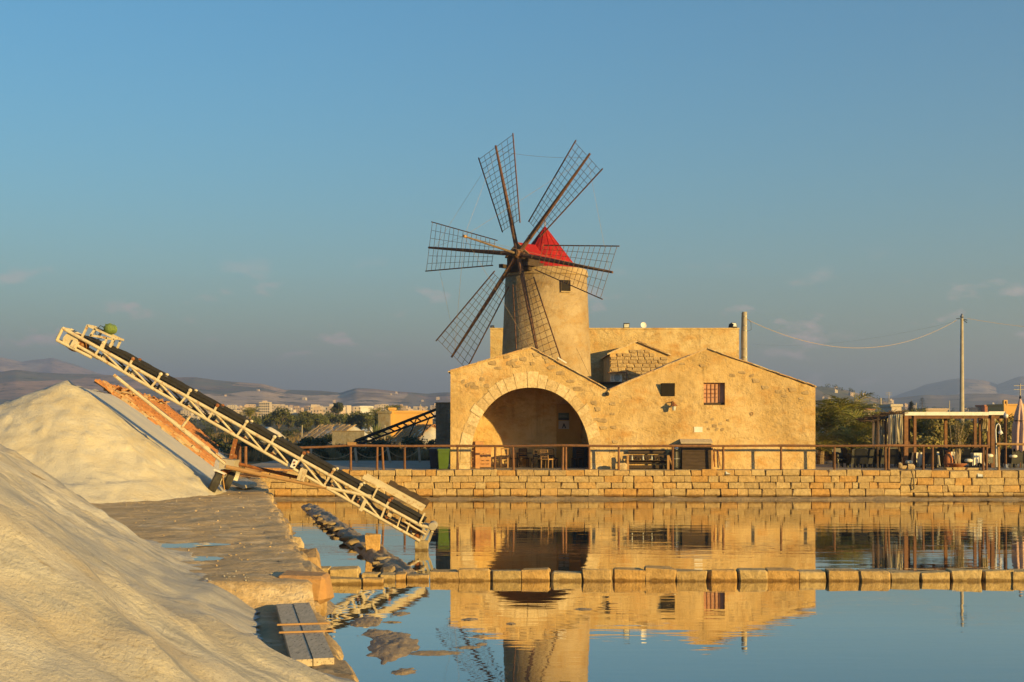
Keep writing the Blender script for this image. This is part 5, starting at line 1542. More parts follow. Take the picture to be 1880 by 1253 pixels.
# ------------------------------------------------------------------ things on the terrace by the mill
def bin_(px, Y, label, m, s=1.0, rz=0.1):
    t = thing('wheelie_bin', label, 'bin', (gx(px, Y), Y, G), 'wheeled bins by the arch building', rz)
    def mk(g, nm, m_): return link(nm, g.mesh(nm, m_), None, t)
    g = MB(); V = []
    for z, w, d in ((0.04, 0.44, 0.5), (0.92, 0.56, 0.68)):
        V += [(-w / 2, -d / 2, z), (w / 2, -d / 2, z), (w / 2, d / 2, z), (-w / 2, d / 2, z)]
    g.add(V, [(3, 2, 1, 0), (4, 5, 6, 7), (0, 1, 5, 4), (1, 2, 6, 5), (2, 3, 7, 6), (3, 0, 4, 7)]); mk(g, 'body', m)
    g = MB(); g.bb(-0.31, 0.31, -0.37, 0.37, 0.925, 0.975); g.prism([(-0.28, -0.33, 0.975), (0.28, -0.33, 0.975), (0.28, 0.33, 1.0), (-0.28, 0.33, 1.0)], (0, 0, 0.03)); mk(g, 'lid', m)
    g = MB(); g.bb(-0.26, 0.26, -0.375, -0.345, 0.80, 0.92); mk(g, 'front_lip', m)
    for sx_ in (-0.27, 0.27):
        g = MB(); g.lathe((sx_ - 0.03, -0.22 if sx_ > 0 else 0.25, 0.10), [(0.03, 0), (0.1, 0.005), (0.1, 0.055), (0.03, 0.06)], 14, (1, 0, 0)); mk(g, 'wheel', M['black'])
    g = MB(); g.tube((-0.24, 0.38, 0.9), (0.24, 0.38, 0.9), 0.02, n=6); mk(g, 'handle', m)
    return t
bin_(814, 64.75, 'green wheeled bin at the left corner of the arch building', M['green'])
bin_(800, 65.6, 'dark blue wheeled bin half hidden behind the green one', M['bluebin'], rz=-0.1)
# orange slatted pallets inside the arch
def pallet(px0, px1, py0, py1, Y, label, nsl, lean):
    t = thing('pallet', label, 'pallet', (gx(px0, Y), Y, G), 'orange pallets under the arch')
    x0, x1, z0, z1 = gx(px0, Y), gx(px1, Y), max(gz(py1, Y), G), gz(py0, Y)
    for k in range(nsl):
        za = z0 + (z1 - z0) * k / nsl; zb_ = za + (z1 - z0) / nsl * 0.78
        g = MB(); g.bb(x0, x1, Y + lean * (za - z0), Y + 0.03 + lean * (za - z0), za, zb_); g.build('slat', M['orange'], t)
    for f in (0.03, 0.5, 0.97):
        xm = x0 + (x1 - x0) * f
        g = MB(); g.bb(xm - 0.05, xm + 0.05, Y + 0.035 + lean * 0.4, Y + 0.13 + lean * 0.4, z0, z1); g.build('bearer', M['orange'], t)
pallet(863, 879, 821, 858, 66.3, 'narrow orange slatted pallet at the left jamb of the arch', 6, 0.05)
pallet(881, 900, 820, 858, 66.6, 'wider orange slatted pallet standing behind the narrow one', 6, 0.08)
cr_ = thing('timber_board', 'single upright orange board between the two pallets', 'board', (gx(877, 66.2), 66.2, G))
g = MB(); g.bb(gx(873, 66.2), gx(881, 66.2), 66.15, 66.19, G, gz(810, 66.2)); g.build('board', M['orange'], cr_)
tbx = thing('crate', 'flat orange crate lying on top of the narrow pallet', 'crate', (gx(874, 66.5), 66.5, gz(818, 66.5)))
g = MB(); g.bb(gx(865, 66.5), gx(888, 66.5), 66.4, 66.9, gz(818, 66.5), gz(811, 66.5)); g.build('box', M['orange'], tbx)
g = MB(); g.bb(gx(864, 66.5), gx(889, 66.5), 66.38, 66.42, gz(812, 66.5), gz(810, 66.5)); g.build('rim', M['palewood'], tbx)
def table(px0, px1, Y, h, label, top, leg, group=None):
    t = thing('table', label, 'table', (gx((px0 + px1) / 2, Y), Y, G), group)
    x0, x1 = gx(px0, Y), gx(px1, Y)
    g = MB(); g.bb(x0, x1, Y - 0.35, Y + 0.35, G + h - 0.05, G + h); g.build('table_top', top, t)
    for x in (x0 + 0.04, x1 - 0.04):
        for y in (-0.3, 0.3):
            g = MB(); g.beam((x, Y + y, G), (x, Y + y, G + h - 0.05), 0.06, 0.06); g.build('leg', leg, t)
    return t
table(919, 934, 67.2, 0.98, 'pale wooden high table just inside the arch', M['palewood'], M['palewood'])
table(948, 990, 67.8, 0.74, 'dark table in the middle of the shaded arch room', M['darkwood'], M['black'])
def chair_proto(name, label, m, group, arms=False):
    t = thing(name, label, 'chair', (0, 0, 0), group)
    def mk(g, nm): return link(nm, g.mesh(nm, m), None, t)
    g = MB(); g.bb(-0.23, 0.23, -0.23, 0.23, 0.42, 0.47); mk(g, 'seat')
    for x in (-0.2, 0.2):
        g = MB(); g.beam((x, -0.2, 0), (x, -0.2, 0.42), 0.035, 0.035); mk(g, 'leg')
        g = MB(); g.beam((x, 0.22, 0), (x, 0.2, 0.42), 0.035, 0.035); mk(g, 'leg')
        g = MB(); g.beam((x, 0.21, 0.42), (x, 0.30, 0.92), 0.035, 0.03); mk(g, 'back_post')
    for z in (0.58, 0.69, 0.80, 0.90):
        g = MB(); y = 0.21 + (z - 0.42) * 0.18; g.beam((-0.2, y, z), (0.2, y, z), 0.02, 0.07); mk(g, 'back_slat')
    return t
c_arch = [(1000, 67.0, 2.4), (1010, 66.9, 2.9), (1014, 68.0, 0.4), (962, 68.4, 0.2), (985, 66.9, 3.3), (945, 67.6, 1.5), (1060, 67.6, -0.6)]
ch0 = chair_proto('chair', 'dark slatted chair in the shaded arch room', M['darkwood'], 'dark chairs under the arch')
for i, (px, Y, rz) in enumerate(sorted(c_arch)):
    o = ch0 if i == 0 else copy_tree(ch0)
    o['label'] = 'dark slatted chair in the shaded arch room, ' + ORD[i] + ' from the left'
    o.location = (gx(px, Y), Y, G); o.rotation_euler = (0, 0, rz)
cp = chair_proto('chair', 'pale slatted chair caught by the light in the middle of the arch', M['palewood'], None)
cp.location = (gx(1004, 66.5), 66.5, G); cp.rotation_euler = (0, 0, 2.6)
fr_ = thing('fridge', 'dark blue cabinet in the right corner of the arch room', 'cabinet', (gx(1063, 68.0), 68.0, G))
x0, x1 = gx(1052, 68.0), gx(1078, 68.0)
g = MB(); g.bb(x0, x1, 68.0, 68.6, G, gz(818, 68.0)); g.build('body', M['bluebin'], fr_)
g = MB(); g.bb(x0 + 0.02, x1 - 0.02, 67.97, 67.998, G + 0.06, gz(820, 68.0)); g.build('door', M['bluebin'], fr_)
YPO = YR - 0.16
def poster(name, label, px0, px1, py0, py1, m):
    t = thing(name, label, 'poster', at((px0 + px1) / 2, (py0 + py1) / 2, YPO))
    a, b = at(px0, py1, YPO), at(px1, py0, YPO)
    g = MB(); g.bb(a.x, b.x, YPO - 0.012, YPO - 0.003, a.z, b.z); g.build('sheet', m, t)
    return t, a, b
t, a, b = poster('poster', 'dark teal poster with a blurred pale line, on the yellow panel', 1025, 1044.5, 758.5, 771.5, M['poster_teal'])
for (f0_, f1_, fz, h) in ((0.12, 0.34, 0.52, 0.06), (0.37, 0.62, 0.53, 0.07), (0.64, 0.82, 0.51, 0.06)):
    g = MB(); g.bb(a.x + (b.x - a.x) * f0_, a.x + (b.x - a.x) * f1_, YPO - 0.016, YPO - 0.013, a.z + (b.z - a.z) * fz, a.z + (b.z - a.z) * (fz + h)); g.build('print_line', M['poster_pale'], t)
g = MB(); g.bb(a.x, b.x, YPO - 0.015, YPO - 0.0125, a.z, a.z + 0.09); g.build('lower_band', M['bluebin'], t)
t, a, b = poster('poster', 'pale grey poster with a dark arrow-shaped figure, below the teal one', 1025.5, 1045, 773, 788, M['poster_pale'])
cxp = (a.x + b.x) / 2
for (p_, q_, w_) in (((-0.07, 0.04), (0.0, 0.26), 0.05), ((0.09, 0.04), (0.0, 0.26), 0.06), ((-0.03, 0.13), (0.05, 0.13), 0.04), ((0, 0.24), (0.0, 0.30), 0.04)):
    g = MB(); g.beam((cxp + p_[0], YPO - 0.0145, a.z + p_[1]), (cxp + q_[0], YPO - 0.0145, a.z + q_[1]), 0.004, w_, (1, 0, 0)); g.build('print_mark', M['bluebin'], t)
# bench, barrel and stones along the storehouse wall
bn = thing('bench', 'dark slatted bench with pale end frames against the storehouse wall', 'bench', (gx(1190, 64.9), 64.9, G))
x0, x1 = gx(1152, 64.9), gx(1226, 64.9)
for x in (x0, x1):
    g = MB(); g.beam((x, 64.72, G), (x, 64.72, gz(836, 64.9)), 0.11, 0.08); g.build('end_post', M['palewood'], bn)
g = MB(); g.beam((x1 + 0.05, 64.75, gz(838, 64.9)), (x1 + 0.24, 64.75, G + 0.05), 0.07, 0.06); g.build('end_brace', M['palewood'], bn)
for z, w, y, in ((0.95, 0.17, 65.1), (0.72, 0.15, 65.06), (0.47, 0.12, 65.0), (0.22, 0.15, 65.0)):
    g = MB(); g.bb(x0 + 0.06, x1 - 0.06, y, y + 0.05, G + z - w / 2 - 0.1, G + z + w / 2 - 0.1); g.build('slat', M['darkwood'], bn)
for k in range(3):
    g = MB(); g.bb(x0 + 0.06, x1 - 0.06, 64.66 + k * 0.13, 64.77 + k * 0.13, G + 0.42, G + 0.46); g.build('seat_slat', M['darkwood'], bn)
for i in range(9):
    x = x0 + 0.22 + (x1 - x0 - 0.5) * (i + R.uniform(-0.3, 0.3)) / 9
    o = thing('bottle', ORD[i] + ' small bottle from the left, standing on the bench', 'bottle', (x, 64.85, G), 'small bottles on the bench')
    g = MB(); g.lathe((x, 64.62, G + 0.46), [(0.035, 0), (0.035, 0.14), (0.014, 0.19), (0.014, 0.24)], 8); g.build('glass', M['paleglass'] if i % 3 == 0 else M['darkwood'], o)
br = thing('barrel', 'dark plastic drum between the bench and the plank door', 'barrel', (gx(1234, 64.95), 64.95, G))
x = gx(1238, 64.95)
g = MB(); g.lathe((x, 64.95, G), [(0.2, 0), (0.25, 0.1), (0.26, 0.5), (0.24, 0.85), (0.15, 0.95)], 18); g.build('drum', M['black'], br)
g = MB(); g.lathe((x, 64.95, G + 0.5), [(0.268, 0), (0.275, 0.02), (0.268, 0.04)], 18); g.build('hoop', M['steel'], br)
g = MB(); g.lathe((x + 0.08, 64.75, G + 0.95), [(0.03, 0), (0.1, 0.05), (0.08, 0.14), (0.02, 0.17)], 10); g.build('lid', M['white'], br)
st1 = thing('stone_block', 'loose pale stone lying beside the left end of the bench', 'stone', (gx(1144, 64.5), 64.5, G))
place_stone(EDG, (0.7, 0.5, 0.4), st1, (gx(1144, 64.5), 64.5, G + 0.14), (0.34, 0.3, 0.36), jr=0.15)
tl = thing('tool_stand', 'rusty iron stand leaning on the wall right of the plank door', 'stand', (gx(1318, 65.1), 65.1, G))
for a, b in (((1312, 824), (1312, 858)), ((1326, 826), (1328, 858)), ((1310, 826), (1332, 826)), ((1318, 826), (1322, 856))):
    g = MB(); g.tube(at(*a, 65.1), at(*b, 65.1), 0.025, n=6); g.build('bar', M['rust'], tl)

# ------------------------------------------------------------------ pergola terrace
YT = 67.4
pg = thing('pergola', 'open brown timber pergola with a white roof edge on the right terrace', 'pergola', (gx(1750, YT), YT, G))
xs_p = [1660, 1699, 1742, 1783, 1814, 1845]
for i in range(5):
    a, b = gx(xs_p[i], YT), gx(xs_p[i + 1], YT)
    dy = 1.0 if i == 4 else 0
    g = MB(); g.bb(a + 0.004, b - 0.004, YT - 0.10, YT - 0.04, gz(763.2 - dy, YT), gz(756.8 - dy, YT)); g.build('fascia', M['white'], pg)
xa, xb = gx(1660, YT), gx(1846, YT)
for k in range(9):
    y0 = YT + k * 0.5
    g = MB(); g.bb(xa, xb, y0, y0 + 0.46, gz(760, YT), gz(758, YT)); g.build('roof_board', M['wood'], pg)
for y in (YT + 0.02, YT + 2.2, YT + 4.4):
    g = MB(); g.bb(xa + 0.1, xb - 0.1, y, y + 0.14, gz(769, YT), gz(763.4, YT)); g.build('beam', M['wood'], pg)
for k in range(8):
    x = xa + 0.3 + (xb - xa - 0.6) * k / 7
    g = MB(); g.bb(x - 0.05, x + 0.05, YT + 0.2, YT + 4.5, gz(763, YT), gz(760.3, YT)); g.build('rafter', M['wood'], pg)
for px, y, w in ((1663, YT, 0.19), (1679.5, YT, 0.13), (1736, YT + 4.4, 0.15), (1790, YT + 4.4, 0.14), (1800, YT + 2.2, 0.16), (1822, YT, 0.17), (1846, YT, 0.14), (1815, YT + 4.4, 0.14), (1668, YT + 4.4, 0.14)):
    x = gx(px, y)
    g = MB(); g.bb(x - w / 2, x + w / 2, y - w / 2, y + w / 2, 1.3, gz(763, YT)); g.build('post', M['wood'], pg)
g = MB(); g.bb(gx(1664, YT) , gx(1700, YT), YT + 4.35, YT + 4.4, gz(768, 72), gz(766, 72)); g.build('batten', M['wood'], pg)
# awning frame with hanging curtains, left of the pergola
aw = thing('awning_frame', 'dark sagging thatched frame with hanging cloths left of the pergola', 'awning', (gx(1630, 66.6), 66.6, G))
pts = [(1598, 770), (1612, 767), (1626, 764), (1640, 761), (1652, 759), (1660, 755)]
g = MB()
for i in range(240):
    k = R.random() * (len(pts) - 1.001); i0 = int(k); f = k - i0
    px = pts[i0][0] + (pts[i0 + 1][0] - pts[i0][0]) * f; py = pts[i0][1] + (pts[i0 + 1][1] - pts[i0][1]) * f
    c = at(px, py + R.uniform(-1, 5), 66.6); c.y += R.uniform(0, 2.5)
    d = Vector((R.gauss(0, 0.28), R.gauss(0, 0.2), R.gauss(-0.03, 0.07)))
    g.beam(c - d, c + d, 0.02, 0.02)
tag(g.build('thatch', M['thatch'], aw), kind='stuff')
for a, b, Y_ in ((pts[0], pts[-1], 66.55), (pts[0], pts[-1], 69.0)):
    g = MB(); g.tube(at(a[0], a[1] + 4, Y_), at(b[0], b[1] + 5, Y_), 0.05, n=8); g.build('pole', M['darkwood'], aw)
for px, Y_ in ((1611, 66.55), (1626, 66.55), (1656, 66.55), (1606, 69), (1650, 69)):
    g = MB(); g.tube((gx(px, Y_), Y_, 1.3), (gx(px, Y_), Y_, gz(768, Y_)), 0.05, n=8); g.build('post', M['darkwood'], aw)
def curtain(label, px0, px1, py0, py1, Y, folds, m, ph, taper=0.1):
    n = folds * 6; rows_ = 8; V = []
    for r_ in range(rows_ + 1):
        fr = r_ / rows_
        for k in range(n + 1):
            f = k / n
            px = px0 + (px1 - px0) * f
            px = (px0 + px1) / 2 + (px - (px0 + px1) / 2) * (1 - taper * math.sin(fr * 3.0) + 0.10 * fr)
            py = py0 + (py1 + 2.2 * math.sin(f * 9 + ph) - py0) * fr
            p = at(px, py, Y); p.y += 0.12 * math.sin(f * folds * 2 * math.pi + ph + fr * 0.8) + 0.05 * math.sin(f * 17 + fr * 5)
            V.append(p)
    g = MB(); w_ = n + 1
    g.add(V, [(r_ * w_ + k, r_ * w_ + k + 1, (r_ + 1) * w_ + k + 1, (r_ + 1) * w_ + k) for r_ in range(rows_) for k in range(n)])
    o = g.build('curtain', m, None, smooth=True)
    sm = o.modifiers.new('cloth_thickness', 'SOLIDIFY'); sm.thickness = 0.012
    return tag(o, label, 'curtain', 'cloths hanging from the awning frame')
curtain('grey shaded cloth at the left end of the awning frame', 1602, 1614, 770, 822, 67.6, 3, M['curtain'], 0.3)
curtain('broad grey cloth hanging second from the left in the awning frame', 1612, 1628, 767, 800, 67.3, 4, M['curtain'], 1.3)
curtain('cloth with a lit lower hem behind the broad grey one', 1613, 1630, 790, 824, 67.0, 5, M['curtain'], 2.0)
curtain('short cloth tied up in the middle of the awning frame', 1627, 1635, 765, 796, 66.8, 3, M['curtain'], 2.3)
curtain('bright cream cloth hanging in long folds', 1632, 1646, 762, 819, 66.25, 4, M['curtain'], 0.8)
curtain('narrow cream cloth beside the first pergola post', 1644, 1657, 761, 816, 66.1, 4, M['curtain'], 1.9)
curtain('cream cloth gathered inside the right part of the pergola', 1801, 1813, 766, 790, 69, 3, M['curtain'], 0.1)
curtain('narrow white cloth beside the right pergola posts', 1820, 1827, 764, 808, 68.4, 2, M['cloth'], 0.6)

def cloth_table(label, px0, px1, py0, py1, Y, group='tables under white cloths'):
    t = thing('table', label, 'table', (gx((px0 + px1) / 2, Y), Y, G), group)
    x0, x1 = gx(px0, Y), gx(px1, Y); zt = gz(py0, Y); zb_ = max(gz(py1, Y), G + 0.02)
    d = min(x1 - x0, 0.9); cx = (x0 + x1) / 2
    g = MB(); g.bb(x0 + 0.05, x1 - 0.05, Y + 0.05, Y + d - 0.05, zt - 0.05, zt - 0.012); g.build('table_top', M['darkwood'], t)
    for x in (x0 + 0.1, x1 - 0.1):
        for y in (Y + 0.1, Y + d - 0.1):
            g = MB(); g.beam((x, y, G), (x, y, zt - 0.05), 0.05, 0.05); g.build('leg', M['black'], t)
    n = 48; V = []; per = []
    for k in range(n):
        f = k / n * 4; s_i = int(f); u = f - s_i
        c = [(x0, Y), (x1, Y), (x1, Y + d), (x0, Y + d)]
        a_, b_ = c[s_i], c[(s_i + 1) % 4]
        per.append((a_[0] + (b_[0] - a_[0]) * u, a_[1] + (b_[1] - a_[1]) * u, abs(u - 0.5) * 2))
    for r_ in range(5):
        fr = r_ / 4
        for k, (x, y, cn_) in enumerate(per):
            dx, dy = x - cx, y - (Y + d / 2); l = math.hypot(dx, dy)
            w = fr * (0.05 + 0.05 * math.sin(k * 1.9) + 0.03 * math.sin(k * 0.7))
            drop = (zt - zb_) * (0.72 + 0.28 * cn_ ** 2) * fr
            V.append((x + dx / l * w, y + dy / l * w, zt - drop))
    Fc = [tuple(range(n))]
    for r_ in range(4):
        for k in range(n):
            k2 = (k + 1) % n
            Fc.append((r_ * n + k, r_ * n + k2, (r_ + 1) * n + k2, (r_ + 1) * n + k))
    g = MB(); g.add(V, Fc)
    o = g.build('tablecloth', M['cloth'], None, smooth=False)
    tag(o, ' '.join(('white cloth over ' + label.replace('table', 'the table', 1)).split()[:16]), 'tablecloth', 'white tablecloths')
    return t
cloth_table('table at the left end of the terrace, behind the dark chairs', 1572, 1595, 831, 838, 68.5)
cloth_table('table between the two front posts of the pergola', 1676, 1692, 831, 856, 67.9)
cloth_table('table close behind a single rail post, left of the middle pair', 1690, 1703, 831, 860, 67.0)
cloth_table('table right of the middle rail posts', 1715, 1724, 830, 862, 66.6)
cloth_table('table behind the terracotta jar', 1746, 1758, 830, 848, 68.0)
cloth_table('table left of the paired rail posts at the pergola end', 1788, 1806, 832, 857, 67.2)
cloth_table('table at the far right under the parasol', 1852, 1878, 836, 842, 68.4)
# dark wicker chairs
wc = thing('wicker_chair', 'dark wicker armchair on the right terrace', 'chair', (0, 0, 0), 'dark wicker chairs on the terrace')
def mkw(g, nm): return link(nm, g.mesh(nm, M['black']), None, wc)
g = MB(); g.bb(-0.27, 0.27, -0.27, 0.22, 0.38, 0.46); mkw(g, 'seat')
g = MB(); g.prism([(-0.29, 0.2, 0.2), (0.29, 0.2, 0.2), (0.30, 0.30, 0.88), (0.2, 0.31, 0.96), (-0.2, 0.31, 0.96), (-0.30, 0.30, 0.88)], (0, 0.05, 0.0)); mkw(g, 'backrest')
for x in (-0.29, 0.29):
    g = MB(); g.bb(x - 0.03, x + 0.03, -0.27, 0.22, 0.22, 0.66); mkw(g, 'armrest')
    for y in (-0.25, 0.24):
        g = MB(); g.beam((x * 0.92, y, 0), (x * 0.92, y, 0.25), 0.05, 0.05); mkw(g, 'leg')
wlist = sorted([(1543, 67.5, 0.3), (1557, 69.0, 2.0), (1568, 67.2, 3.4), (1580, 67.1, 3.0), (1592, 67.2, 3.3), (1600, 68.8, 0.2), (1612, 67.3, 2.7), (1620, 67.1, 3.4), (1638, 67.0, 2.9), (1645, 69.2, 0.4), (1672, 68.4, 3.0), (1685, 69.5, 0.5), (1706, 68.2, 1.2), (1709, 66.5, 2.8), (1730, 67.6, 2.2), (1735, 69.5, 0.1), (1770, 67.4, 2.8), (1782, 68.9, 0.4), (1795, 69.4, 3.0), (1813, 67.6, 1.8), (1818, 68.8, 3.2), (1850, 67.6, 2.7), (1862, 67.2, 3.3), (1872, 67.5, 2.9), (1880, 68.6, 0.2)])
for i, (px, Y, rz) in enumerate(wlist):
    o = wc if i == 0 else copy_tree(wc)
    o['label'] = 'dark wicker armchair on the right terrace, ' + ORD[i] + ' from the left'
    o.location = (gx(px, Y), Y, G); o.rotation_euler = (0, 0, rz)
for i, (px, py, Y, lab) in enumerate(((1669, 849, 66.9, 'pale cushion on the chair between the front pergola posts'), (1778, 846, 67.1, 'pale cushion on the chair right of the potted shrub'), (1816, 837, 67.3, 'round pale cushion beside the paired rail posts'), (1860, 838, 67.0, 'pale cushion on a chair under the parasol'))):
    p = at(px, py, Y); t = thing('cushion', lab, 'cushion', p, 'pale cushions on the terrace chairs')
    g = MB(); g.lathe(p - Vector((0, 0, 0.08)), [(0.12, 0), (0.2, 0.04), (0.2, 0.12), (0.12, 0.17)], 12); g.build('pad', M['cloth'], t, smooth=True)
# parasol
ps = thing('parasol', 'closed dusty pink parasol at the right edge of the terrace', 'parasol', (gx(1872, 67), 67, G))
x = gx(1873, 67); zt, zb_ = gz(733, 67), gz(828, 67)
g = MB(); g.tube((x, 67, G), (x, 67, zt + 0.1), 0.03, n=8); g.build('pole', M['wood'], ps)
V = []; n = 40; rows_ = 12
for r_ in range(rows_ + 1):
    fr = r_ / rows_
    base = 0.05 + 0.30 * min(1, fr * 2.2) * (1 - 0.22 * math.exp(-((fr - 0.42) / 0.08) ** 2))
    for k in range(n):
        a = 2 * math.pi * k / n
        q = base * (1 + 0.22 * math.sin(8 * a + fr * 2) * min(1, fr * 3))
        V.append((x + q * math.cos(a), 67 + q * math.sin(a), zt - (zt - zb_) * fr + 0.05 * math.sin(8 * a) * fr))
Fc = [tuple(range(n))]
for r_ in range(rows_):
    for k in range(n): Fc.append((r_ * n + k, r_ * n + (k + 1) % n, (r_ + 1) * n + (k + 1) % n, (r_ + 1) * n + k))
g = MB(); g.add(V, Fc); g.build('canopy', M['pinkcloth'], ps, smooth=True)
zz = zt - (zt - zb_) * 0.42
g = MB(); g.lathe((x, 67, zz - 0.025), [(0.31, 0), (0.32, 0.025), (0.31, 0.05)], 20); g.build('tie_strap', M['darkwood'], ps)
g = MB(); g.lathe((x, 67, zt + 0.02), [(0.04, 0), (0.06, 0.06), (0.02, 0.16)], 10); g.build('finial', M['black'], ps)
# lamps
def globe_lamp(px, py, Y, label, gl, r):
    t = thing('globe_lamp', label, 'lamp', (gx(px, Y), Y, G))
    x, z = gx(px, Y), gz(py, Y)
    g = MB(); g.tube((x, Y, G), (x, Y, z - r), 0.035, 0.028, 8); g.build('post', M['wood'], t)
    g = MB(); g.lathe((x, Y, G), [(0.14, 0), (0.1, 0.06), (0.05, 0.2)], 10); g.build('foot', M['steel'], t)
    g = MB(); g.lathe((x, Y, z - r), [(r * math.sin(math.pi * (k + 0.3) / 12.6), r - r * math.cos(math.pi * (k + 0.3) / 12.6)) for k in range(13)], 18); g.build('globe', gl, t, smooth=True)
globe_lamp(1847, 764, 66.5, 'tall post lamp with a smooth white globe by the parasol', M['glass'], 0.115)
globe_lamp(1835, 770, 68.9, 'post lamp with a mottled globe, left of and behind the smooth white one', M['palewood'], 0.13)
hk = thing('swan_lamp', 'white swan-necked lamp standing by the corner of the light railing', 'lamp', (gx(1829, 65), 65, G))
pts = [at(1830, 858, 65), at(1829, 815, 65), at(1828, 790, 65), at(1829.5, 781, 65), at(1833, 778, 65), at(1836, 782, 65), at(1837, 790, 65)]
g = MB(); g.path(pts, 0.028, 8); g.build('neck', M['white'], hk)
g = MB(); g.lathe(at(1837, 794, 65), [(0.12, -0.06), (0.07, 0.05), (0.03, 0.1)], 12); g.build('shade', M['white'], hk)
g = MB(); g.lathe(at(1837, 797, 65), [(0.02, -0.05), (0.06, -0.02), (0.06, 0.03)], 10); g.build('bulb', M['glass'], hk)
# potted shrub on stone blocks
sb = thing('stone_plinth', 'low plinth of squared blocks under the terracotta bowl', 'plinth', (gx(1765, 64.6), 64.6, G))
for a, b, t_q in ((1735, 1746, 859), (1747, 1771, 858.5), (1772, 1797, 859.5)):
    x0, x1 = gx(a, 64.5), gx(b, 64.5); z1 = gz(t_q, 64.5)
    place_stone(BLK, (0.67, 0.45, 0.6), sb, ((x0 + x1) / 2, 64.55, (z1 + G) / 2), (x1 - x0 - 0.02, 0.4, z1 - G + 0.02), jr=0.02)
bw = thing('plant_bowl', 'wide terracotta bowl with a pale-stemmed shrub, standing on the plinth', 'potted plant', (gx(1760, 64.7), 64.7, gz(858, 64.7)))
x, z = gx(1757, 64.75), gz(858, 64.75)
g = MB(); g.lathe((x, 64.75, z), [(0.22, 0), (0.3, 0.03), (0.46, 0.14), (0.47, 0.18), (0.42, 0.18)], 22); g.build('bowl', M['terracotta'], bw)
LF = MB(); ST = MB()
for i in range(17):
    a = R.uniform(0, 6.28); top = Vector((x + 0.1 + 0.55 * math.cos(a) * R.uniform(0.2, 1), 64.75 + 0.4 * math.sin(a) * R.uniform(0.2, 1), gz(R.uniform(764, 800), 64.75)))
    b0 = Vector((x + R.uniform(-0.1, 0.15), 64.75 + R.uniform(-0.1, 0.1), z + 0.15))
    mid = b0.lerp(top, 0.5) + Vector((R.uniform(-0.12, 0.12), R.uniform(-0.1, 0.1), 0.1))
    ST.path([b0, mid, top], [0.028, 0.017, 0.007], 5)
    for k in range(46):
        f = R.uniform(0.4, 1.02)
        c = (b0.lerp(mid, f * 2) if f < 0.5 else mid.lerp(top, (f - 0.5) * 2)) + Vector((R.gauss(0, 0.06), R.gauss(0, 0.06), R.gauss(0, 0.06)))
        d = Vector((R.gauss(0, 0.6), R.gauss(0, 0.6), R.uniform(-0.3, 1))).normalized(); s_d = d.cross(Vector((R.random(), R.random(), R.random()))).normalized()
        L = R.uniform(0.08, 0.15)
        LF.add([c, c + d * L * 0.5 + s_d * 0.016, c + d * L, c + d * L * 0.5 - s_d * 0.016], [(0, 1, 2, 3)])
ST.build('stems', M['palebark'], bw); tag(LF.build('leaves', M['oleander'], bw), kind='stuff')
jr_ = thing('terracotta_jar', 'tall terracotta jar standing behind the potted shrub', 'jar', (gx(1742, 66), 66, G))
g = MB(); g.lathe((gx(1741, 66), 66, G), [(0.12, 0), (0.22, 0.25), (0.22, 0.5), (0.12, 0.72), (0.10, 0.8), (0.14, 0.86)], 18); g.build('body', M['terracotta'], jr_, smooth=True)
g = MB(); g.lathe((gx(1741, 66), 66, G + 0.86), [(0.142, -0.02), (0.155, 0.0), (0.142, 0.02)], 18); g.build('rim', M['terracotta'], jr_)
# loose stones and a hanging cable on the wall top
for i, (px, py, w, h, lab) in enumerate(((1653, 858, 0.16, 0.28, 'thin upright stone on the wall top by the first pergola post'), (1659, 862, 0.3, 0.16, 'flat tilted stone beside the thin upright one'), (1673, 861, 0.34, 0.24, 'square stone on the wall top between the two front pergola posts'))):
    p = at(px, py, 64.25); t = thing('loose_stone', lab, 'stone', (p.x, p.y, 1.41))
    place_stone(EDG, (0.7, 0.5, 0.4), t, (p.x, p.y, 1.41 + h / 2), (w, 0.25, h), jr=0.12)
cb = thing('hanging_cable', 'black cable loop hanging down the wall right of the square stone', 'cable', at(1676, 868, 63.9))
pts = [at(1673, 862, 63.93), at(1676, 875, 63.92), at(1678, 888, 63.92), at(1678, 898, 63.92), at(1674, 900, 63.92), at(1672, 893, 63.92), at(1674, 878, 63.92)]
g = MB(); g.path(pts, 0.018, 5); g.build('loop', M['wire'], cb)

# ------------------------------------------------------------------ vegetation
def leaf_cloud(g, lobes, n, size, rnd, flat=0.75, shell=0.55):
    tot = sum(l[3] ** 2 for l in lobes)
    for (cx, cy, cz, r) in lobes:
        k = int(n * r * r / tot)
        for i in range(k):
            d = Vector((rnd.gauss(0, 1), rnd.gauss(0, 1), rnd.gauss(0, 1))).normalized()
            q = r * (shell + (1 - shell) * rnd.random() ** 0.7) * rnd.uniform(0.82, 1.12)
            c = Vector((cx, cy, cz)) + Vector((d.x * q, d.y * q, d.z * q * flat))
            a = Vector((rnd.gauss(0, 1), rnd.gauss(0, 1), rnd.gauss(0, 1))).normalized()
            b = a.cross(d)
            if b.length < 0.05: continue
            b.normalize()
            s = size * rnd.uniform(0.6, 1.4)
            g.add([c - a * s, c + b * s * 0.55, c + a * s, c - b * s * 0.55], [(0, 1, 2, 3)])
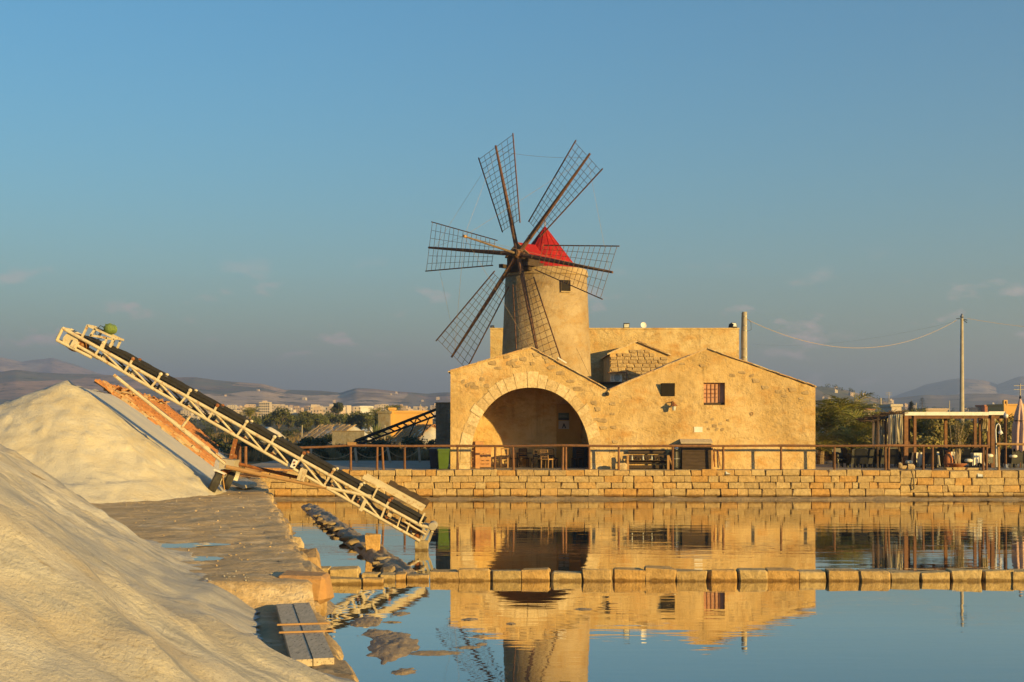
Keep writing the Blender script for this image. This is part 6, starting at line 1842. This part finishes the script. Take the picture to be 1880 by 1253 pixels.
def tree_proto(name, label, cat, h, r, n, size, seed, m, trunk=0.35, group=None, lobes_n=7, flat=0.75, bark='trunk'):
    rnd = random.Random(seed)
    t = thing(name, label, cat, (0, 0, 0), group)
    g = MB()
    th = h * trunk
    g.path([(0, 0, -0.3), (rnd.uniform(-.05, .05) * h, 0, th * 0.6), (rnd.uniform(-.05, .05) * h, 0, th * 1.3)], [h * 0.035, h * 0.026, h * 0.018], 7)
    lob = []
    for i in range(lobes_n):
        a = rnd.uniform(0, 6.28); q = r * rnd.uniform(0.15, 0.72)
        z = th + (h - th) * rnd.uniform(0.2, 0.85)
        rr = r * rnd.uniform(0.34, 0.55)
        z = min(z, h - rr * flat)
        lob.append((q * math.cos(a), q * math.sin(a), max(z, rr * 0.5), rr))
        g.path([(0, 0, th * 0.7), (q * math.cos(a) * 0.6, q * math.sin(a) * 0.6, (th + z) / 2), (q * math.cos(a), q * math.sin(a), z)], [h * 0.014, h * 0.01, h * 0.004], 5)
    link('trunk', g.mesh('trunk', M[bark]), None, t)
    g = MB(); leaf_cloud(g, lob, n, size, rnd, flat)
    link('crown', g.mesh('crown', M[m]), None, t)
    return t
def place_copies(proto, spots, first=True, nth=None):
    if nth: spots = sorted(spots, key=lambda q: q[0] / q[1])
    for i, (x, y, z, s, rz) in enumerate(spots):
        o = proto if (i == 0 and first) else copy_tree(proto)
        o.location = (x, y, z); o.rotation_euler = (0, 0, rz); o.scale = (s, s, s)
        if nth: o['label'] = nth % ORD[i]
def tz(x, y): return float(terrain_z(np.array(x), np.array(y)))

# palm: one frond mesh, copied as parts
def frond_mesh(name, L, seed, m, droop=0.75, rise=0.65):
    rnd = random.Random(seed); g = MB()
    n = 26; pts = []
    for k in range(n + 1):
        u = k / n
        pts.append(Vector((L * (u - 0.12 * u * u), 0.10 * L * math.sin(u * 1.2) * rnd.uniform(0.9, 1.1), L * (rise * u - droop * u * u))))
    g.path(pts[::5] + [pts[-1]], [0.03 * L / 2.2, 0.025 * L / 2.2, 0.018 * L / 2.2, 0.012 * L / 2.2, 0.008 * L / 2.2, 0.005, 0.003][:len(pts[::5]) + 1], 4)
    for k in range(3, n + 1):
        d = (pts[k] - pts[k - 1]).normalized(); u = k / n
        ll = L * 0.34 * math.sin(math.pi * min(1, 0.18 + 0.86 * u)) * rnd.uniform(0.85, 1.1) + 0.05
        for sg in (-1, 1):
            sd = d.cross(Vector((0, 0, 1))).normalized() * sg
            e = (sd * 0.75 + d * 0.65 + Vector((0, 0, 0.22 - 0.5 * rnd.random()))).normalized()
            w = d * 0.022 * L / 2.2
            mid = pts[k] + e * ll * 0.55; tp_ = pts[k] + e * ll + Vector((0, 0, -0.18 * ll))
            g.add([pts[k] - w, pts[k] + w, mid + w * 0.8, mid - w * 0.8, tp_], [(0, 1, 2, 3), (3, 2, 4)])
    return g.mesh(name, m)
FR = [frond_mesh('frond', 2.5, 40 + i, M['palm'], 0.70 + 0.14 * i, 0.75 + 0.15 * i) for i in range(3)]
FRD = frond_mesh('frond', 2.0, 60, M['palmdry'], 1.0, 0.25)
def palm(label, x, y, z, th, nf, s, seed, group=None, dry=5):
    rnd = random.Random(seed)
    t = thing('palm_tree', label, 'palm tree', (x, y, z), group)
    g = MB(); pts = []; rs_ = []
    for k in range(13):
        u = k / 12
        pts.append((0.08 * math.sin(u * 2 + seed), 0, -0.2 + (th + 0.2) * u)); rs_.append((0.26 - 0.06 * u) * s * (1.0 if k % 2 else 1.14))
    g.path(pts, rs_, 9); link('trunk', g.mesh('trunk', M['trunk']), None, t)
    for i in range(nf):
        el = -0.25 + 1.45 * (i / nf) + rnd.uniform(-0.12, 0.12)
        a = i * 2.399 + rnd.uniform(-0.2, 0.2)
        o = link('frond', rnd.choice(FR), None, t, (pts[-1][0], 0, th), (0, -el * 0.8 + 0.15, a), (s * rnd.uniform(0.85, 1.1),) * 3)
    for i in range(dry):
        link('frond', FRD, None, t, (pts[-1][0], 0, th - 0.15), (0, 0.75, i * 1.3 + rnd.random()), (s * 0.85,) * 3)
    return t
# palms right of the storehouse
palm('big low palm with arching fronds right beside the storehouse corner', gx(1528, 80), 80, G, 1.5, 34, 1.15, 1, dry=8)
palm('tall upright palm rising highest in the clump by the storehouse', gx(1552, 83), 83, G, 1.8, 34, 1.35, 2, dry=7)
palm('yellow-green palm at the right side of the clump, beside the hanging cloths', gx(1587, 78), 78, G, 1.2, 32, 1.1, 3, dry=6)
palm('small young palm at the foot of the clump', gx(1509, 73), 73, G, 0.7, 22, 0.8, 4, dry=2)
palm('small palm under the tall one, near the rail', gx(1568, 73.5), 73.5, G, 0.8, 22, 0.8, 5, dry=4)
palm('palm with dark fronds behind the middle of the pergola', gx(1725, 80), 80, G, 1.0, 28, 1.0, 6, dry=3)
palm('palm with loose fronds behind the globe lamps', gx(1858, 80), 80, G, 1.1, 26, 1.0, 7, dry=6)
palm('palm seen between the first pergola posts', gx(1676, 80), 80, G, 1.6, 24, 0.9, 12, dry=3)
# shrubs behind the pergola
sh1 = tree_proto('shrub', 'rounded olive shrub behind the pergola', 'shrub', 3.0, 1.5, 1700, 0.12, 21, 'oleander', 0.12, 'shrubs behind the pergola', 8, 0.85)
place_copies(sh1, nth='rounded olive shrub behind the pergola, %s from the left', spots=[(gx(px, Y), Y, G, s, rz) for px, Y, s, rz in ((1690, 79, 0.8, 0), (1712, 77.5, 0.75, 1), (1740, 78, 0.85, 2), (1765, 79, 0.95, 3), (1790, 78, 0.8, 4), (1812, 79, 0.9, 5), (1845, 77, 0.8, 0.5), (1880, 78, 0.9, 1.5))])
sh2 = tree_proto('shrub', 'dark leafy shrub at the foot of the palms', 'shrub', 1.9, 1.2, 1200, 0.10, 22, 'oleander', 0.1, 'shrubs at the foot of the palms', 7, 0.8)
place_copies(sh2, nth='leafy shrub low behind the terrace chairs, %s from the left', spots=[(gx(px, Y), Y, G, s, rz) for px, Y, s, rz in ((1512, 79, 0.7, 0), (1535, 77, 0.6, 1), (1556, 78, 0.7, 2), (1580, 75, 0.6, 3), (1600, 75, 0.8, 4), (1610, 81, 1.0, 5), (1660, 77, 0.9, 1), (1700, 75, 0.8, 2))])
# shaded field behind the terrace, left of the mill
fs = tree_proto('shrub', 'low dark green shrub in the field left of the mill', 'shrub', 1.2, 1.25, 900, 0.10, 31, 'leafdark', 0.1, 'low shrubs in the field left of the mill', 8, 0.7)
rr = random.Random(77); spots = []
for i in range(84):
    Y = (rr.uniform(80.5, 100) if i < 26 else rr.uniform(84, 190)) if i < 62 else rr.uniform(190, 300)
    px = rr.uniform(340, 826)
    x = gx(px, Y)
    spots.append((x, Y, tz(x, Y) - 0.05, rr.uniform(0.55, 1.15), rr.uniform(0, 6)))
place_copies(fs, spots)
# far shrubs right
fs2 = tree_proto('shrub', 'distant dark shrub beyond the right terrace', 'shrub', 2.4, 1.9, 600, 0.2, 32, 'leafdark', 0.1, 'distant shrubs beyond the right terrace', 7, 0.75)
spots = []
for i in range(26):
    Y = rr.uniform(200, 420); px = rr.uniform(1502, 1890); x = gx(px, Y)
    spots.append((x, Y, tz(x, Y) - 0.05, rr.uniform(0.7, 1.5), rr.uniform(0, 6)))
place_copies(fs2, spots)
# trees in front of the town
mt = tree_proto('broadleaf_tree', 'bushy dark green tree in front of the distant town', 'tree', 6.5, 3.0, 1500, 0.26, 33, 'leaf', 0.25, 'trees in front of the distant town', 9, 0.8)
spots = []
for px, Y, s in ((494, 300, 0.95), (512, 290, 1.15), (530, 310, 0.9), (547, 330, 0.9), (566, 290, 1.0), (560, 300, 0.8), (592, 300, 0.9), (604, 320, 1.0), (640, 300, 0.7), (668, 290, 0.85), (685, 300, 0.75), (700, 330, 0.8), (745, 270, 0.95), (762, 280, 0.95), (470, 330, 0.8), (440, 320, 0.9), (420, 330, 0.9), (398, 310, 0.9), (662, 262, 0.95), (676, 258, 0.9), (690, 262, 0.85), (705, 258, 0.75), (585, 260, 0.8), (560, 250, 0.7), (640, 262, 0.85)):
    x = gx(px, Y); spots.append((x, Y, tz(x, Y) - 0.2, s * 0.72, px * 1.7))
place_copies(mt, spots, nth='bushy green tree before the distant town, %s from the left of its row')
x = gx(618, 330); pn = tree_proto('pine_tree', 'tall umbrella pine standing above the distant town', 'pine tree', 6.9, 2.2, 1100, 0.24, 34, 'leafdark', 0.55, None, 7, 0.55); pn.location = (x, 330, tz(x, 330) - 0.2); pn.scale = (1, 1, 1.05)
x = gx(623, 320); pn = tree_proto('pine_tree', 'wide flat pine just below the tall umbrella pine', 'pine tree', 4.2, 2.2, 800, 0.22, 35, 'leafdark', 0.5, None, 6, 0.4); pn.location = (x, 320, tz(x, 320) - 0.2)
palm('slender palm in front of the distant town, left of the trees', gx(459, 210), 210, tz(gx(459, 210), 210), 2.9, 24, 1.0, 8, dry=9)
palm('bright palm on the horizon above the yellow house', gx(722, 260), 260, tz(gx(722, 260), 260), 3.4, 28, 1.35, 9, dry=5)
palm('palm on the horizon left of the yellow house', gx(693, 270), 270, tz(gx(693, 270), 270), 3.0, 26, 1.2, 10, dry=4)
# conifers on the right
def conifer(label, x, y, h, r, seed):
    rnd = random.Random(seed); t = thing('conifer', label, 'conifer', (x, y, tz(x, y) - 0.2))
    g = MB(); g.tube((0, 0, 0), (0, 0, h), h * 0.03, 0.03, 7); link('trunk', g.mesh('trunk', M['trunk']), None, t)
    g = MB()
    for k in range(14):
        z = h * (0.15 + 0.83 * k / 14); q = r * (1 - (k / 14.5)) ** 0.8 * rnd.uniform(0.85, 1.1)
        for i in range(60):
            a = rnd.uniform(0, 6.28); d = q * rnd.random() ** 0.5
            c = Vector((d * math.cos(a), d * math.sin(a), z + rnd.uniform(-0.25, 0.25) - d * 0.12)); e = Vector((math.cos(a), math.sin(a), -0.2)) * 0.4; sd = Vector((-math.sin(a), math.cos(a), 0.2)) * 0.13
            g.add([c - e, c + sd, c + e, c - sd], [(0, 1, 2, 3)])
    link('crown', g.mesh('crown', M['leafdark']), None, t)
conifer('dark conifer rising above the pergola roof', gx(1673, 260), 260, 6.6, 1.5, 51)
conifer('small dark conifer on the brown hill beyond the pergola', gx(1693, 700), 700, 14, 5, 52)
# agave
ag = thing('agave', 'large spiky agave lit by the sun in front of the yellow house', 'agave', (gx(691, 150), 150, tz(gx(691, 150), 150)))
for i in range(26):
    a = i * 2.399; el = rad(25 + 60 * (i / 26)); L = R.uniform(1.7, 2.5)
    d = Vector((math.cos(a) * math.cos(el), math.sin(a) * math.cos(el), math.sin(el))); sd = Vector((-math.sin(a), math.cos(a), 0)); up_ = sd.cross(d)
    b0 = wloc(ag) + Vector((0, 0, 0.35)); md = b0 + d * L * 0.5; tp_ = b0 + d * L + Vector((0, 0, -0.15))
    g = MB(); g.add([b0 - sd * 0.09, b0 + sd * 0.09, md + sd * 0.10, md - sd * 0.10, tp_, b0 + up_ * -0.06, md + up_ * -0.05], [(0, 1, 2, 3), (3, 2, 4), (5, 6, 2, 1), (6, 5, 0, 3), (6, 4, 2), (3, 4, 6)]); g.build('leaf', M['agave'], ag)
# dry grass over the fields
gr = MB(); rg = random.Random(5)
def tuft(x, y, z, h, k):
    for i in range(k):
        a = rg.uniform(0, 6.28); w = h * 0.07; l = rg.uniform(0.5, 1.1) * h; b = rg.uniform(0.1, 0.6) * h
        ox, oy = x + rg.gauss(0, h * 0.25), y + rg.gauss(0, h * 0.25)
        ca, sa = math.cos(a), math.sin(a)
        gr.add([(ox - sa * w, oy + ca * w, z - 0.05), (ox + sa * w, oy - ca * w, z - 0.05), (ox + ca * b, oy + sa * b, z + l)], [(0, 1, 2)])
for i in range(5200):
    Y = 79.5 + 172 * rg.random() ** 1.7; px = rg.uniform(300, 826); x = gx(px, Y)
    if fbm(np.array(x / 9), np.array(Y / 9), 3, 9) < -0.15: continue
    tuft(x, Y, tz(x, Y) if i % 3 == 0 else 1.3, rg.uniform(0.25, 0.75), 6)
for i in range(2600):
    Y = 82 + 170 * rg.random() ** 1.3; px = rg.uniform(1498, 1900); x = gx(px, Y)
    tuft(x, Y, 1.3, rg.uniform(0.25, 0.7), 6)
for i in range(260):
    s0 = rg.uniform(52, 66); t0 = rg.uniform(0.3, 1.1); x, y = st(s0, t0); tuft(x, y, 1.45, rg.uniform(0.1, 0.3), 5)
tag(gr.build('dry_grass', M['grass']), 'dry grass growing over the fields behind the terrace', kind='stuff')

# ------------------------------------------------------------------ field beyond the mill
def small_heap(label, px, Y, w, h, tiles, seed, ang_=0.3, allround=False):
    x0 = gx(px, Y); z0 = tz(x0, Y)
    t = thing('salt_heap', label, 'salt heap', (x0, Y, z0))
    u = np.linspace(-1.25, 1.25, 44); A, B = np.meshgrid(u, u, indexing='ij')
    ridge = np.maximum(np.abs(B) - 0.5, 0)
    r = np.hypot(A, ridge * 1.3) + fbm(A * 2 + seed, B * 2, 4, seed) * 0.07
    Z = h * (1 - np.sqrt(r * r + 0.015))
    c, s = math.cos(ang_), math.sin(ang_)
    lx, ly = A * w, B * w * 1.3
    grid_obj('salt', x0 + lx * c - ly * s, Y + lx * s + ly * c, z0 + np.maximum(Z, -0.1), M['salt'], t)
    if tiles:
        g = MB(); rr_ = random.Random(seed); k = 0
        for i in range(26):
            for j in range(22 if allround else 11):
                b = -0.72 + 1.5 * i / 26; a = -0.04 - 0.9 * (j % 11 + rr_.random() * 0.4) / 11
                if j > 10: a = -a
                if rr_.random() < 0.12: continue
                lx, ly = a * w, b * w * 1.3
                zz = h * (1 - math.sqrt(a * a + 0.015)) + 0.06
                q = Matrix.Rotation(ang_, 3, 'Z') @ Matrix.Rotation(math.copysign(math.atan2(h, w), a), 3, 'Y')
                o = Vector((x0 + lx * c - ly * s, Y + lx * s + ly * c, z0 + zz))
                if i % 4 == 3: continue
                g.box(o, (w * 0.10, w * 0.055, 0.05), q @ Matrix.Rotation(rr_.uniform(-0.2, 0.2), 3, 'Z'))
        tag(g.build('tiles', M['tile'], t), kind='stuff')
    return t
small_heap('small bare white salt heap in the field behind the conveyor', 492, 150, 2.4, 1.95, False, 201)
small_heap('white salt heap in the field with rows of orange tiles on its left slope', 622, 145, 3.4, 2.1, True, 202, 0.75)
small_heap('salt heap covered with tiles behind the black conveyor, beside the dark shed', 772, 120, 2.5, 2.2, True, 203, 0.6, True)
lw = thing('low_wall', 'low dark wall in front of the tiled heap in the field', 'wall', (gx(640, 120), 120, 1.3))
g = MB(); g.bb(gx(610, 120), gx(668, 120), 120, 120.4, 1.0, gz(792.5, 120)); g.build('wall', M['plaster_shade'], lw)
g = MB(); g.bb(gx(609, 120), gx(669, 120), 119.95, 120.45, gz(792.5, 120) + 0.002, gz(791, 120)); g.build('coping', M['mortar'], lw)
# second, black conveyor in the shade
c2 = thing('belt_conveyor', 'old black lattice conveyor in the shade, pointing up towards the dark shed', 'conveyor', (gx(700, 100), 100, 1.3))
Yc = 100
for dy in (0, 0.9):
    for a, b in (((650, 812), (802, 752)), ((655, 818), (802, 763))):
        p, q = at(*a, Yc), at(*b, Yc); p.y += dy; q.y += dy
        g = MB(); g.tube(p, q, 0.07, n=6); g.build('chord', M['rubber'], c2)
    for k in range(12):
        p = at(650 + 152 * k / 12, 812 - 60 * k / 12, Yc); q = at(655 + 147 * (k + 0.6) / 12, 818 - 55 * (k + 0.6) / 12, Yc); p.y += dy; q.y += dy
        g = MB(); g.tube(p, q, 0.04, n=5); g.build('diagonal', M['rubber'], c2)
p, q = at(652, 809, Yc), at(802, 750.5, Yc); p.y += .45; q.y += .45
g = MB(); g.beam(p, q, 1.0, 0.12); g.build('belt', M['rubber'], c2)
for px in (752, 775):
    p = at(px + 14, 765, Yc); q = at(px, 800, Yc)
    g = MB(); g.tube(p, q, 0.05, n=6); g.build('leg', M['rubber'], c2)
# fence posts in the field
for i, (px, yt, yb, Y) in enumerate(((554, 781, 792, 160), (706, 781, 794, 150), (671, 802, 808, 110), (518, 803, 812, 105))):
    t = thing('fence_post', 'thin pale post standing in the grass of the field', 'post', (gx(px, Y), Y, 1.3), 'pale posts in the field')
    g = MB(); g.tube((gx(px, Y), Y, 1.1), (gx(px, Y) + 0.05, Y, gz(yt, Y)), 0.06, n=6); g.build('post', M['concrete'], t)

# ------------------------------------------------------------------ houses
def house(name, label, px0, px1, py0, py1, Y, m, depth=8, roof=None, wins=0, group=None, cat='house', para=True):
    x0, x1 = gx(px0, Y), gx(px1, Y); z1 = gz(py0, Y); zg = min(tz((x0 + x1) / 2, Y), gz(py1, Y)) - 0.5
    t = thing(name, label, cat, ((x0 + x1) / 2, Y, zg), group)
    g = MB(); g.bb(x0, x1, Y, Y + depth, zg, z1); w = g.build('wall', m, t)
    if roof == 'hip':
        rz_ = (x1 - x0) * 0.16
        o = (x1 - x0) * 0.04; rx = (x1 - x0) * 0.3
        g = MB(); g.add([(x0 - o, Y - o, z1), (x1 + o, Y - o, z1), (x1 + o, Y + depth + o, z1), (x0 - o, Y + depth + o, z1), (x0 + rx, Y + depth / 2, z1 + rz_), (x1 - rx, Y + depth / 2, z1 + rz_), (x0 - o, Y - o, z1 - 0.1), (x1 + o, Y - o, z1 - 0.1)], [(0, 1, 5, 4), (1, 2, 5), (2, 3, 4, 5), (3, 0, 4), (6, 7, 1, 0)])
        rf = g.build('roof', M['houseroof'], t)
        g = MB(); g.bb(x0 + rx * 1.2, x0 + rx * 1.2 + 0.5, Y + depth / 2, Y + depth / 2 + 0.5, z1, z1 + rz_ + 0.6); g.build('chimney', m, rf)
    elif roof == 'gable':
        rz_ = (x1 - x0) * 0.14; xm = (x0 + x1) / 2
        g = MB(); g.prism([(x0, Y + 0.001, z1), (x1, Y + 0.001, z1), (xm, Y + 0.001, z1 + rz_)], (0, depth, 0)); g.build('gable', m, t)
        g = MB()
        for a, b in (((x0 - 0.3, z1 - 0.1), (xm, z1 + rz_)), ((xm, z1 + rz_), (x1 + 0.3, z1 - 0.1))):
            g.prism([(a[0], Y - 0.2, a[1] + 0.02), (b[0], Y - 0.2, b[1] + 0.02), (b[0], Y - 0.2, b[1] + 0.2), (a[0], Y - 0.2, a[1] + 0.2)], (0, depth + 0.4, 0))
        g.build('roof', M['houseroof'], t)
    elif para:
        g = MB(); g.bb(x0 - 0.15, x1 + 0.15, Y - 0.15, Y + depth + 0.15, z1 + 0.002, z1 + 0.3); g.build('parapet', m, t)
    n = wins
    for k in range(n):
        xm = x0 + (x1 - x0) * (k + 0.5) / n; ww = min(1.1, (x1 - x0) / n * 0.5)
        zc_ = z1 - 1.8
        g = MB(); g.bb(xm - ww / 2, xm + ww / 2, Y - 0.05, Y - 0.003, zc_ - 0.6, zc_ + 0.6); g.build('window', M['windowdark'], t)
    return t
house('white_house', 'bright white cube house on the horizon before the town', 662, 680, 748.5, 764, 280, M['white'], 5, wins=1)
house('yellow_house', 'sunlit yellow flat-roofed house left of the dark shed', 722, 790, 758.5, 772, 175, M['houseyellow'], 5, wins=0)
house('yellow_tower', 'short yellow stair block at the corner of the yellow house', 715, 722, 753, 772, 174.5, M['houseyellow'], 3, wins=0, cat='building')
house('shed', 'dark flat shed left of the yellow house', 694, 714, 759.5, 776, 172, M['plaster_shade'], 4, wins=0, cat='building')
tb_ = thing('apartment_block', 'tall pale apartment block standing above the distant town', 'building', (gx(485, 900), 900, tz(gx(485, 900), 900)))
x0, x1 = gx(475.5, 900), gx(495, 900); z1 = gz(738.5, 900)
g = MB(); g.bb(x0, x1, 900, 908, 1.0, z1); g.build('wall', M['house'], tb_)
g = MB(); g.bb(x0 + 2, x1 - 2.5, 901, 905, z1, z1 + 0.9); g.build('roof_hut', M['house'], tb_)
for r_ in range(6):
    for c_ in range(5):
        xm = x0 + (x1 - x0) * (c_ + 0.5) / 5; zm = z1 - 1.2 - r_ * 1.75
        g = MB(); g.bb(xm - 0.45, xm + 0.45, 899.9, 899.99, zm - 0.5, zm + 0.5); g.build('window', M['windowdark'], tb_)
house('white_house', 'pale house with a bell-shaped gable at the left of the right-hand houses', 1500, 1516, 750, 768, 240, M['house'], 6, wins=1)
house('villa', 'pale gabled house above the palms, left of the red hip roof', 1524, 1545, 748, 765, 200, M['house'], 8, 'gable', 0)
house('villa', 'villa with a broad red hip roof behind the palms', 1566, 1606, 751.5, 768, 190, M['house'], 8, 'hip', 3)
house('house', 'square cream house top above the hanging cloths', 1637, 1655, 747, 762, 160, M['house'], 5, wins=0)
house('house', 'low pale house behind the pergola roof', 1700, 1740, 753, 770, 260, M['house'], 6, wins=2)
house('house', 'red-walled house above the right part of the pergola', 1808, 1817, 746.5, 768, 260, M['houseroof'], 5, wins=0)
house('house', 'low pale house left of the red-walled one', 1795, 1807, 751, 768, 262, M['house'], 5, wins=0)
ch = house('church', 'ochre church with a small bell gable beyond the parasol', 1846, 1900, 745, 768, 240, M['houseyellow'], 9, wins=0, cat='church')
x0, x1 = gx(1843, 239.8), gx(1850, 239.8); zb_ = gz(745, 240); zt = gz(735, 240)
g = MB()
for a, b in ((x0, x0 + 0.2), (x1 - 0.2, x1)):
    g.bb(a, b, 239.8, 240.5, 1, zt - 0.2)
g.bb(x0, x1, 239.8, 240.5, zt - 0.2, zt); g.bb(x0 - 0.001, x1 + 0.001, 239.79, 240.51, 1, zb_)
g.build('bell_gable', M['houseyellow'], ch)
g = MB(); g.lathe(((x0 + x1) / 2, 240.1, zb_ + 0.3), [(0.14, 0), (0.09, 0.12), (0.05, 0.25)], 8); g.build('bell', M['black'], ch)
# utility poles far right
for i, (px, yt, Y, lab) in enumerate(((1617, 731, 170, 'pale pole behind the awning frame'), (1632, 720, 420, 'distant slim pole with cross arms above the red roof'), (1682, 740, 300, 'thin pole just right of the conifer'), (1743, 736, 300, 'thin pole left of the tall lamp pole'), (1873, 705, 210, 'pole with cross arms behind the parasol'), (772, 743, 260, 'thin pole above the yellow house'))):
    x = gx(px, Y); t = thing('utility_pole', lab, 'pole', (x, Y, tz(x, Y)))
    g = MB(); g.tube((x, Y, tz(x, Y) - 0.3), (x, Y, gz(yt, Y)), 0.14, 0.09, 7); g.build('shaft', M['concrete'], t)
    if 'cross' in lab:
        for f in (0.3, 0.9):
            g = MB(); g.beam((x - 1.0, Y, gz(yt, Y) - f), (x + 1.0, Y, gz(yt, Y) - f), 0.08, 0.08); g.build('cross_arm', M['concrete'], t)
# the distant town: every house its own object, all of a few kinds
hr = random.Random(9)
def town_mesh(w, d, h, kind):
    g = MB(); g.bb(-w / 2, w / 2, 0, d, -3, h)
    if kind == 1: g.bb(-w / 2 + 0.5, w / 2 - w * 0.45, 1, d * 0.6, h, h + 2.4)
    if kind == 2: g.prism([(-w / 2 - 0.3, -0.3, h), (w / 2 + 0.3, -0.3, h), (0, -0.3, h + w * 0.2)], (0, d + 0.6, 0))
    if kind == 3: g.bb(-w / 2 - 0.2, w / 2 + 0.2, -0.6, 0, h - 3.2, h - 2.9); g.bb(-w / 2 - 0.2, w / 2 + 0.2, -0.6, 0, h - 6.2, h - 5.9)
    me = g.mesh('house_walls', M['house'])
    return me
def town_windows(w, h):
    g = MB()
    nf = int(h / 3); nw = max(2, int(w / 3))
    for r_ in range(nf):
        for c_ in range(nw):
            xm = -w / 2 + w * (c_ + 0.5) / nw; zm = h - 1.7 - 3 * r_
            if zm > 0.5: g.bb(xm - 0.5, xm + 0.5, -0.06, -0.01, zm - 0.75, zm + 0.75)
    return g.mesh('windows', M['windowdark'])
kinds = [(w, d, h, k) for w, d, h, k in ((9, 9, 7, 0), (12, 9, 10, 1), (8, 8, 6, 2), (14, 10, 12, 3), (10, 9, 9, 1), (7, 8, 6, 0))]
TM = [(town_mesh(*k), town_windows(k[0], k[2])) for k in kinds]
def town_house(x, y, s, group, label, k=None):
    i = hr.randrange(len(TM)) if k is None else k
    me, wi = TM[i]
    t = thing('town_house', label, 'house', (x, y, tz(x, y)), group, hr.uniform(-0.35, 0.35))
    t.scale = (s, s, s)
    link('walls', me, None, t); tag(link('windows', wi, None, t), kind='stuff')
for i in range(190):
    px = hr.uniform(430, 825) if i > 40 else hr.uniform(340, 470)
    Y = 720 + 780 * hr.random() ** 0.8
    x = gx(px, Y)
    town_house(x, Y, hr.uniform(0.42, 0.7), 'houses of the distant town', 'small pale house in the distant town on the plain')
for i in range(46):
    px = hr.uniform(1500, 1890); Y = hr.uniform(600, 1500); x = gx(px, Y)
    town_house(x, Y, hr.uniform(0.22, 0.42), 'scattered houses beyond the right terrace', 'small pale house on the plain beyond the right terrace')
for i in range(26):
    px = hr.choice((hr.uniform(0, 400), hr.uniform(400, 820), hr.uniform(1510, 1610), hr.uniform(1690, 1880))); Y = hr.uniform(1700, 2400) if px < 1000 or px > 1620 else hr.uniform(1200, 1420)
    x = gx(px, Y); town_house(x, Y, hr.uniform(0.35, 0.75), 'farmhouses on the hills', 'tiny pale farmhouse on the brown hills', hr.choice((0, 2, 5)))
# dark groves on the plain between town and hills
gv = MB(); rv = random.Random(13)
def grove(px, Y, w, n):
    for i in range(n):
        x = gx(px, Y) + rv.gauss(0, w); y = Y + rv.gauss(0, w * 1.5); z = tz(x, y); r = rv.uniform(1.2, 2.6)
        for k in range(22):
            d = Vector((rv.gauss(0, 1), rv.gauss(0, 1), rv.gauss(0, 1))).normalized() * r
            c = Vector((x, y, z + r * 1.0)) + d; a = Vector((rv.gauss(0, 1), rv.gauss(0, 1), rv.gauss(0, 1))).normalized(); b = a.cross(d).normalized() if a.cross(d).length > 0.01 else a
            gv.add([c - a * 0.6, c + b * 0.5, c + a * 0.6, c - b * 0.5], [(0, 1, 2, 3)])
for i in range(110):
    px = rv.uniform(0, 825) if i < 70 else rv.uniform(1500, 1890)
    grove(px, rv.uniform(480, 1900), rv.uniform(8, 30), rv.randrange(4, 12))
tag(gv.build('far_groves', M['leafdark']), 'dark groves and hedges dotted over the far plain', kind='stuff')
